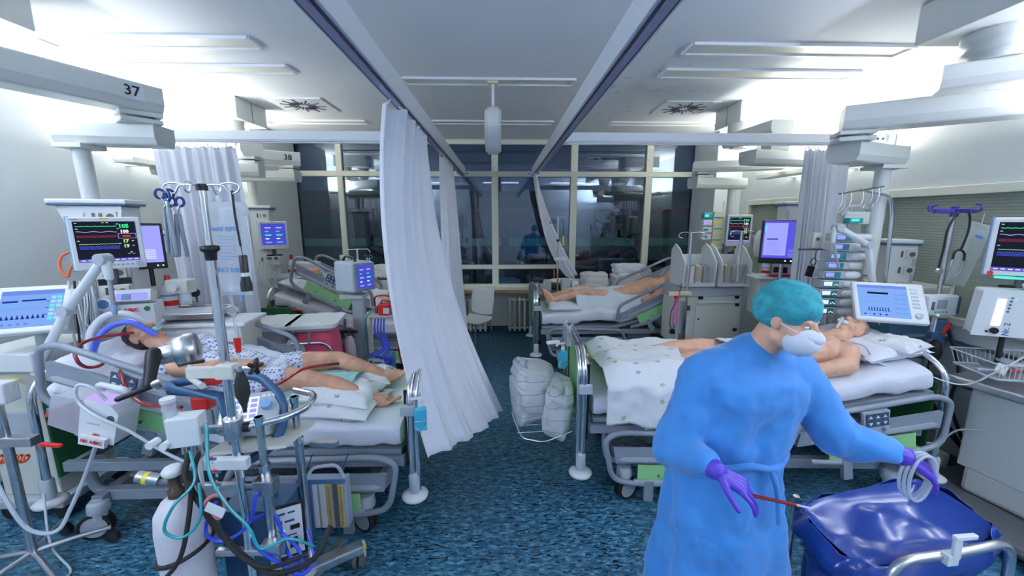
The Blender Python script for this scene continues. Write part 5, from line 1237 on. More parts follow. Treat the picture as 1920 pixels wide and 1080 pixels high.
m.bb(-1.42, -1.02, 1.60, 1.625, .765, .79, M_steel); m.box((-1.06, 1.62, .77), (.09, .06, .07), M_steel); m.box((-1.05, 1.60, .47), (.09, .05, .06), M_steel); m.bb(-1.30, -1.0, 1.58, 1.61, .44, .47, M_steel); TB(m, 'cross_bars', bev=.005)
m = MB(); m.box((-1.02, 1.72, .12), (.06, .62, .05), M_steel, RZ(-.35)); m.box((-1.2, 1.72, .12), (.05, .60, .05), M_steel, RZ(.35)); m.bb(-1.36, -.84, 1.66, 1.72, .10, .15, M_steel); m.box((-.93, 1.86, .14), (.34, .07, .05), M_steel, RZ(.55)); TB(m, 'base_frame', bev=.008)
for x, y in ((-.80, 1.97), (-1.34, 1.97), (-1.38, 1.46), (-.94, 1.44)):
    h = MB(); h.cyl((x, y, .06), (x, y, .14), .022, M_offw); h.cyl((x, y, .10), (x, y, .115), .026, M_yellow); h = TB(h, 'caster')
    m = MB()
    for e in (-.018, .018): m.cyl((x - .01 + e - .010, y - .01, .045), (x - .01 + e + .010, y - .01, .045), .045, M_sink, n=24)
    T = Matrix.Translation(-t.location); m.v = [T @ v for v in m.v]; m.build('wheel', h, bev=.004)
m = MB(); m.prism([(-1.30, 1.60, .94), (-.98, 1.66, .94), (-.98, 1.95, .90), (-1.30, 1.92, .90)], M_offw, (0, 0, -.015)); TB(m, 'shelf', bev=.003)
m = MB(); m.bb(-.98, -.84, 1.86, 1.89, .80, .83, M_steel); TB(m, 'side_bar', bev=.003)
m = MB(); m.lathe([(.034, 0), (.038, .005), (.038, .09), (.034, .095)], M_steel, (-1.155, 1.60, 1.015), n=24); m.box((-1.26, 1.60, 1.055), (.20, .018, .035), M_steel); m.cyl((-1.20, 1.58, 1.06), (-1.20, 1.565, 1.06), .008, M_sink); TB(m, 'collar', bev=.002)
m = MB(); m.box((-1.20, 1.585, .905), (.20, .035, .05), M_white); m.box((-1.30, 1.56, .87), (.03, .02, .12), M_white); TB(m, 'tube_holder', bev=.004)
# IV pole
t = thing('iv_pole', 'tall chrome infusion pole with four wire hooks, in front of the near left bed', 'pole', (-1.155, 1.60, .16))
m = MB(); m.cyl((0, 0, 0), (.0, 0, 1.66), .018, M_chrome, n=24); m.cyl((0, 0, 1.64), (0, 0, 1.90), .0135, M_chrome, n=20); m.build('pole', t)
m = MB(); m.lathe([(.020, 0), (.022, .03), (.033, .04), (.033, .055), (.016, .06)], M_black, (0, 0, 1.625), n=24); m.build('height_collar', t)
m = MB(); m.cyl((0, 0, 1.895), (0, 0, 1.92), .020, M_black); m.build('top_cap', t)
for sgn, d in ((-1, (1, 0)), (1, (1, 0)), (-1, (.15, 1)), (1, (.25, 1))):
    dx, dy = d[0] * sgn, d[1] * sgn; k_ = .135 if d[0] == 1 else .07
    def hp_(a, z, o=0): return (dx * a * k_ / .135 + o * dy, dy * a * k_ / .135 + o * dx, z)
    m = MB(); m.tube(cr([hp_(.015, 1.915), hp_(.08, 1.915), hp_(.105, 1.885), hp_(.135, 1.892), hp_(.142, 1.915), hp_(.11, 1.925), hp_(.075, 1.92)], 5), .0035, M_chrome, 8); m.build('hook', t)
# things on the pole
def clamp_tool(label, x, y, z, a, L=.20):
    t = thing('tubing_clamp', label, 'clamp', (x, y, z), a, group='steel tubing clamps on the infusion pole')
    for e in (-1, 1):
        m = MB(); m.cap((e * .004, 0, -.04), (e * .014, 0, -L), .008, .007, M_grey, 8); m.cap((e * .004, 0, -.04), (-e * .012, 0, .0), .005, .005, M_steel, 8); m.build('jaw', t)
        m = MB(); m.tube([(-e * .014 + .014 * math.cos(q), 0, .012 + .017 * math.sin(q)) for q in [2 * PI * k / 14 for k in range(14)]], .005, mat('clamp_navy', (.02, .06, .22), .4), 8, closed=True); m.build('finger_ring', t)
clamp_tool('long blue-handled tubing clamp hanging leftmost on the infusion pole', -1.30, 1.60, 2.03, .5, .21)
clamp_tool('blue-handled tubing clamp in the middle of the bunch on the infusion pole', -1.28, 1.585, 2.02, -.6, .215)
clamp_tool('blue-handled tubing clamp hanging rightmost in the bunch on the infusion pole', -1.262, 1.60, 2.00, .2, .195)
t = thing('saline_bag', 'large clear saline bag printed NaCl 0,9% behind the infusion pole', 'infusion bag', (-1.165, 1.72, 1.82))
def bagf(s_, hw=.085, h=.20, th=.022):
    def f(u, v):
        x = (u * 2 - 1); z = 1 - 2 * v; e = (max(0, 1 - abs(x) ** 4) * max(0, 1 - abs(z) ** 6)) ** .5
        return (x * hw * (1 + .05 * math.cos(z * 3)), s_ * th * e * (1 + .3 * (v - .3)), z * h)
    return f
M_bag = mat('infusion_bag_film', (.80, .86, .92), .12, alpha=.32, coat=.6)
m = MB(); m.grid(bagf(-1), 18, 26, M_bag); m.grid(lambda u, v: bagf(1)(1 - u, v), 18, 26, M_bag); m.build('bag', t)
m = MB()
for x in (-.075, .075): m.ell((x, 0, .17), (.030, .012, .030), M_bag)
m.tube([(0, 0, .19), (0, -.01, .23), (0, -.05, .245)], .005, M_clear); m.build('hanger', t)
E_print = mat('blue_print', (.10, .28, .62), .5)
m = MB(); m.text('NaCl 0,9%', (.012, -.034, .085), .026, E_print, bold=.0004); m.text('NaCl 0,9%', (.014, -.036, -.085), .026, E_print, bold=.0004)
for i in range(8): m.bb(-.02, .05 - .012 * (i % 3), -.027, -.0265, .055 - i * .014, .057 - i * .014, E_print)
m.build('print', t); m = MB()
for x in (-.02, .03): m.cyl((x, 0, -.20), (x, 0, -.225), .006, M_blue2)
m.build('ports', t)
t = thing('torch', 'black torch hanging by its strap from the right hook of the infusion pole', 'torch', (-1.03, 1.60, 1.66))
m = MB(); m.lathe([(.021, 0), (.021, .03), (.015, .055), (.0145, .14), (.012, .145)], M_black, n=20); m.build('body', t); m = MB(); m.lathe([(.0155, .06), (.0158, .075)], M_white, n=16); m.build('label_sticker', t)
m = MB(); m.tube([(0, 0, .145), (-.004, 0, .18)], .0015, M_black); m.tube([(-.004, 0, .18), (-.012, 0, .30), (-.012, 0, .395)], .0045, M_black); m.build('strap', t)
t = thing('drip_chamber', 'clear drip line with a round gauge and red connector beside the pole', 'infusion line', (-1.135, 1.66, 1.30))
m = MB(); m.tube(cr([(-.002, 0, .33), (0, 0, .24), (.0, 0, .10), (0, 0, 0), (.0, 0, -.10)], 5), .0055, M_clear); m.build('line', t)
m = MB(); m.cyl((0, -.008, .265), (0, .008, .265), .021, M_plast, n=24); m.tube([(.021 * math.cos(q), -.008, .265 + .021 * math.sin(q)) for q in [2 * PI * k / 20 for k in range(20)]], .003, M_steel, 6, closed=True); m.build('gauge', t)
m = MB(); m.lathe([(.010, .08), (.013, .115), (.014, .145)], M_red, n=16); m.build('connector', t)
t = thing('hand_bulb', 'black rubber hand bulb hanging in front of the infusion pole', 'bulb', (-1.03, 1.50, 1.28))
m = MB(); m.lathe([(.006, -.095), (.010, -.07), (.026, -.02), (.026, .02), (.016, .06), (.012, .075)], M_rubber, n=20); m.build('bulb', t); m = MB(); m.cyl((0, 0, .075), (0, 0, .10), .008, M_steel); m.build('valve', t)
t = thing('pole_clamp', 'white clamp with black lever and star knob across the infusion pole', 'clamp', (-1.14, 1.585, 1.325))
m = MB(); m.box((0, 0, 0), (.075, .05, .06), M_offw); m.box((-.10, 0, -.005), (.12, .03, .045), M_offw); m.build('body', t, bev=.004)
m = MB(); m.cyl((.035, 0, .01), (.12, -.02, .02), .012, M_steel); m.build('spindle', t)
m = MB()
for k in range(5): a_ = 2 * PI * k / 5; m.cap((.13, -.022, .025), (.13 + .01 * math.cos(a_), -.022 + .026 * math.cos(a_), .025 + .028 * math.sin(a_)), .010, .009, M_black, 8)
m.build('star_knob', t)
m = MB(); m.cap((-.07, -.03, .055), (-.15, -.05, .05), .008, .006, M_black); m.build('lever', t)
# pump motor with crank
t = thing('blood_pump_motor', 'silver round pump motor with a black hand crank above the near left bed', 'pump', (-1.70, 2.10, 1.25))
m = MB(); ax = Vector((.75, .45, .10)); m.lathe([(.072, -.06), (.086, -.055), (.088, .03), (.07, .045), (.05, .05)], M_steel, (0, 0, 0), ax, 32); m.build('motor_housing', t)
m = MB(); m.lathe([(.045, -.16), (.048, -.155), (.052, -.06)], M_steel, (0, 0, 0), ax, 28); m.build('gear_drum', t)
m = MB(); m.cap((-.10, -.10, .01), (-.04, -.22, -.11), .034, .024, M_black); m.build('crank_arm', t)
m = MB(); m.cap((-.04, -.23, -.12), (-.13, -.29, -.15), .014, .013, M_black); m.cyl((-.03, -.22, -.11), (-.0, -.20, -.10), .016, M_steel); m.build('crank_grip', t)
m = MB(); m.tube(fillet([(.02, -.02, -.06), (.10, -.15, -.10), (.36, -.40, -.04)], .04, 4), .014, M_offw); m.build('holder_arm', t)
# console
t = thing('pump_console', 'pump console with a bright screen inside a thick navy handle loop', 'console', (-1.22, 1.82, .95))
m = MB(); m.tube(fillet([(-.32, -.05, .21), (-.42, .06, .19), (-.22, .14, .21), (-.02, .13, .20), (.14, .02, .14), (.17, -.03, .02), (.12, -.08, -.08), (.0, -.12, -.13), (-.02, -.12, .05), (-.06, -.10, .20)], .05, 5), .022, M_navy, 12, closed=True); m.build('bumper_handle', t)
m = MB(); m.box((0, .02, .03), (.24, .18, .16), M_grey2, RX(-.45)); m.box((.02, .05, -.06), (.20, .16, .16), M_grey2); m.build('body', t, bev=.02)
e = bpy.data.objects.new('display', None); col.objects.link(e); e.parent = t; e.location = (.015, -.055, .118); e.rotation_euler = (math.radians(-52), 0, math.radians(18))
m = MB(); m.bb(-.11, .14, 0, .02, -.085, .08, M_grey2); m.build('faceplate', e, bev=.01); m = MB(); screen_face(m, .15, .12, 'lcd', -.001, -.025, -.005); m.build('screen', e)
m = MB(); m.cyl((.085, -.03, .0), (.085, 0, .0), .024, M_blue2, n=24); m.build('dial', e, bev=.003); m = MB()
for i in range(3): m.bb(.06 + i * .022, .075 + i * .022, -.004, 0, .045, .06, M_white)
m.build('keys', e)
t = thing('battery_pack', 'red battery pack and connector under the console handle', 'battery', (-1.52, 1.92, 1.03))
m = MB(); m.box((0, 0, 0), (.09, .06, .07), M_red); m.box((0, -.01, .06), (.06, .05, .02), M_blue); m.build('pack', t, bev=.012); m = MB(); m.box((.05, .02, .115), (.07, .05, .06), M_red); m.build('connector', t, bev=.008)
# gas blender
t = thing('gas_blender', 'white gas blender block with clear flow tube on the trolley arm', 'medical device', (-1.37, 1.60, 1.07))
m = MB(); m.box((.02, 0, -.01), (.12, .08, .13), M_white, RZ(.25)); m.build('block', t, bev=.006)
m = MB(); m.cyl((-.035, -.01, .0), (-.035, -.01, .13), .025, M_plast, n=20); m.cyl((-.035, -.01, .12), (-.035, -.01, .135), .028, M_white); m.cyl((-.035, -.01, .01), (-.035, -.01, .07), .012, M_white); m.build('flow_tube', t)
for x, z in ((-.085, -.045), (-.03, -.05)): m = MB(); m.cyl((x, -.075, z), (x, -.03, z), .016, M_white, n=18); m.build('knob', t, bev=.003)
m = MB()
for x in (0, .04, .07): m.cyl((x, -.01, -.12), (x, -.01, -.07), .009, M_steel)
m.build('fittings', t)
# gas cylinder
t = thing('gas_cylinder', 'scuffed white oxygen cylinder strapped to the trolley', 'gas cylinder', (-1.395, 1.55, .08))
M_cyl = mat('scuffed_white_paint', (.62, .60, .64), .4, var=.10, bump=.1, scale=9)
m = MB(); m.lathe([(.075, 0), (.092, .015), (.095, .05), (.095, .56), (.088, .63), (.060, .68), (.036, .70)], M_cyl, n=32); m.build('body', t)
m = MB(); m.lathe([(.03, .69), (.03, .73), (.022, .735), (.022, .80)], mat('old_brass', (.10, .07, .05), .4, metal=.7), n=18); m.cyl((-.08, 0, .77), (0, 0, .765), .018, M_sink); m.build('valve', t)
m = MB(); m.lathe([(.034, .80), (.040, .81), (.040, .825), (.03, .835)], M_white, n=8); m.build('hand_wheel', t)
m = MB(); m.cyl((-.14, -.01, .80), (-.06, 0, .775), .024, M_steel); m.cyl((-.115, -.007, .79), (-.10, -.005, .786), .026, M_yellow); m.cyl((-.16, -.012, .805), (-.14, -.01, .80), .020, M_black); m.build('regulator', t)
m = MB(); m.tube([(.097 * math.cos(q), .097 * math.sin(q), .44 + .03 * math.cos(q)) for q in [2 * PI * k / 30 for k in range(30)]], .010, M_rubber, 6, closed=True); m.build('strap', t)
# heater-cooler
t = thing('heater_cooler', 'navy heater-cooler unit with a white and black diagram panel on the trolley', 'medical device', (-1.18, 1.74, .17))
m = MB(); m.bb(-.16, .13, -.06, .14, 0, .42, M_navy); m.tube(fillet([(-.10, .04, .42), (-.10, .04, .47), (.06, .04, .47), (.06, .04, .42)], .03, 4), .012, M_navy); m.build('body', t, bev=.012)
m = MB(); m.box((.155, -.055, .31), (.15, .012, .26), M_black, RZ(.45) @ RX(-.12)); R_ = RZ(.45) @ RX(-.12); o_ = Vector((.155, -.055, .31))
m.box(o_ + R_ @ Vector((0, -.008, 0)), (.125, .002, .235), M_white, R_)
for dx, dz, w_, h_, mt in ((-.03, .09, .05, .010, M_navy), (.02, .09, .03, .008, M_navy), (-.035, .05, .03, .018, M_navy), (.01, .05, .04, .010, M_navy), (.03, .015, .04, .022, M_black), (-.03, .01, .03, .008, E_led), (.0, -.02, .07, .006, M_navy), (.02, -.06, .035, .05, M_black), (-.02, -.06, .012, .05, M_navy), (-.03, -.10, .03, .006, M_navy)):
    m.box(o_ + R_ @ Vector((dx, -.010, dz)), (w_, .002, h_), mt, R_)
m.build('diagram_panel', t)
t = thing('chest_drain', 'chest drainage box with yellow and white scales hung on the near left bed', 'chest drain', (-1.0, 1.99, .22))
m = MB(); m.bb(-.13, .13, 0, .07, 0, .30, mat('drain_plastic', (.45, .50, .62), .2, alpha=.75)); m.build('case', t, bev=.008)
m = MB(); m.bb(-.135, -.06, -.006, 0, -.01, .31, mat('drain_blue', (.05, .12, .35), .4)); m.bb(-.06, .13, -.006, 0, .285, .31, M_blue); m.build('blue_frame', t)
M_yl = mat('drain_yellow', (.70, .45, .06), .4); m = MB()
for x, w_, mt in ((-.04, .022, M_white), (.0, .03, M_offw), (.035, .020, M_yl), (.07, .025, M_sink), (.10, .022, M_yl)): m.bb(x - w_ / 2, x + w_ / 2, -.004, 0, .01, .28, mt)
for i in range(20): m.bb(.028, .043, -.006, -.004, .02 + i * .0125, .023 + i * .0125, M_navy); m.bb(.093, .107, -.006, -.004, .02 + i * .0125, .023 + i * .0125, M_navy)
m.build('scale', t)
m = MB(); m.tube(fillet([(-.09, .03, .30), (-.06, .03, .36), (.08, .03, .38), (.11, .03, .30)], .05, 5), .010, M_clear); m.build('handle', t)
for x in (-1.10, -.90): cable('hanging_strap', ('left' if x < -1 else 'right') + ' navy strap holding the chest drain box to the bed frame', [(x, 2.02, .50), (x + .01, 2.04, .58), (x + .03, 2.06, .64)], .004, M_navy, 'strap', 'straps of the chest drain box')
# hoses of the trolley
BH = [[(-1.18, 1.66, .56), (-1.05, 1.64, .60), (-1.0, 1.62, .42), (-.90, 1.58, .36), (-.94, 1.60, .46), (-1.04, 1.64, .52)], [(-1.20, 1.64, .60), (-1.10, 1.58, .48), (-1.0, 1.56, .42), (-.90, 1.54, .38), (-.86, 1.58, .42), (-.92, 1.66, .50)], [(-1.26, 1.58, .72), (-1.30, 1.55, .60), (-1.22, 1.54, .56), (-1.12, 1.56, .62), (-1.08, 1.58, .76)]]
for i, q in enumerate(BH): cable('blue_hose', ('lowest blue water hose loop at the foot of the heart-lung trolley', 'blue water hose loop reaching furthest right at the trolley foot', 'upper blue water hose loop behind the reddish tubing of the trolley')[i], q, .008, M_bluetube, 'hose', 'blue water hoses of the trolley')
cable('black_hose', 'thick black hose hanging from the gas blender to the trolley base', [(-1.34, 1.58, .96), (-1.33, 1.53, .88), (-1.24, 1.48, .78), (-1.17, 1.46, .68), (-1.06, 1.45, .55), (-.96, 1.46, .47), (-.84, 1.54, .46), (-.80, 1.64, .54)], .012, M_rubber, 'hose')
cable('black_hose', 'second black hose hanging beside the thick one to the trolley base', [(-1.30, 1.58, .96), (-1.28, 1.52, .90), (-1.19, 1.46, .76), (-1.10, 1.44, .60), (-.98, 1.44, .52), (-.86, 1.52, .50)], .009, M_rubber, 'hose')
cable('black_hose', 'black hose running down across the oxygen cylinder to the floor', [(-1.28, 1.50, .88), (-1.27, 1.44, .74), (-1.30, 1.41, .60), (-1.40, 1.42, .48), (-1.55, 1.45, .34), (-1.72, 1.5, .15)], .009, M_rubber, 'hose')
cable('teal_tube', 'teal oxygen tube running down the front of the trolley', [(-1.26, 1.58, .99), (-1.235, 1.56, 1.10), (-1.215, 1.52, 1.03), (-1.18, 1.47, .92), (-1.11, 1.45, .80), (-1.04, 1.45, .70), (-1.0, 1.45, .60), (-.92, 1.50, .60), (-.85, 1.55, .52), (-.86, 1.6, .46)], .006, M_teal, 'tube')
cable('teal_tube', 'teal oxygen tube looped over the white oxygen cylinder', [(-1.32, 1.56, .98), (-1.27, 1.50, .88), (-1.31, 1.43, .82), (-1.35, 1.42, .72), (-1.28, 1.42, .69), (-1.21, 1.43, .77), (-1.22, 1.46, .90)], .006, M_teal, 'tube')
cable('pink_tubing', 'reddish tubing looped behind a white label on the trolley', [(-1.16 + .035 * math.cos(q), 1.45 + .01 * math.sin(2 * q), .80 + .05 * math.sin(q)) for q in [2 * PI * k / 14 for k in range(15)]], .008, mat('pink_tube', (.45, .15, .17), .25), 'tubing')
tag(MB().box((-1.15, 1.432, .80), (.075, .003, .045), M_white, RY(.5)).build('tube_label', bev=.001), 'blank white label taped to the looped tubing on the trolley', 'label')
for i, (x, z) in enumerate(((-1.21, .96), (-1.20, .90), (-1.205, .84))):
    t = thing('stopcock', ('top', 'middle', 'lowest')[i] + ' red and blue stopcock on the tube holder of the trolley', 'stopcock', (x, 1.53, z), group='stopcocks on the trolley')
    m = MB(); m.cyl((-.015, 0, 0), (.015, 0, 0), .006, M_blue); m.cyl((0, 0, -.02), (0, 0, .02), .005, M_plast); m.build('body', t); m = MB(); m.ell((.0, -.008, .012), (.010, .006, .006), M_red); m.build('tap', t)
# twin waste bins
t = thing('waste_bin_stand', 'steel trolley stand holding two lidded waste bags behind the near left bed', 'stand', (-1.92, 3.66, 0), math.radians(10)); t.scale.z = 1.06
m = MB(); m.tube(fillet([(-.42, -.26, .12), (-.42, -.26, .80), (-.48, -.26, .95), (-.48, -.18, 1.0)], .05, 5), .013, M_chrome); m.tube(fillet([(-.42, -.26, .80), (.30, -.26, .80), (.36, -.26, .68), (.36, -.26, .12)], .07, 5), .013, M_chrome)
for x in (-.42, .36):
    m.tube([(x, .26, .12), (x, .26, .88)], .013, M_chrome)
for x in (-.22, .16): m.tube([(x, -.265, .80), (x, -.25, .90)], .013, M_chrome)
m.tube(fillet([(-.42, -.26, .12), (.36, -.26, .12), (.36, .26, .12), (-.42, .26, .12)], .05, 4, closed=True), .013, M_chrome, closed=True); m.build('frame', t)
for x in (-.42, .36):
    for y in (-.26, .26): m = MB(); m.cyl((x - .01, y, .04), (x + .01, y, .04), .04, M_sink); m.cyl((x, y, .06), (x, y, .12), .012, M_steel); m.build('wheel', t)
def bag_mb(x0, x1, mt, z1=.90):
    m = MB(); cx, hw = (x0 + x1) / 2, (x1 - x0) / 2
    def f(u, v):
        a = 2 * PI * u; p = 4.0; c, s_ = math.cos(a), math.sin(a); k = .84 + .20 * math.sin(v * 2.4) + .05 * math.sin(6 * a + 3 * v) * v
        return (cx + hw * k * (abs(c) ** (2 / p)) * (1 if c > 0 else -1), .22 * k * (abs(s_) ** (2 / p)) * (1 if s_ > 0 else -1), z1 - (z1 - .17) * v)
    m.grid(f, 48, 22, mt, closed_u=True); m.add([f(k / 48, 1) for k in range(48)], [tuple(range(48))], mt); return m
for x0, x1, nm, mt, lab in ((-.40, -.04, 'grey', mat('bag_white_film', (.55, .62, .66), .3, alpha=.85), 'greyish liner bag'), (-.02, .36, 'pink', mat('bag_pink_film', (.88, .12, .24), .3, bump=.3, scale=8), 'pink liner bag')):
    o = bag_mb(x0, x1, mt).build('liner_bag', t); o['label'] = lab
    m = MB(); cx = (x0 + x1) / 2; hx_ = (x1 - x0) / 2; m.prism(fillet([(cx - hx_, -.23, .895), (cx + hx_, -.23, .895), (cx + hx_, .23, .895), (cx - hx_, .23, .895)], .06, 5, closed=True), M_grey2, (0, 0, .02)); l = m.build('bag_rim', t, bev=.01)
    m = MB(); hx_ = (x1 - x0) / 2 + .03; m.prism(fillet([(cx - hx_, -.255, .92), (cx + hx_, -.255, .92), (cx + hx_, .245, .92), (cx - hx_, .245, .92)], .07, 6, closed=True), M_white, (0, 0, .03)); m.box((cx, -.15, .953), (.16, .06, .012), M_white); m.box((cx, .26, .94), (.12, .03, .02), M_white); m.build('lid', t, bev=.012)
pillow('cloth_bundle', 'crumpled white cloth hanging over the steel rail of the waste bins', (-1.86, 3.42, .74), (.20, .09, .24), 0, 0, mat('tissue_white', (.60, .66, .68), .6, bump=.5, scale=12), 'cloth', seed=41, amp=.05)
# ================================================================= RIGHT NEAR BAY
t = thing('syringe_pump_tower', 'tower rack holding nine stacked infusion pumps by the pleated curtain', 'rack', (2.83, 3.08, 0))
m = MB(); m.bb(.12, .22, .03, .12, .9, 1.98, M_offw).bb(-.03, .0, .10, .14, 1.1, 1.95, M_steel); m.bb(-.10, .22, .02, .12, 1.90, 2.0, M_offw); m.build('rack_column', t, bev=.012)
m = MB(); m.tube(fillet([(-.12, .05, 1.97), (-.08, .04, 2.04), (.06, .05, 2.04), (.12, .06, 1.99)], .04, 5), .012, M_grey2); m.build('carry_handle', t)
m = MB()
for z, mt in ((1.93, M_yellow), (1.83, M_teal), (1.76, M_yellow), (1.50, M_teal), (1.43, M_yellow), (1.32, M_yellow), (1.17, M_yellow)): m.bb(.125, .20, .02, .03, z - .012, z + .018, mt)
m.build('side_labels', t)
m = MB(); m.box((-.05, .01, 1.93), (.11, .06, .04), mat('rack_teal', (.05, .30, .33), .4)); m.box((-.06, -.022, 1.935), (.06, .004, .022), E_cyan); m.build('status_lamp', t)
m = MB(); m.cyl((.16, .08, .12), (.16, .08, .95), .03, M_steel); m.bb(-.1, .3, -.05, .2, .08, .12, M_grey2); m.build('pole_base', t, bev=.004)
for k in range(5):
    a = 2 * PI * k / 5; m = MB(); m.tube([(.16, .08, .10), (.16 + .26 * math.cos(a), .08 + .24 * math.sin(a), .08)], .018, M_grey2); m.cyl((.16 + .26 * math.cos(a), .07 + .24 * math.sin(a), .035), (.16 + .26 * math.cos(a), .095 + .24 * math.sin(a), .035), .035, M_rubber); m.build('leg', t)
def syringe_pump(x, y, z, kind, rz):
    t = thing('infusion_pump', PL[kind_i], 'infusion pump', (x, y, z), rz, group='infusion pumps stacked in the tower')
    m = MB(); m.bb(-.13, .07, -.02, .10, -.030, .030, M_grey2 if kind else M_boom); m.build('body', t, bev=.006)
    m = MB(); m.bb(-.125, -.01, -.025, -.02, -.024, .024, M_blue if not kind else mat('pump_teal', (.02, .22, .25), .4)); m.build('faceplate', t, bev=.002)
    m = MB(); m.bb(-.12, -.06, -.028, -.025, -.014, .018, E_lv if kind < 2 else E_w)
    for i in range(3): m.bb(-.045 + i * .012, -.038 + i * .012, -.028, -.025, -.012 + .007 * (i % 2), -.004 + .007 * (i % 2), E_w if kind == 2 else M_teal)
    m.build('display', t)
    m = MB(); m.cap((.05, -.01, 0), (.11, -.01, 0), .028, .030, M_white); m.build('syringe_driver', t)
    return t
PL = ['topmost infusion pump of the tower, teal face with lilac display', 'infusion pump second from the top of the tower with a blue face', 'infusion pump third from the top of the tower', 'infusion pump fourth from the top of the tower', 'middle infusion pump of the tower, fifth from the top', 'infusion pump sixth from the top, bright white display', 'infusion pump seventh from the top of the tower', 'infusion pump second from the bottom of the tower', 'bottommost infusion pump of the tower']
for kind_i in range(9):
    z = 1.80 - kind_i * .074
    syringe_pump(2.76 - .012 * min(kind_i, 4) + (.0 if kind_i < 5 else -.005 * (kind_i - 4)), 3.06, z, 0 if kind_i == 1 else (1 if kind_i < 5 else 2), -.15)
t = thing('infusion_hook_frame', 'bent steel frame with wire hooks above the infusion pump tower', 'hook frame', (3.07, 3.02, 1.1))
m = MB(); m.tube(fillet([(.0, 0, 0), (-.05, 0, .90), (-.10, -.01, 1.02), (-.36, -.03, 1.06)], .10, 6), .013, M_chrome); m.build('frame', t)
m = MB(); m.tube([(-.52, -.03, 1.03), (-.20, -.05, 1.085)], .006, M_sink); m.build('cross_bar', t)
for i, x in enumerate((-.50, -.43, -.34, -.27, -.22)):
    z0 = 1.035 + .05 * (x + .52) / .32; m = MB(); m.tube(cr([(x, -.035, z0), (x + .003, -.04, z0 - .07), (x - .01, -.04, z0 - .12), (x + .012, -.04, z0 - .14), (x + .022, -.04, z0 - .11)], 4), .003, M_chrome, 6); m.build('wire_hook', t)
t = thing('socket_box', 'small white socket box with a hanging black tag left of the pump tower', 'socket box', (2.62, 3.22, 1.72))
MB().bb(-.035, .045, 0, .05, -.02, .11, M_offw).build('box', t, bev=.006); m = MB(); m.cyl((0, -.004, .06), (0, 0, .06), .015, M_sink); m.bb(-.12, .10, .0, .05, -.035, -.022, M_sink); m.build('socket', t)
m = MB(); m.tube([(.01, .01, -.03), (.0, .0, -.10)], .003, M_black); m.tube([(-.01 + .022 * math.cos(q), 0, -.13 + .03 * math.sin(q)) for q in [2 * PI * k / 16 for k in range(16)]], .004, M_black, 6, closed=True); m.box((-.03, 0, -.21), (.05, .02, .09), M_black, RY(.2)); m.build('hanging_tag', t)
t = thing('support_arm', 'white jointed support arm in front of the infusion pump tower', 'arm', (2.52, 2.92, 1.88))
for a, b in (((0, 0, 0), (.27, .02, -.13)), ((.27, .02, -.13), (.38, .05, -.42))): m = MB(); m.cap(a, b, .024, .024, M_white); m.build('arm_segment', t)
for c in ((0, 0, 0), (.27, .02, -.13)): m = MB(); m.cyl(Vector(c) - Vector((0, .03, 0)), Vector(c) + Vector((0, .03, 0)), .030, M_grey2, n=18); m.build('joint_cap', t, bev=.003)
m = MB(); m.cap((-.025, 0, -.01), (-.025, 0, -.10), .018, .016, M_white); m.tube(cr([(-.02, 0, -.1), (0, -.01, -.2), (.05, 0, -.30)], 5), .009, M_gcable); m.build('hose_holder', t)
m = MB(); m.tube([(.38, .05, -.42), (.44, .10, -.6)], .022, M_white); m.build('lower_link', t)
# ventilator on the right
t = thing('ventilator', 'cream and blue ventilator beside the infusion stand on the right wall', 'ventilator', (3.28, 2.98, 0))
m = MB(); m.bb(-.20, .27, -.04, .36, 1.16, 1.42, M_offw); m.build('upper_body', t, bev=.02)
m = MB(); m.bb(-.22, .25, -.06, .34, .92, 1.155, M_blue); m.build('lower_body', t, bev=.015)
m = MB(); m.bb(-.10, .28, -.075, -.06, 1.03, 1.05, M_steel); m.tube(fillet([(-.32, -.18, .93), (-.12, -.26, .93), (-.0, -.10, .95)], .05, 4), .015, M_blue); m.build('equipment_rail', t)
m = MB(); m.bb(-.12, .18, .02, .28, .14, .92, M_grey2); m.bb(-.24, .26, -.08, .36, .08, .14, M_grey); m.build('trolley_base', t, bev=.02)
for x in (-.2, .22):
    for y in (-.05, .32): m = MB(); m.cyl((x, y - .012, .045), (x, y + .012, .045), .045, M_rubber); m.build('wheel', t)
e = tilted_screen(t, (-.46, -.20, 1.345), math.radians(-24), math.radians(-36), .29, .26, 'vent2', .03, .07)
m = MB(); m.cap((-.30, -.12, 1.30), (-.14, .03, 1.28), .04, .05, M_sink); m.build('display_neck', t)
t = thing('infusion_stand', 'infusion stand with a purple four-hook head in front of the blinds', 'stand', (3.20, 2.76, 0))
m = MB(); m.cyl((0, 0, .1), (0.01, 0, 2.0), .014, M_steel, n=16); m.build('pole', t); M_purp = mat('hook_purple', (.05, .03, .28), .4)
m = MB(); m.box((.01, 0, 2.0), (.30, .03, .028), M_purp, RY(.0)); m.cyl((.01, 0, 1.96), (.01, 0, 2.03), .022, M_purp); m.box((.01, 0, 2.0), (.03, .22, .028), M_purp); m.build('hook_head', t, bev=.004)
for dx, dy in ((-1, 0), (1, 0), (0, 1), (0, -1)):
    m = MB(); s_ = .14 if dx else .10; m.tube(cr([(.01 + dx * s_, dy * s_, 2.0), (.01 + dx * (s_ + .045), dy * (s_ + .045), 2.0), (.01 + dx * (s_ + .055), dy * (s_ + .055), 2.03), (.01 + dx * (s_ + .02), dy * (s_ + .02), 2.045)], 4), .006, M_purp, 6); m.build('hook', t)
for k in range(5):
    a = 2 * PI * k / 5 + .5; m = MB(); m.tube([(0, 0, .12), (.26 * math.cos(a), .26 * math.sin(a), .085)], .012, M_steel); m.cyl((.26 * math.cos(a), .26 * math.sin(a) - .01, .035), (.26 * math.cos(a), .26 * math.sin(a) + .01, .035), .035, M_rubber); m.build('leg', t)
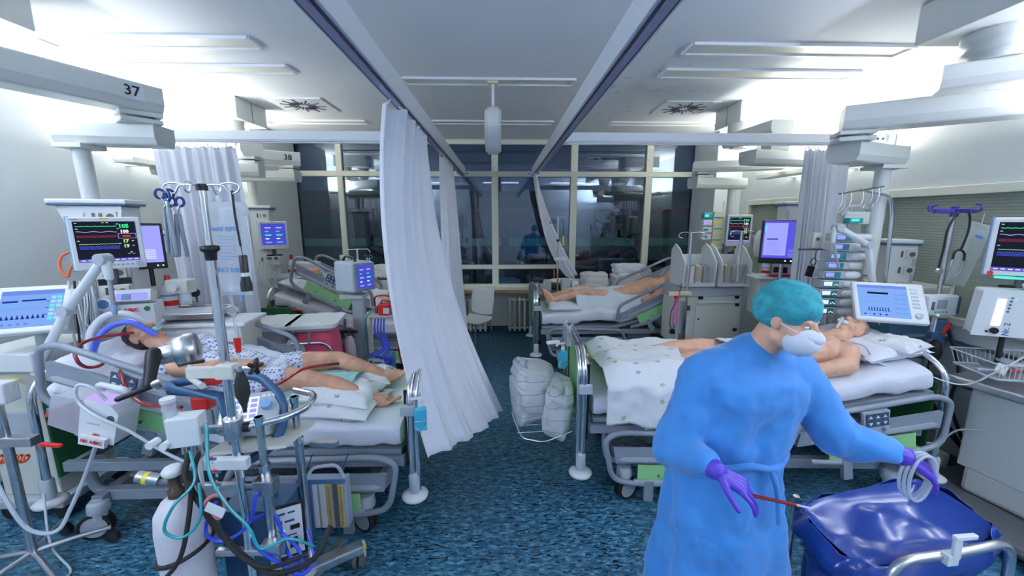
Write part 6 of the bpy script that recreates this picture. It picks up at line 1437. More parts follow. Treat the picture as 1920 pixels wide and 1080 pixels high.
t = thing('stethoscope', 'black stethoscope draped over the purple hooks of the infusion stand', 'stethoscope', (3.2, 2.73, 1.7))
m = MB(); m.tube(cr([(-.065, 0, -.10), (-.065, -.01, .05), (-.06, -.01, .18), (.0, -.01, .30), (.07, -.01, .28), (.09, -.01, .18), (.07, -.01, .06), (.055, -.01, .02)], 6), .007, M_black); m.tube(cr([(.015, -.01, -.04), (.02, -.01, .01), (.055, -.01, .03), (.095, -.01, .0), (.10, -.01, -.05)], 5), .007, M_black); m.build('tubing', t)
m = MB(); m.tube(cr([(.015, -.01, -.04), (.01, -.01, -.10), (.03, -.01, -.14), (.05, -.01, -.15)], 5), .003, M_chrome, 6); m.tube(cr([(.10, -.01, -.05), (.10, -.01, -.10), (.08, -.01, -.14), (.05, -.01, -.16)], 5), .003, M_chrome, 6); m.build('ear_tubes', t)
m = MB(); m.cyl((-.065, -.018, -.125), (-.065, .0, -.125), .021, M_chrome, n=20); m.build('chest_piece', t)
t = thing('saline_bag', 'tall clear fluid bag hanging from the purple hooks on the right', 'infusion bag', (3.37, 2.76, 1.69), ry=math.radians(14))
m = MB(); m.grid(bagf(-1, .085, .23, .026), 18, 26, M_bag); m.grid(lambda u, v: bagf(1, .085, .23, .026)(1 - u, v), 18, 26, M_bag); m.build('bag', t)
m = MB(); m.bb(-.04, .02, -.030, -.028, .12, .14, E_print)
for i in range(12): m.bb(-.05, -.035 + .008 * (i % 3), -.030, -.0285, .10 - i * .02, .1025 - i * .02, M_sink)
m.build('print', t)
m = MB(); m.tube([(0, 0, .22), (-.01, 0, .30)], .004, M_clear); m.build('hanger', t)
m = MB(); m.tube(cr([(.0, 0, -.23), (.0, 0, -.27), (-.02, -.02, -.33)], 4), .006, M_clear); m.build('outlet', t)
t = thing('feeding_pump', 'small white feeding pump with a grey display clamped to the infusion stand', 'pump', (3.17, 2.70, 1.33))
m = MB(); m.bb(-.11, .11, -.02, .05, -.075, .075, M_white); m.bb(.10, .125, -.025, .04, -.06, .07, M_navy); m.build('body', t, bev=.012)
m = MB(); m.bb(-.05, .02, -.024, -.02, -.02, .045, M_gcable); m.bb(-.09, -.07, -.024, -.02, -.03, .03, M_sink)
m.build('display', t)
m = MB()
for i in range(4): m.cyl((-.055 + i * .027, -.024, -.045), (-.055 + i * .027, -.02, -.045), .008, M_blue2, n=10)
m.cyl((-.03, -.024, -.068), (-.03, -.018, -.068), .008, E_led, n=10); m.build('keys', t)
t = thing('ventilation_bag', 'black ventilation bag with blue valve and red tag under the feeding pump', 'ventilation bag', (3.14, 2.66, 1.02))
m = MB(); m.lathe([(.012, -.12), (.035, -.08), (.045, -.02), (.03, .04), (.015, .06)], M_rubber, n=18); m.build('bag', t)
m = MB(); m.box((-.03, 0, .10), (.07, .05, .05), M_navy); m.cyl((-.035, 0, .11), (-.03, 0, .22), .006, M_wcable); m.build('valve', t, bev=.006); m = MB(); m.box((.06, 0, .15), (.022, .015, .09), M_red, RY(.5)); m.build('red_tag', t, bev=.003)
t = thing('syringe_driver_device', 'white control unit marked Nr. 2 with a tall bright display on the right', 'medical device', (3.15, 2.34, 1.36), math.radians(-38))
m = MB(); m.prism([(-.11, 0, -.16), (.20, 0, -.14), (.20, 0, .15), (-.09, 0, .14)], M_white, (0, .16, 0)); m.build('body', t, bev=.016)
m = MB(); m.box((.12, .08, .17), (.06, .06, .05), M_white, RY(-.4)); m.build('handle', t, bev=.01)
m = MB(); m.prism([(-.035, -.002, -.085), (.005, -.002, -.08), (.012, -.002, .09), (-.025, -.002, .09)], emis('tall_display', (.85, .88, 1), 1.6), (0, -.003, 0)); m.build('display', t)
m = MB()
for i in range(5): m.cyl((.033 - .002 * i, -.004, .10 - i * .022), (.033 - .002 * i, 0, .10 - i * .022), .006, M_navy, n=10)
m.cyl((-.015, -.014, -.115), (-.015, 0, -.115), .020, M_black, n=20); m.cyl((-.045, -.006, -.125), (-.045, 0, -.125), .007, M_black, n=10); m.text('Nr. 2', (.035, -.003, -.10), .038, M_blue, xd=(0, 0, 1), yd=(-1, 0, 0), bold=.0008); m.cyl((.05, -.004, .095), (.05, 0, .095), .004, E_led, n=8); m.build('keys', t)
m = MB(); m.cyl((.05, .08, -.36), (.05, .08, -.14), .014, M_black); m.build('stem', t)
t = monitor('patient monitor with red button cut by the right picture edge', (3.30, 2.38, 1.77), math.radians(-45), .34, .37, 'vitals', knob=False)
m = MB(); m.cyl((-.14, -.008, -.172), (-.14, 0, -.172), .014, M_red, n=16); m.build('alarm_button', t); m = MB(); m.bb(-.12, .02, -.01, .01, -.205, -.19, E_cyan); m.build('status_strip', t)
# pendant shelf column on the right with drawer block
t = thing('equipment_column', 'grey floor-standing equipment column with a steel tabletop at the right edge', 'column', (3.28, 2.15, 0), math.radians(12))
m = MB(); m.bb(-.13, .18, -.15, .25, .30, .84, M_boom); m.bb(-.03, .17, -.17, -.15, .30, .84, M_sink)
for x in (.0, .06, .12): m.cyl((x, -.18, .30), (x, -.18, .84), .018, M_grey2, n=12)
m.build('column', t, bev=.01)
m = MB(); m.bb(-.26, .24, -.36, .32, .88, .93, M_steel); m.build('table_top', t, bev=.01)
m = MB(); m.bb(-.45, .24, -.45, .42, .06, .13, M_sink); m.bb(-.12, .18, -.14, .22, .13, .31, M_boom); m.build('floor_base', t, bev=.03)
t = thing('wire_basket', 'clear plastic basket full of packaged supplies above the steel tabletop', 'basket', (3.26, 2.30, .97), math.radians(-12))
m = MB()
for z, k in ((0, .9), (.10, 1.0)): m.tube(fillet([(-.24 * k, -.17 * k, z + .01), (.24 * k, -.17 * k, z + .01), (.24 * k, .17 * k, z + .01), (-.24 * k, .17 * k, z + .01)], .03, 4, closed=True), .005, M_clear, closed=True)
for i in range(17):
    x = -.22 + i * .0275
    for y in (-.165, .165): m.tube([(x, y, .10), (x * .9, y * .9, .01)], .0025, M_clear, 5)
m.bb(-.21, .21, -.15, .15, .0, .008, M_plast); m.build('basket', t)
rr = random.Random(4)
for i in range(9):
    c = Vector((3.26, 2.30, 1.0)) + RZ(-.2) @ Vector((-.17 + .042 * i, rr.uniform(-.08, .08), rr.uniform(.0, .05)))
    tag(MB().box((0, 0, 0), (.10, .05, .012), [M_plast, M_offw, M_sink, M_red, M_plast][i % 5], RX(rr.uniform(-.7, .7)) @ RZ(rr.uniform(-1, 1))).build('wrapped_syringe', loc=c, bev=.003), ['clear', 'cream', 'dark', 'red', 'clear'][i % 5] + ' sealed pack of supplies lying in the clear basket', 'packet', 'sealed %s packs in the clear basket' % ['clear', 'cream', 'dark', 'red', 'clear'][i % 5])
for i, q in enumerate(([(3.45, 2.95, .80), (3.30, 2.80, .62), (3.36, 2.70, .40), (3.5, 2.65, .22)], [(3.42, 2.98, .72), (3.38, 2.8, .52), (3.5, 2.72, .30), (3.52, 2.6, .12)], [(3.50, 2.9, 1.10), (3.53, 2.8, .80), (3.46, 2.75, .55), (3.52, 2.66, .25)])):
    cable('black_cable', ('thick black cable sagging along the right wall behind the bed head', 'lower black cable sagging along the right wall', 'black cable dropping from the ventilator to the wall rail')[i], q, .011, M_rubber)
cable('green_wire', 'thin green wire dropping behind the ventilator', [(3.33, 2.93, .95), (3.36, 2.85, .70), (3.42, 2.8, .45)], .004, mat('green_wire', (.1, .5, .12), .4))
cable('white_cable', 'long white cable swinging from the right edge over the near right bed', [(3.15, 2.10, 1.24), (3.02, 2.20, 1.03), (2.94, 2.30, .90), (2.80, 2.45, .93), (2.62, 2.52, .96), (2.42, 2.60, 1.07)], .005, M_wcable)
cable('white_cable', 'white cable arching from the bed head to the equipment column', [(2.9, 2.5, .40), (3.0, 2.42, .42), (3.06, 2.36, .55), (3.16, 2.24, .60)], .006, M_wcable)
cable('sensor_cable', 'grey sensor cable coiling on the sheet beside the patient shoulder', [(2.50, 2.54, 1.0), (2.62, 2.58, 1.005), (2.76, 2.66, 1.01), (2.80, 2.74, 1.02), (2.70, 2.76, 1.03), (2.60, 2.72, 1.06), (2.68, 2.66, 1.03), (2.80, 2.68, 1.02), (2.86, 2.76, 1.03)], .0035, M_gcable)
cable('sensor_cable', 'second grey sensor cable over the bare shoulder of the near right patient', [(2.40, 2.62, 1.10), (2.50, 2.55, 1.08), (2.56, 2.54, 1.0), (2.62, 2.62, 1.02), (2.80, 2.72, 1.03)], .0035, M_gcable)
t = tag(MB().box((0, 0, 0), (.055, .022, .018), M_navy, RZ(.5)).build('finger_sensor', loc=(2.52, 2.52, .975), bev=.005), 'small navy plug of the sensor cable lying on the near right sheet', 'sensor')
MB().cap((0, 0, 0), (.075, .01, .01), .011, .008, M_red).build('release_handle', bedR1, loc=(2.1, .14, .78), bev=.002)
t = thing('foot_switch_box', 'cream box on the floor behind the near right bed head', 'box', (3.22, 2.72, .0))
MB().bb(-.14, .16, -.10, .12, .10, .20, M_offw).build('body', t, bev=.012); MB().bb(-.12, .14, -.08, .10, 0, .10, M_sink).build('foot', t, bev=.01)
# ================================================================= blue laundry bag on its frame
t = thing('laundry_bag_stand', 'steel-framed stand with a glossy blue bag in the front right corner', 'bag stand', (1.70, 1.47, 0), math.radians(4))
M_bluebag = mat('bag_blue_film', (.010, .045, .28), .22, bump=.18, scale=4, coat=.4)
def bagtop(a):
    c, s_ = math.cos(a), math.sin(a); p = 3.2
    return (abs(c) ** (2 / p)) * (1 if c > 0 else -1), (abs(s_) ** (2 / p)) * (1 if s_ > 0 else -1)
def bb_fn(u, v):
    a = 2 * PI * u; x, y = bagtop(a)
    z = .64 + .05 * x - .60 * v
    k = 1 - .10 * v + (.03 + .05 * v) * noise.fractal(Vector((x * 3, y * 3, v * 2.2)), 1, 2, 3) + .018 * math.sin(18 * a + 4 * math.sin(3 * v)) * min(1, v * 3)
    return (x * .33 * k, y * .17 * k, z)
def cuff(u, v):
    a = 2 * PI * u; x, y = bagtop(a); w = 0.5 + .5 * math.sin(3 * a + 1)
    top_ = .665 + .05 * x + .03 * y * .5 + .012 * math.sin(7 * a)
    k = 1 + .05 + .16 * math.sin(min(1, v * 1.2) * PI) * (.75 + .25 * w) + .025 * math.sin(11 * a + 5 * v) + .03 * noise.fractal(Vector((x * 4, y * 4, v * 3)), 1, 2, 3)
    return (x * .32 * k, y * .17 * k, top_ - v * (.15 + .03 * w))
def inner(u, v):
    x, y = u * 2 - 1, v * 2 - 1; e = max(abs(x), abs(y)) ** 6
    x *= 1 - .08 * y * y; y *= 1 - .10 * x * x
    return (x * .325, y * .172, .662 + .05 * x + .015 * y - .055 * (1 - e) + .045 * (1 - e) * noise.fractal(Vector((x * 1.1 + 3, y * .9, 5)), 1, 2, 2))
m = MB(); m.grid(bb_fn, 120, 36, M_bluebag, closed_u=True); m.add([bb_fn(k / 120, 1) for k in range(120)], [tuple(range(120))], M_bluebag); m.build('bag', t)
m = MB(); m.grid(cuff, 140, 20, M_bluebag, closed_u=True); m.build('folded_cuff', t, solid=.002)
m = MB(); m.grid(inner, 60, 40, M_bluebag); m.build('bag_mouth', t)
m = MB(); m.tube(fillet([(-.30, -.25, .06), (-.28, -.23, .70), (.02, -.235, .72), (.24, -.22, .735), (.29, -.22, .06)], .10, 7), .0165, M_steel, 14); m.build('front_bar', t)
m = MB(); m.box((-.07, -.25, .715), (.045, .03, .045), M_white); m.box((-.065, -.26, .765), (.035, .012, .09), M_white, RY(-.08)); m.box((-.04, -.26, .81), (.09, .018, .018), M_white); m.build('clip', t, bev=.004)
m = MB(); m.tube(fillet([(-.30, -.25, .06), (.29, -.22, .06), (.29, .20, .06), (-.30, .20, .06)], .06, 5, closed=True), .014, M_steel, closed=True); m.tube([(-.28, .20, .06), (-.28, .20, .64)], .014, M_steel); m.tube([(.28, .20, .06), (.28, .20, .66)], .014, M_steel); m.build('base_frame', t)
for x, y in ((-.30, -.25), (.29, -.22), (.29, .20), (-.30, .20)): m = MB(); m.cyl((x, y - .01, .03), (x, y + .01, .03), .03, M_rubber); m.build('wheel', t)
# ================================================================= foot of the near right bed
t = thing('foot_shelf', 'wire shelf hung outside the foot board of the near right bed', 'shelf', (.28, 2.86, .40))
m = MB(); m.tube(fillet([(.22, -.26, .04), (.02, -.28, -.03), (-.14, -.22, -.03), (-.20, -.04, .06), (-.20, .22, .06), (.22, .26, .06)], .04, 4), .007, M_chrome)
for i in range(5): y = -.2 + i * .1; m.tube([(.22, y, .02), (-.17, y, .0)], .004, M_chrome, 6)
m.build('wire_tray', t)
def bundle(name, label, c, dims, rz, mt, seed, group=None, tilt=0, cat='blanket', rx=0):
    """rolled or folded blanket: soft box with fold lines"""
    o = MB(); lx, ly, lz = [v / 2 for v in dims]; R = RZ(rz) @ RY(tilt) @ RX(rx); n = 34
    def f(u, v):
        a = 2 * PI * u; ph = PI * (v - .5); e1, e2 = .36, .40
        def sp(x, e): return (abs(x) ** e) * (1 if x > 0 else -1)
        x = lx * sp(math.cos(ph), e1) * sp(math.cos(a), e2); y = ly * sp(math.cos(ph), e1) * sp(math.sin(a), e2); z = lz * sp(math.sin(ph), e1)
        d = Vector((x, y, z)); k = 1 + .12 * noise.fractal(d * 8 + Vector((seed, 0, 0)), 1, 2, 3) - sum(.07 * math.exp(-(((z / lz + .25 * x / lx + .12 * math.sin(3 * a + seed)) - c_) / .05) ** 2) for c_ in (-.45, .12, .62)) - .10 * math.exp(-((x / lx - .2 * z / lz - .1) / .08) ** 2) * (y < 0)
        return R @ (d * k)
    o.grid(f, n * 3, n * 2, mt, closed_u=True)
    o = o.build(name, loc=c); return tag(o, label, cat, group)
bundle('blanket', 'striped folded blanket on the outer side of the foot shelf', (.22, 2.93, .575), (.28, .36, .36), .15, M_stripe, 1, rx=0, tilt=-.05)
bundle('blanket', 'striped rolled blanket wedged between the folded one and the green foot board', (.42, 2.78, .545), (.20, .40, .38), -.15, M_stripe, 7, tilt=.12)
bundle('blanket', 'top fold of the striped blanket pile outside the foot board', (.25, 2.98, .745), (.32, .36, .13), .1, M_stripe, 12, tilt=.15)
def sanitizer(label, loc, rz=0):
    t = thing('sanitizer_bottle', label, 'bottle', loc, rz, group='blue sanitizer bottles on the bed ends')
    M_ss = mat('sanitizer_blue', (.05, .42, .62), .15, alpha=.92, coat=.4)
    m = MB(); m.prism(fillet([(-.035, -.022, 0), (.035, -.022, 0), (.035, .022, 0), (-.035, .022, 0)], .012, 3, closed=True), M_ss, (0, 0, .125), True); m.lathe([(.032, .124), (.014, .140)], M_ss, n=14); m.build('bottle', t, bev=.004)
    m = MB(); m.cyl((0, 0, .14), (0, 0, .165), .013, M_white); m.cyl((0, 0, .165), (0, 0, .185), .006, M_white); m.box((-.018, 0, .19), (.065, .012, .010), M_white); m.build('pump', t)
    m = MB(); m.tube([(-.035, -.025, .03), (-.035, -.025, .06), (.035, -.025, .06), (.035, -.025, .03), (0, -.025, -.005), (-.035, -.025, .03)], .002, M_steel, 5); m.tube([(0, .03, .12), (0, .03, .21)], .003, M_steel, 6); m.build('wire_holder', t)
    return t
sanitizer('blue sanitizer bottle on the curtain side of the near left foot board', (-.465, 2.10, .76), .2)
sanitizer('blue sanitizer bottle on the foot board of the near right bed', (.46, 2.82, .84), .3)
t = thing('file_holder', 'clear holder clipped behind the sanitizer on the near right foot board', 'holder', (.53, 3.08, .95))
MB().bb(-.02, .02, -.10, .10, 0, .14, M_plast).build('pocket', t, bev=.004); m = MB(); m.tube([(0, -.09, .14), (.02, -.09, .17)], .005, M_white); m.tube([(0, .09, .14), (.02, .09, .17)], .005, M_white); m.build('clip', t)
tag(MB().box((0, 0, 0), (.10, .03, .02), M_white, RZ(.3)).cyl((.03, 0, -.03), (.03, 0, 0), .01, M_white).build('white_valve', loc=(.38, 2.80, 1.045), bev=.003), 'white plastic nozzle beside the sanitizer on the near right foot board', 'nozzle')
# ================================================================= BACK OF THE ROOM
t = thing('chair', 'grey-white shell chair with steel legs by the windows behind the curtain', 'chair', (-.42, 5.78, 0), math.radians(-35))
m = MB(); m.grid(lambda u, v: ((u - .5) * .44 * (1 - .12 * abs(v - .5)), .20 - .03 * math.cos((u - .5) * 3) + .05 * v, .50 + .40 * v + .01 * math.cos(u * 6)), 16, 16, M_white); m.build('backrest', t, solid=.012, sub=1)
m = MB(); m.grid(lambda u, v: ((u - .5) * .46, -.24 + .44 * v, .46 - .02 * math.sin(v * PI) + .02 * (v > .9)), 14, 14, M_white); m.build('seat', t, solid=.014, sub=1)
for x, y in ((-.2, -.2), (.2, -.2), (-.2, .2), (.2, .2)): m = MB(); m.tube([(x * .85, y * .85, .45), (x * 1.05, y * 1.1, 0)], .011, M_chrome); m.build('leg', t)
def radiator(label, x0, n, y=6.56):
    t = thing('radiator', label, 'radiator', (x0, y, 0), group='column radiators under the window sill')
    for i in range(n):
        m = MB()
        for dy in (-.035, .035): m.tube([(i * .085, dy, .06), (i * .085, dy, .60)], .018, M_trim, 10)
        m.ell((i * .085, 0, .60), (.024, .065, .035), M_trim); m.ell((i * .085, 0, .07), (.024, .065, .035), M_trim); m.build('column', t)
    m = MB(); m.cyl((-.03, 0, .585), ((n - 1) * .085 + .03, 0, .585), .024, M_trim); m.cyl((-.03, 0, .10), ((n - 1) * .085 + .03, 0, .10), .024, M_trim); m.build('header_pipe', t)
radiator('cream column radiator to the left of the far right bed foot', .14, 6); radiator('cream column radiator behind the grey-white chair', -.62, 5)
# middle cart with infusion pole
t = thing('equipment_cart', 'steel equipment cart with an infusion pole between the far right bed and the sill', 'cart', (.90, 6.05, 0))
m = MB(); m.bb(-.34, .26, -.16, .18, .80, .83, M_steel); m.bb(-.34, .26, -.16, .18, .40, .42, M_steel); m.build('shelves', t, bev=.004)
for x in (-.32, .24):
    for y in (-.14, .16): m = MB(); m.cyl((x, y, .07), (x, y, .95), .012, M_chrome); m.cyl((x, y - .01, .04), (x, y + .01, .04), .04, M_rubber); m.build('leg', t)
m = MB(); m.cyl((-.04, -.10, .83), (-.05, -.10, 1.96), .013, M_chrome); m.lathe([(.014, 1.60), (.026, 1.62), (.026, 1.635), (.014, 1.64)], M_black, (-.045, -.10, 0)); m.tube([(-.17, -.10, 1.94), (-.15, -.10, 1.965), (-.05, -.10, 1.965), (.05, -.10, 1.965), (.07, -.10, 1.93)], .004, M_chrome); m.build('infusion_pole', t)
m = MB(); m.tube([(.28, -.16, .86), (.45, -.16, .87)], .012, M_chrome); m.build('push_bar', t)
for q, nm, lb, c, d, mt in ((0, 'tubing_holder', 'white tubing holder clamped across the far infusion pole', (.90, 5.93, 1.34), (.22, .05, .05), M_white), (1, 'suction_bottle', 'clear suction bottle on the far equipment cart', (.70, 5.95, .94), (.12, .12, .18), M_plast), (2, 'tool_box', 'grey tool case standing on the far equipment cart', (.99, 6.0, .93), (.14, .14, .18), M_grey2), (3, 'white_unit', 'small white unit with a red base on the far equipment cart', (1.13, 5.98, .93), (.10, .12, .14), M_white)):
    tag(MB().box((0, 0, 0), d, mt).build(nm, loc=c, bev=.015), lb, 'medical device')
tag(MB().cyl((0, 0, 0), (0, 0, .14), .014, M_yellow).cyl((0, 0, -.03), (0, 0, 0), .016, M_sink).tube([(0, 0, .14), (0, 0, .3)], .004, M_black).build('yellow_torch', loc=(.93, 5.93, 1.55)), 'yellow and black torch hanging from the far infusion pole', 'torch')
tag(MB().cap((0, 0, 0), (.01, 0, -.12), .022, .012, M_blue).build('blue_clamp', loc=(.93, 5.94, 1.90)), 'blue clamp hanging at the top of the far infusion pole', 'clamp')
tag(MB().tube([(.02 * math.cos(q), 0, .025 * math.sin(q)) for q in [2 * PI * k / 14 for k in range(14)]], .006, M_black, 6, closed=True).tube([(-.045 + .02 * math.cos(q), 0, -.01 + .02 * math.sin(q)) for q in [2 * PI * k / 14 for k in range(14)]], .005, M_black, 6, closed=True).build('clamp_rings', loc=(.79, 5.94, 1.90)), 'black-ringed clamp hanging left on the far infusion pole', 'clamp')
cable('red_tube_piece', 'short red tube hanging on the far infusion pole', [(.80, 5.93, 1.20), (.80, 5.93, 1.05)], .010, M_red, 'tube')
# linen on the sill and bedside tables
t = thing('side_table', 'grey sideboard behind the far right bed carrying folded linen', 'table', (1.9, 6.2, 0))
MB().bb(-.6, 1.2, -.14, .2, .80, .84, M_offw).build('top', t, bev=.005); MB().bb(-.58, 1.18, -.12, .18, .1, .80, M_grey2).build('body', t, bev=.005)
MB().bb(-.55, 1.15, -.09, .15, 0, .1, M_sink).build('plinth', t)
bundle('folded_linen', 'tied white linen bundle at the left end of the far sideboard', (1.50, 6.30, .965), (.42, .30, .25), .0, M_stripe, 21, cat='linen')
bundle('folded_linen', 'lower white linen bundle at the right end of the pile', (2.07, 6.27, .965), (.58, .30, .25), .05, M_sheet, 22, cat='linen')
bundle('folded_linen', 'upper folded white linen on top of the right bundle', (2.04, 6.30, 1.15), (.50, .28, .15), .02, M_sheet, 24, cat='linen')
M_coat = mat('dark_cloth', (.010, .010, .010), .85, bump=.8, scale=9)
bundle('dark_clothes', 'heap of black clothes on the sideboard right of the white linen', (2.68, 6.22, 1.01), (.66, .34, .34), .05, M_coat, 30, cat='clothes')
tag(MB().cap((0, 0, 0), (.12, 0, .02), .03, .02, M_offw).build('folded_gloves', loc=(2.72, 6.12, 1.19)), 'pale gloves lying on the heap of black clothes', 'gloves')
t = thing('cream_tray', 'cream oval tray with dark rim on the sill by the pulled curtain', 'tray', (.98, 6.40, .80))
m = MB(); m.lathe([(.20, 0), (.25, .03), (.26, .10), (.24, .10)], M_black, n=28); m.build('rim', t); m = MB(); m.ell((.03, 0, .13), (.27, .10, .05), mat('cream', (.70, .70, .55), .5)); m.build('contents', t)
t = thing('side_table', 'low grey cabinet behind the far left bed carrying folded blankets', 'table', (-1.75, 6.10, 0))
MB().bb(-.45, .45, -.18, .28, .78, .82, M_offw).build('top', t, bev=.005); MB().bb(-.43, .43, -.16, .26, .1, .78, M_grey2).build('body', t, bev=.005); MB().bb(-.41, .41, -.13, .22, 0, .1, M_sink).build('plinth', t)
bundle('folded_blanket', 'lower striped blanket of the pile behind the far left bed', (-1.72, 5.98, .93), (.50, .32, .24), 0, M_stripe, 40)
bundle('folded_blanket', 'upper printed blanket of the pile behind the far left bed', (-1.72, 5.98, 1.16), (.48, .32, .20), 0, M_print, 41)
# far left bay
monitor('patient monitor with a dark screen beside the left window', (-2.70, 4.80, 1.75), math.radians(38), .30, .33, 'small', name='patient_monitor', depth=.14)
t = thing('shelf_tray', 'pendant shelf behind the head of the far left bed', 'tray', (-2.55, 5.05, 1.22), math.radians(10))
MB().bb(-.35, .32, -.16, .16, 0, .02, M_white).build('board', t, bev=.004)
m = MB(); m.tube([(0, .1, .0), (0, .1, -.25)], .02, M_white); m.build('bracket', t)
bundle('plastic_bundle', 'crumpled clear wrapping on the shelf by the left window', (-2.50, 5.10, 1.32), (.36, .22, .17), .2, mat('crumpled_film', (.60, .64, .66), .3, bump=.8, scale=14), 50, cat='wrapping')
spray('disinfectant bottle with blue label on the far left pendant shelf', (-2.60, 4.95, 1.245), s=1.5)
t = thing('suction_regulator', 'white suction unit and blue connectors beneath the far left monitor', 'regulator', (-2.74, 4.82, 1.45))
m = MB(); m.box((0, 0, 0), (.18, .10, .10), M_offw); m.box((-.02, -.06, .03), (.05, .03, .03), M_blue); m.cyl((.06, -.07, .03), (.06, -.05, .03), .02, M_sink); m.build('body', t, bev=.008)
for i in range(5): cable('white_cable', 'white cable looping beneath the far left monitor', [(-2.86 + .03 * i, 4.78, 1.50), (-2.90 + .05 * i, 4.74, 1.28 - .03 * i), (-2.78 + .03 * i, 4.76, 1.14), (-2.74 + .02 * i, 4.8, 1.36)], .005, M_wcable, 'cable', 'white cables beneath the far left monitor')
t = thing('dark_green_panel', 'dark green head panel leaning under the far left bed head', 'panel', (-2.60, 4.56, .30))
MB().bb(-.26, .20, 0, .02, .08, .62, M_dkgreen).build('panel', t, bev=.006); MB().bb(-.26, .20, -.02, .04, 0, .08, M_grey).build('foot_bar', t, bev=.006)
m_ = MB(); m_.cap((0, 0, 0), (.10, 0, -.01), .013, .010, M_red); m_.build('release_handle', bedL2, loc=(-1.76, -.12, .90))
# second heart-lung set at the far left bed
t = thing('ecmo_stand', 'grey stand with shelves carrying the far heart-lung set', 'stand', (-1.50, 4.10, 0))
m = MB(); m.bb(-.06, .06, -.04, .04, .10, 1.16, M_grey2); m.bb(.08, .12, -.03, .03, .38, .98, M_offw); m.build('column', t, bev=.01)
m = MB(); m.bb(-.16, .08, -.10, .10, 1.13, 1.17, M_grey2); m.bb(.10, .44, -.14, .08, .95, .97, M_offw); m.build('shelves', t, bev=.004)
for a in (.5, 2.0, 3.6, 5.2): m = MB(); m.tube([(0, 0, .12), (.30 * math.cos(a), .28 * math.sin(a), .09)], .02, M_grey2); m.cyl((.30 * math.cos(a), .28 * math.sin(a) - .01, .04), (.30 * math.cos(a), .28 * math.sin(a) + .01, .04), .04, M_rubber); m.build('leg', t)
t = thing('pump_console', 'light grey console with a purple touch screen and black handle on the far stand', 'console', (-1.42, 4.05, 1.36), math.radians(58))
m = MB(); m.bb(-.12, .14, 0, .30, -.16, .15, mat('console_grey_blue', (.46, .53, .62), .4)); m.build('body', t, bev=.02)
m = MB(); m.bb(-.115, .135, -.02, 0, -.15, .14, M_grey); m.build('bezel', t, bev=.008); m = MB(); screen_face(m, .19, .24, 'small', -.022, .01, 0); m.build('screen', t)
m = MB(); m.tube(fillet([(-.02, .08, .15), (-.02, .10, .19), (-.02, .24, .20), (-.02, .27, .15)], .03, 4), .013, M_black); m.build('handle', t)
t = thing('iv_pole', 'low infusion pole with scissors and a drip bag behind the purple-screen console', 'pole', (-1.56, 4.32, 1.17))
m = MB(); m.cyl((0, 0, 0), (0, 0, .45), .012, M_chrome); m.tube([(-.12, 0, .40), (-.11, 0, .44), (0, 0, .45), (.12, 0, .45), (.14, 0, .41)], .004, M_chrome); m.build('pole', t)
o = MB().grid(lambda u, v: bagf(-1, .06, .10, .03)(u, v), 12, 14, M_bag).grid(lambda u, v: bagf(1, .06, .10, .03)(1 - u, v), 12, 14, M_bag).build('drip_bag', loc=(-1.69, 4.30, 1.46)); tag(o, 'small drip bag on the low pole behind the purple-screen console', 'infusion bag')
m = MB()
for e in (-1, 1): m.tube([(e * .028 + .018 * math.cos(q), 0, .018 * math.sin(q)) for q in [2 * PI * k / 14 for k in range(14)]], .006, M_navy, 6, closed=True); m.cap((e * .015, 0, -.015), (-e * .008, 0, -.11), .006, .004, M_steel, 8)
tag(m.build('scissors', loc=(-1.44, 4.30, 1.54)), 'blue-handled scissors hanging on the low pole', 'scissors')
t = thing('blood_pump', 'red pump head with a white label on the shelf of the far stand', 'pump', (-1.20, 4.0, .97))
m = MB(); m.bb(-.06, .06, -.05, .05, 0, .12, M_red); m.bb(-.10, -.06, -.04, .04, .02, .09, M_sink); m.build('body', t, bev=.012); m = MB(); m.bb(-.005, .055, -.053, -.05, .02, .08, M_white); m.build('label', t); m = MB(); m.cyl((.10, -.03, .05), (.10, .02, .05), .035, M_plast, n=20); m.build('oxygenator', t)
for i in range(3): cable('blood_tube', ('dark blood tube looping over the far red pump', 'second dark blood tube looping over the far red pump', 'dark blood tube dropping from the far red pump to the floor')[i],
    ([(-1.30, 4.0, 1.06), (-1.28, 3.96, 1.16), (-1.18, 3.95, 1.18), (-1.08, 3.96, 1.14), (-1.07, 3.98, 1.04)], [(-1.24, 4.0, 1.08), (-1.20, 3.94, 1.13), (-1.10, 3.94, 1.10), (-1.08, 3.98, .98)], [(-1.07, 3.96, 1.02), (-1.06, 3.93, .80), (-1.05, 3.90, .58), (-1.02, 3.88, .48)])[i], .008, M_blood, 'blood tube')
cable('teal_tube', 'teal oxygen tube hanging from the far stand', [(-1.28, 3.98, 1.06), (-1.38, 3.95, .95), (-1.40, 3.92, .75), (-1.44, 3.88, .5), (-1.55, 3.85, .34)], .007, M_teal, 'tube')
for i in range(4): cable('blue_hose', 'blue water hose of the far heart-lung set', [(-1.30 + .03 * i, 3.98, .93), (-1.30 + .03 * i, 3.95, .80), (-1.22 + .02 * i, 3.93, .64), (-1.34 + .05 * i, 3.88, .58 - .02 * i), (-1.20 + .03 * i, 3.84, .56), (-1.14, 3.84, .36 + .03 * i)], .009, M_bluetube, 'hose', 'blue water hoses of the far heart-lung set')
t = thing('heater_cooler', 'white and blue heater-cooler box on the floor by the far stand', 'medical device', (-1.27, 3.95, 0))
m = MB(); m.bb(-.13, .10, 0, .24, .06, .52, M_blue); m.build('body', t, bev=.012); m = MB(); m.bb(-.12, .09, -.006, 0, .30, .51, M_white)
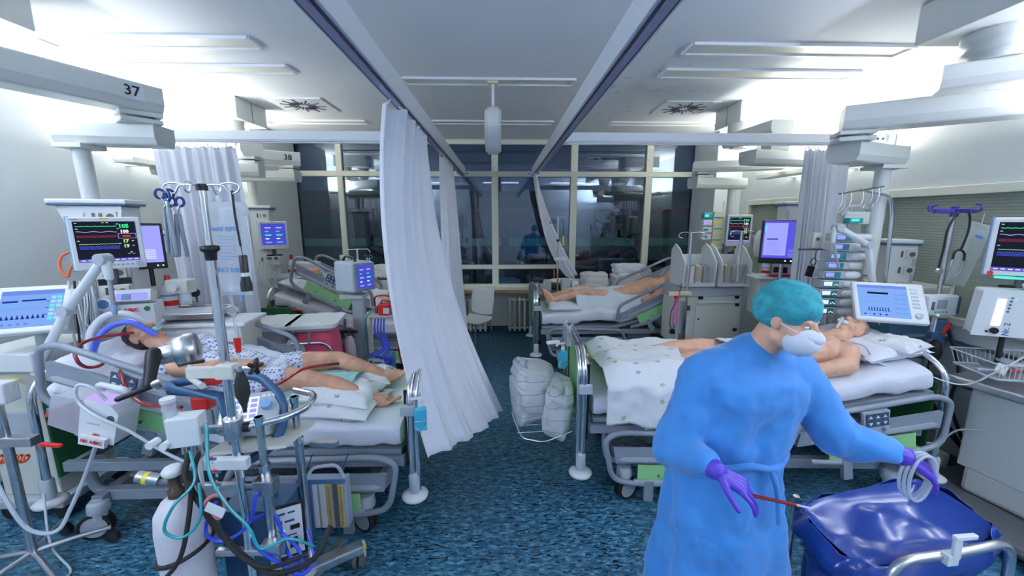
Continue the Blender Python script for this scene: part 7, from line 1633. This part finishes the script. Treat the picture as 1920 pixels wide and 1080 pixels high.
for x, z, w_, h_, mt in ((-.09, .46, .03, .06, M_navy), (-.02, .47, .08, .012, M_navy), (-.02, .43, .05, .012, E_led), (.05, .43, .03, .03, M_navy), (.03, .36, .06, .04, M_navy), (-.06, .35, .02, .03, M_navy)): m.bb(x - w_ / 2, x + w_ / 2, -.009, -.006, z - h_ / 2, z + h_ / 2, mt)
m.build('diagram_panel', t)
m = MB(); m.bb(-.10, .08, .02, .20, 0, .06, M_sink); m.build('foot', t)
t = thing('gas_cylinder', 'white labelled oxygen cylinder standing beside the pink bag', 'gas cylinder', (-1.53, 3.86, .10))
m = MB(); m.lathe([(.05, 0), (.055, .02), (.055, .58), (.045, .65), (.02, .69)], M_cyl, n=24); m.build('body', t); m = MB(); m.lathe([(.056, .25), (.056, .42)], M_offw, n=24); m.box((0, -.052, .50), (.035, .01, .035), mat('green_mark', (.05, .45, .12), .4), RY(PI / 4)); m.build('label', t)
m = MB(); m.cyl((0, 0, .69), (0, 0, .76), .016, M_sink); m.lathe([(.03, .78), (.032, .80), (.02, .81)], M_white, n=10); m.cyl((-.06, 0, .73), (.08, 0, .73), .016, M_black); m.build('valve', t)
m = MB(); m.bb(-.07, .07, -.07, .07, -.10, 0, M_grey); m.build('holder', t)
tag(MB().bb(-.11, .11, 0, .14, 0, .24, M_offw).build('cardboard_box', loc=(-1.06, 4.02, .02), bev=.004), 'pale box on the floor beside the far heater-cooler', 'box')
# far right bay: dialysis cart
t = thing('dialysis_machine', 'cream dialysis machine cabinet with a closed door between the right beds', 'dialysis machine', (2.40, 4.45, 0), math.radians(4))
m = MB(); m.bb(-.38, .40, -.05, .32, .50, 1.06, M_offw); m.build('cabinet', t, bev=.01)
m = MB(); m.bb(-.17, .36, -.062, -.05, .56, .98, M_offw); m.build('door', t, bev=.004)
m = MB(); m.cyl((-.13, -.074, .80), (-.13, -.062, .80), .010, M_black)
for x, z in ((-.12, 1.05), (.32, 1.05), (.33, .96), (.33, .66)): m.box((x, -.066, z), (.045, .02, .035), M_black)
m.bb(.06, .15, -.07, -.06, .51, .56, M_gcable); m.build('latches', t, bev=.003)
m = MB(); m.box((.09, -.075, 1.0), (.50, .025, .03), M_white); m.build('door_handle', t, bev=.005)
m = MB(); m.bb(-.39, .41, -.06, .33, 1.06, 1.18, M_grey2); m.build('grey_top', t, bev=.01)
m = MB(); m.box((.01, .13, .43), (.76, .35, .13), M_grey2, taper=.8); m.bb(-.22, .24, .0, .26, .12, .38, M_grey); m.build('skirt', t, bev=.006)
for x in (-.2, .22):
    for y in (.02, .24): m = MB(); m.cyl((x, y - .015, .06), (x, y + .015, .06), .06, M_rubber); m.build('wheel', t)
m = MB(); m.bb(-.375, -.33, -.09, -.04, .58, 1.02, M_white); m.cyl((-.34, -.10, .62), (-.34, -.10, 1.02), .012, M_steel); m.box((-.26, -.055, .93), (.05, .012, .06), M_navy); m.box((-.26, -.055, .72), (.07, .01, .26), M_white); m.box((-.34, -.11, .60), (.07, .04, .08), mat('cardboard', (.40, .28, .14), .7)); m.build('side_module', t, bev=.003)
# supply rack with two bins on top
for i, (x0, x1, lab) in enumerate(((2.02, 2.40, 'left'), (2.44, 2.80, 'right'))):
    t = thing('supply_bin', 'white scoop bin with a wire gate on the %s of the dialysis machine top' % lab, 'bin', ((x0 + x1) / 2, 4.42, 1.19), math.radians(4))
    w = (x1 - x0) / 2; m = MB()
    for x in (-w, w - .012): m.prism([(x, -.10, 0), (x, -.12, .27), (x, .02, .42), (x, .12, .47), (x, .20, .40), (x, .20, 0)], M_white, (.012, 0, 0))
    m.bb(-w, w, -.10, .20, 0, .012, M_white); m.bb(-w, w, .19, .20, 0, .34, M_white); m.bb(-w, w, -.11, -.10, 0, .05, M_white); m.build('shell', t, bev=.003)
    m = MB()
    for k in range(2):
        for e in (0, .07): pass
        x = -w + .06 + k * (w - .02); m.tube(fillet([(x, -.12, .04), (x, -.125, .25), (x + .07, -.125, .25), (x + .07, -.12, .04)], .03, 4), .007, M_gcable, 6)
    m.tube([(-w, -.12, .05), (w, -.12, .05)], .004, M_steel, 6); m.build('wire_gate', t)
    for k in range(4):
        q = tag(MB().box((0, 0, 0), (.06, .14, .20), [M_plast, M_offw, mat('beige_pack', (.55, .50, .36), .6), M_plast][(k + i) % 4], RX(.12 * k - .15)).build('supply_pack', loc=((x0 + x1) / 2 - w + .06 + k * (2 * w - .1) / 3.3, 4.46, 1.32), bev=.006), '%s supply pack standing in the %s scoop bin' % (['clear wrapped', 'cream', 'beige', 'last clear'][(k + i) % 4], lab), 'packet', 'packs in the %s scoop bin' % lab)
for i, (x, y, z0, z1, lb) in enumerate(((2.06, 4.26, .60, 1.80, 'chrome infusion pole rising on the left of the dialysis machine'), (2.66, 4.33, 1.2, 1.81, 'chrome infusion pole between the scoop bin and the far right monitor'))):
    t = thing('iv_pole', lb, 'pole', (x, y, z0)); m = MB(); m.cyl((0, 0, 0), (0, 0, z1 - z0), .016, M_chrome); m.build('pole', t)
    for s_ in (-1, 1): m = MB(); m.tube(cr([(0, 0, z1 - z0 - .01), (s_ * .07, -.01, z1 - z0), (s_ * .13, -.02, z1 - z0 - .01), (s_ * .14, -.02, z1 - z0 - .05), (s_ * .10, -.02, z1 - z0 - .06)], 4), .004, M_chrome, 6); m.build('hook', t)
t = thing('dialyzer', 'pink blood filter in a cream holder on the left of the dialysis machine', 'blood filter', (1.93, 4.22, .78))
m = MB(); m.cyl((0, 0, 0), (0, 0, .30), .025, mat('filter_pink', (.62, .22, .45), .3)); m.cyl((0, 0, .30), (0, 0, .33), .028, M_red); m.cyl((0, 0, -.05), (0, 0, 0), .015, M_blue); m.build('filter', t)
m = MB(); m.bb(-.10, .16, -.02, .03, .33, .37, mat('holder_cream', (.60, .55, .36), .5)); m.box((-.02, 0, -.08), (.05, .04, .05), M_black); m.build('holder', t, bev=.005)
cable('blood_tube', 'thin dark blood tube beside the pink blood filter', [(1.96, 4.18, 1.25), (1.92, 4.16, 1.10), (1.86, 4.16, .95), (1.86, 4.17, .78), (1.92, 4.18, .72)], .005, M_blood, 'blood tube')
monitor('patient monitor facing the aisle above the scoop bins on the far right', (2.86, 4.72, 1.80), math.radians(-20), .27, .38, 'vitals', depth=.12)
t = thing('infusion_tower', 'yellow-labelled tower of infusion pumps left of the far right monitor', 'rack', (2.62, 4.86, 1.35))
m = MB(); m.bb(-.02, .12, -.03, .08, .22, .68, mat('tower_cream', (.66, .64, .46), .4)); m.build('column', t, bev=.008)
m = MB()
for k in range(6): m.bb(-.01, .09, -.035, -.03, .26 + k * .068, .275 + k * .068, M_teal if k % 2 else M_yellow)
m.build('labels', t)
m = MB(); m.cyl((.05, 0, 0), (.05, 0, .22), .015, M_steel); m.cyl((.10, 0, .66), (.10, 0, .80), .006, M_steel); m.build('stem', t)
FP = ['top small pump with green lamp on the left of the yellow-labelled tower', 'second small pump with blue screen by the yellow-labelled tower', 'third small pump by the yellow-labelled tower', 'bottom small pump by the yellow-labelled tower']
for k in range(4):
    p = thing('infusion_pump', FP[k], 'infusion pump', (2.52, 4.82, 1.98 - .085 * k), group='small infusion pumps of the far right bay'); MB().bb(-.06, .05, -.02, .06, -.035, .035, M_white if k else M_teal).build('body', p, bev=.006); MB().bb(-.05, .0, -.024, -.02, -.015, .015, (E_cyan, E_lv, M_teal, M_blue)[k]).build('display', p)
t = thing('computer_screen', 'black bedside computer showing a blue and violet chart on the far right', 'screen', (2.91, 4.02, 1.71), math.radians(-22))
MB().bb(-.20, .20, 0, .04, -.23, .22, M_black).bb(.185, .205, -.003, .045, -.23, .22, M_gcable).build('housing', t, bev=.012); m = MB(); screen_face(m, .355, .38, 'chart', -.001, -.005, .02); m.bb(.03, .045, -.002, 0, -.205, -.19, E_w); m.bb(.08, .10, -.002, 0, -.205, -.19, E_w); m.build('screen', t)
m = MB(); m.cyl((.02, .05, -.62), (.02, .05, -.18), .02, M_steel); m.box((.02, .07, -.30), (.12, .05, .06), M_black); m.build('stand_arm', t)
t = thing('shelf_tray', 'white rounded pendant shelf under the far right computer screen', 'tray', (3.0, 4.22, 1.30), math.radians(-8))
MB().bb(-.26, .26, -.14, .16, 0, .03, M_white).build('board', t, bev=.012); MB().bb(-.2, .2, -.1, .12, -.40, 0, M_offw).build('drawer_box', t, bev=.01)
tag(MB().bb(-.14, .14, -.06, .06, 0, .02, mat('magenta_folder', (.35, .03, .14), .5)).build('folder', loc=(3.02, 4.14, 1.332), bev=.003), 'dark pink folder lying on the far right pendant shelf', 'folder')
spray('red-capped disinfectant bottle next to the scoop bins on the far right', (2.84, 4.14, 1.335), s=1.15)
t = thing('ventilator_hose_unit', 'round white ventilator unit with hoses right of the far right monitor', 'ventilator', (3.12, 4.62, 1.66))
m = MB(); m.lathe([(.09, -.16), (.11, -.10), (.11, .08), (.07, .15)], M_white, n=24); m.build('body', t, bev=.004)
for k in range(3): m = MB(); m.tube(cr([(-.05 + .05 * k, -.08, .12), (-.02 + .06 * k, -.16, .05), (.0 + .05 * k, -.16, -.12), (-.03 + .04 * k, -.10, -.20)], 6), .018, M_gcable if k == 1 else M_wcable); m.build('hose', t)
m = MB(); m.cyl((0, 0, -.40), (0, 0, -.15), .03, M_white); m.build('stem', t)
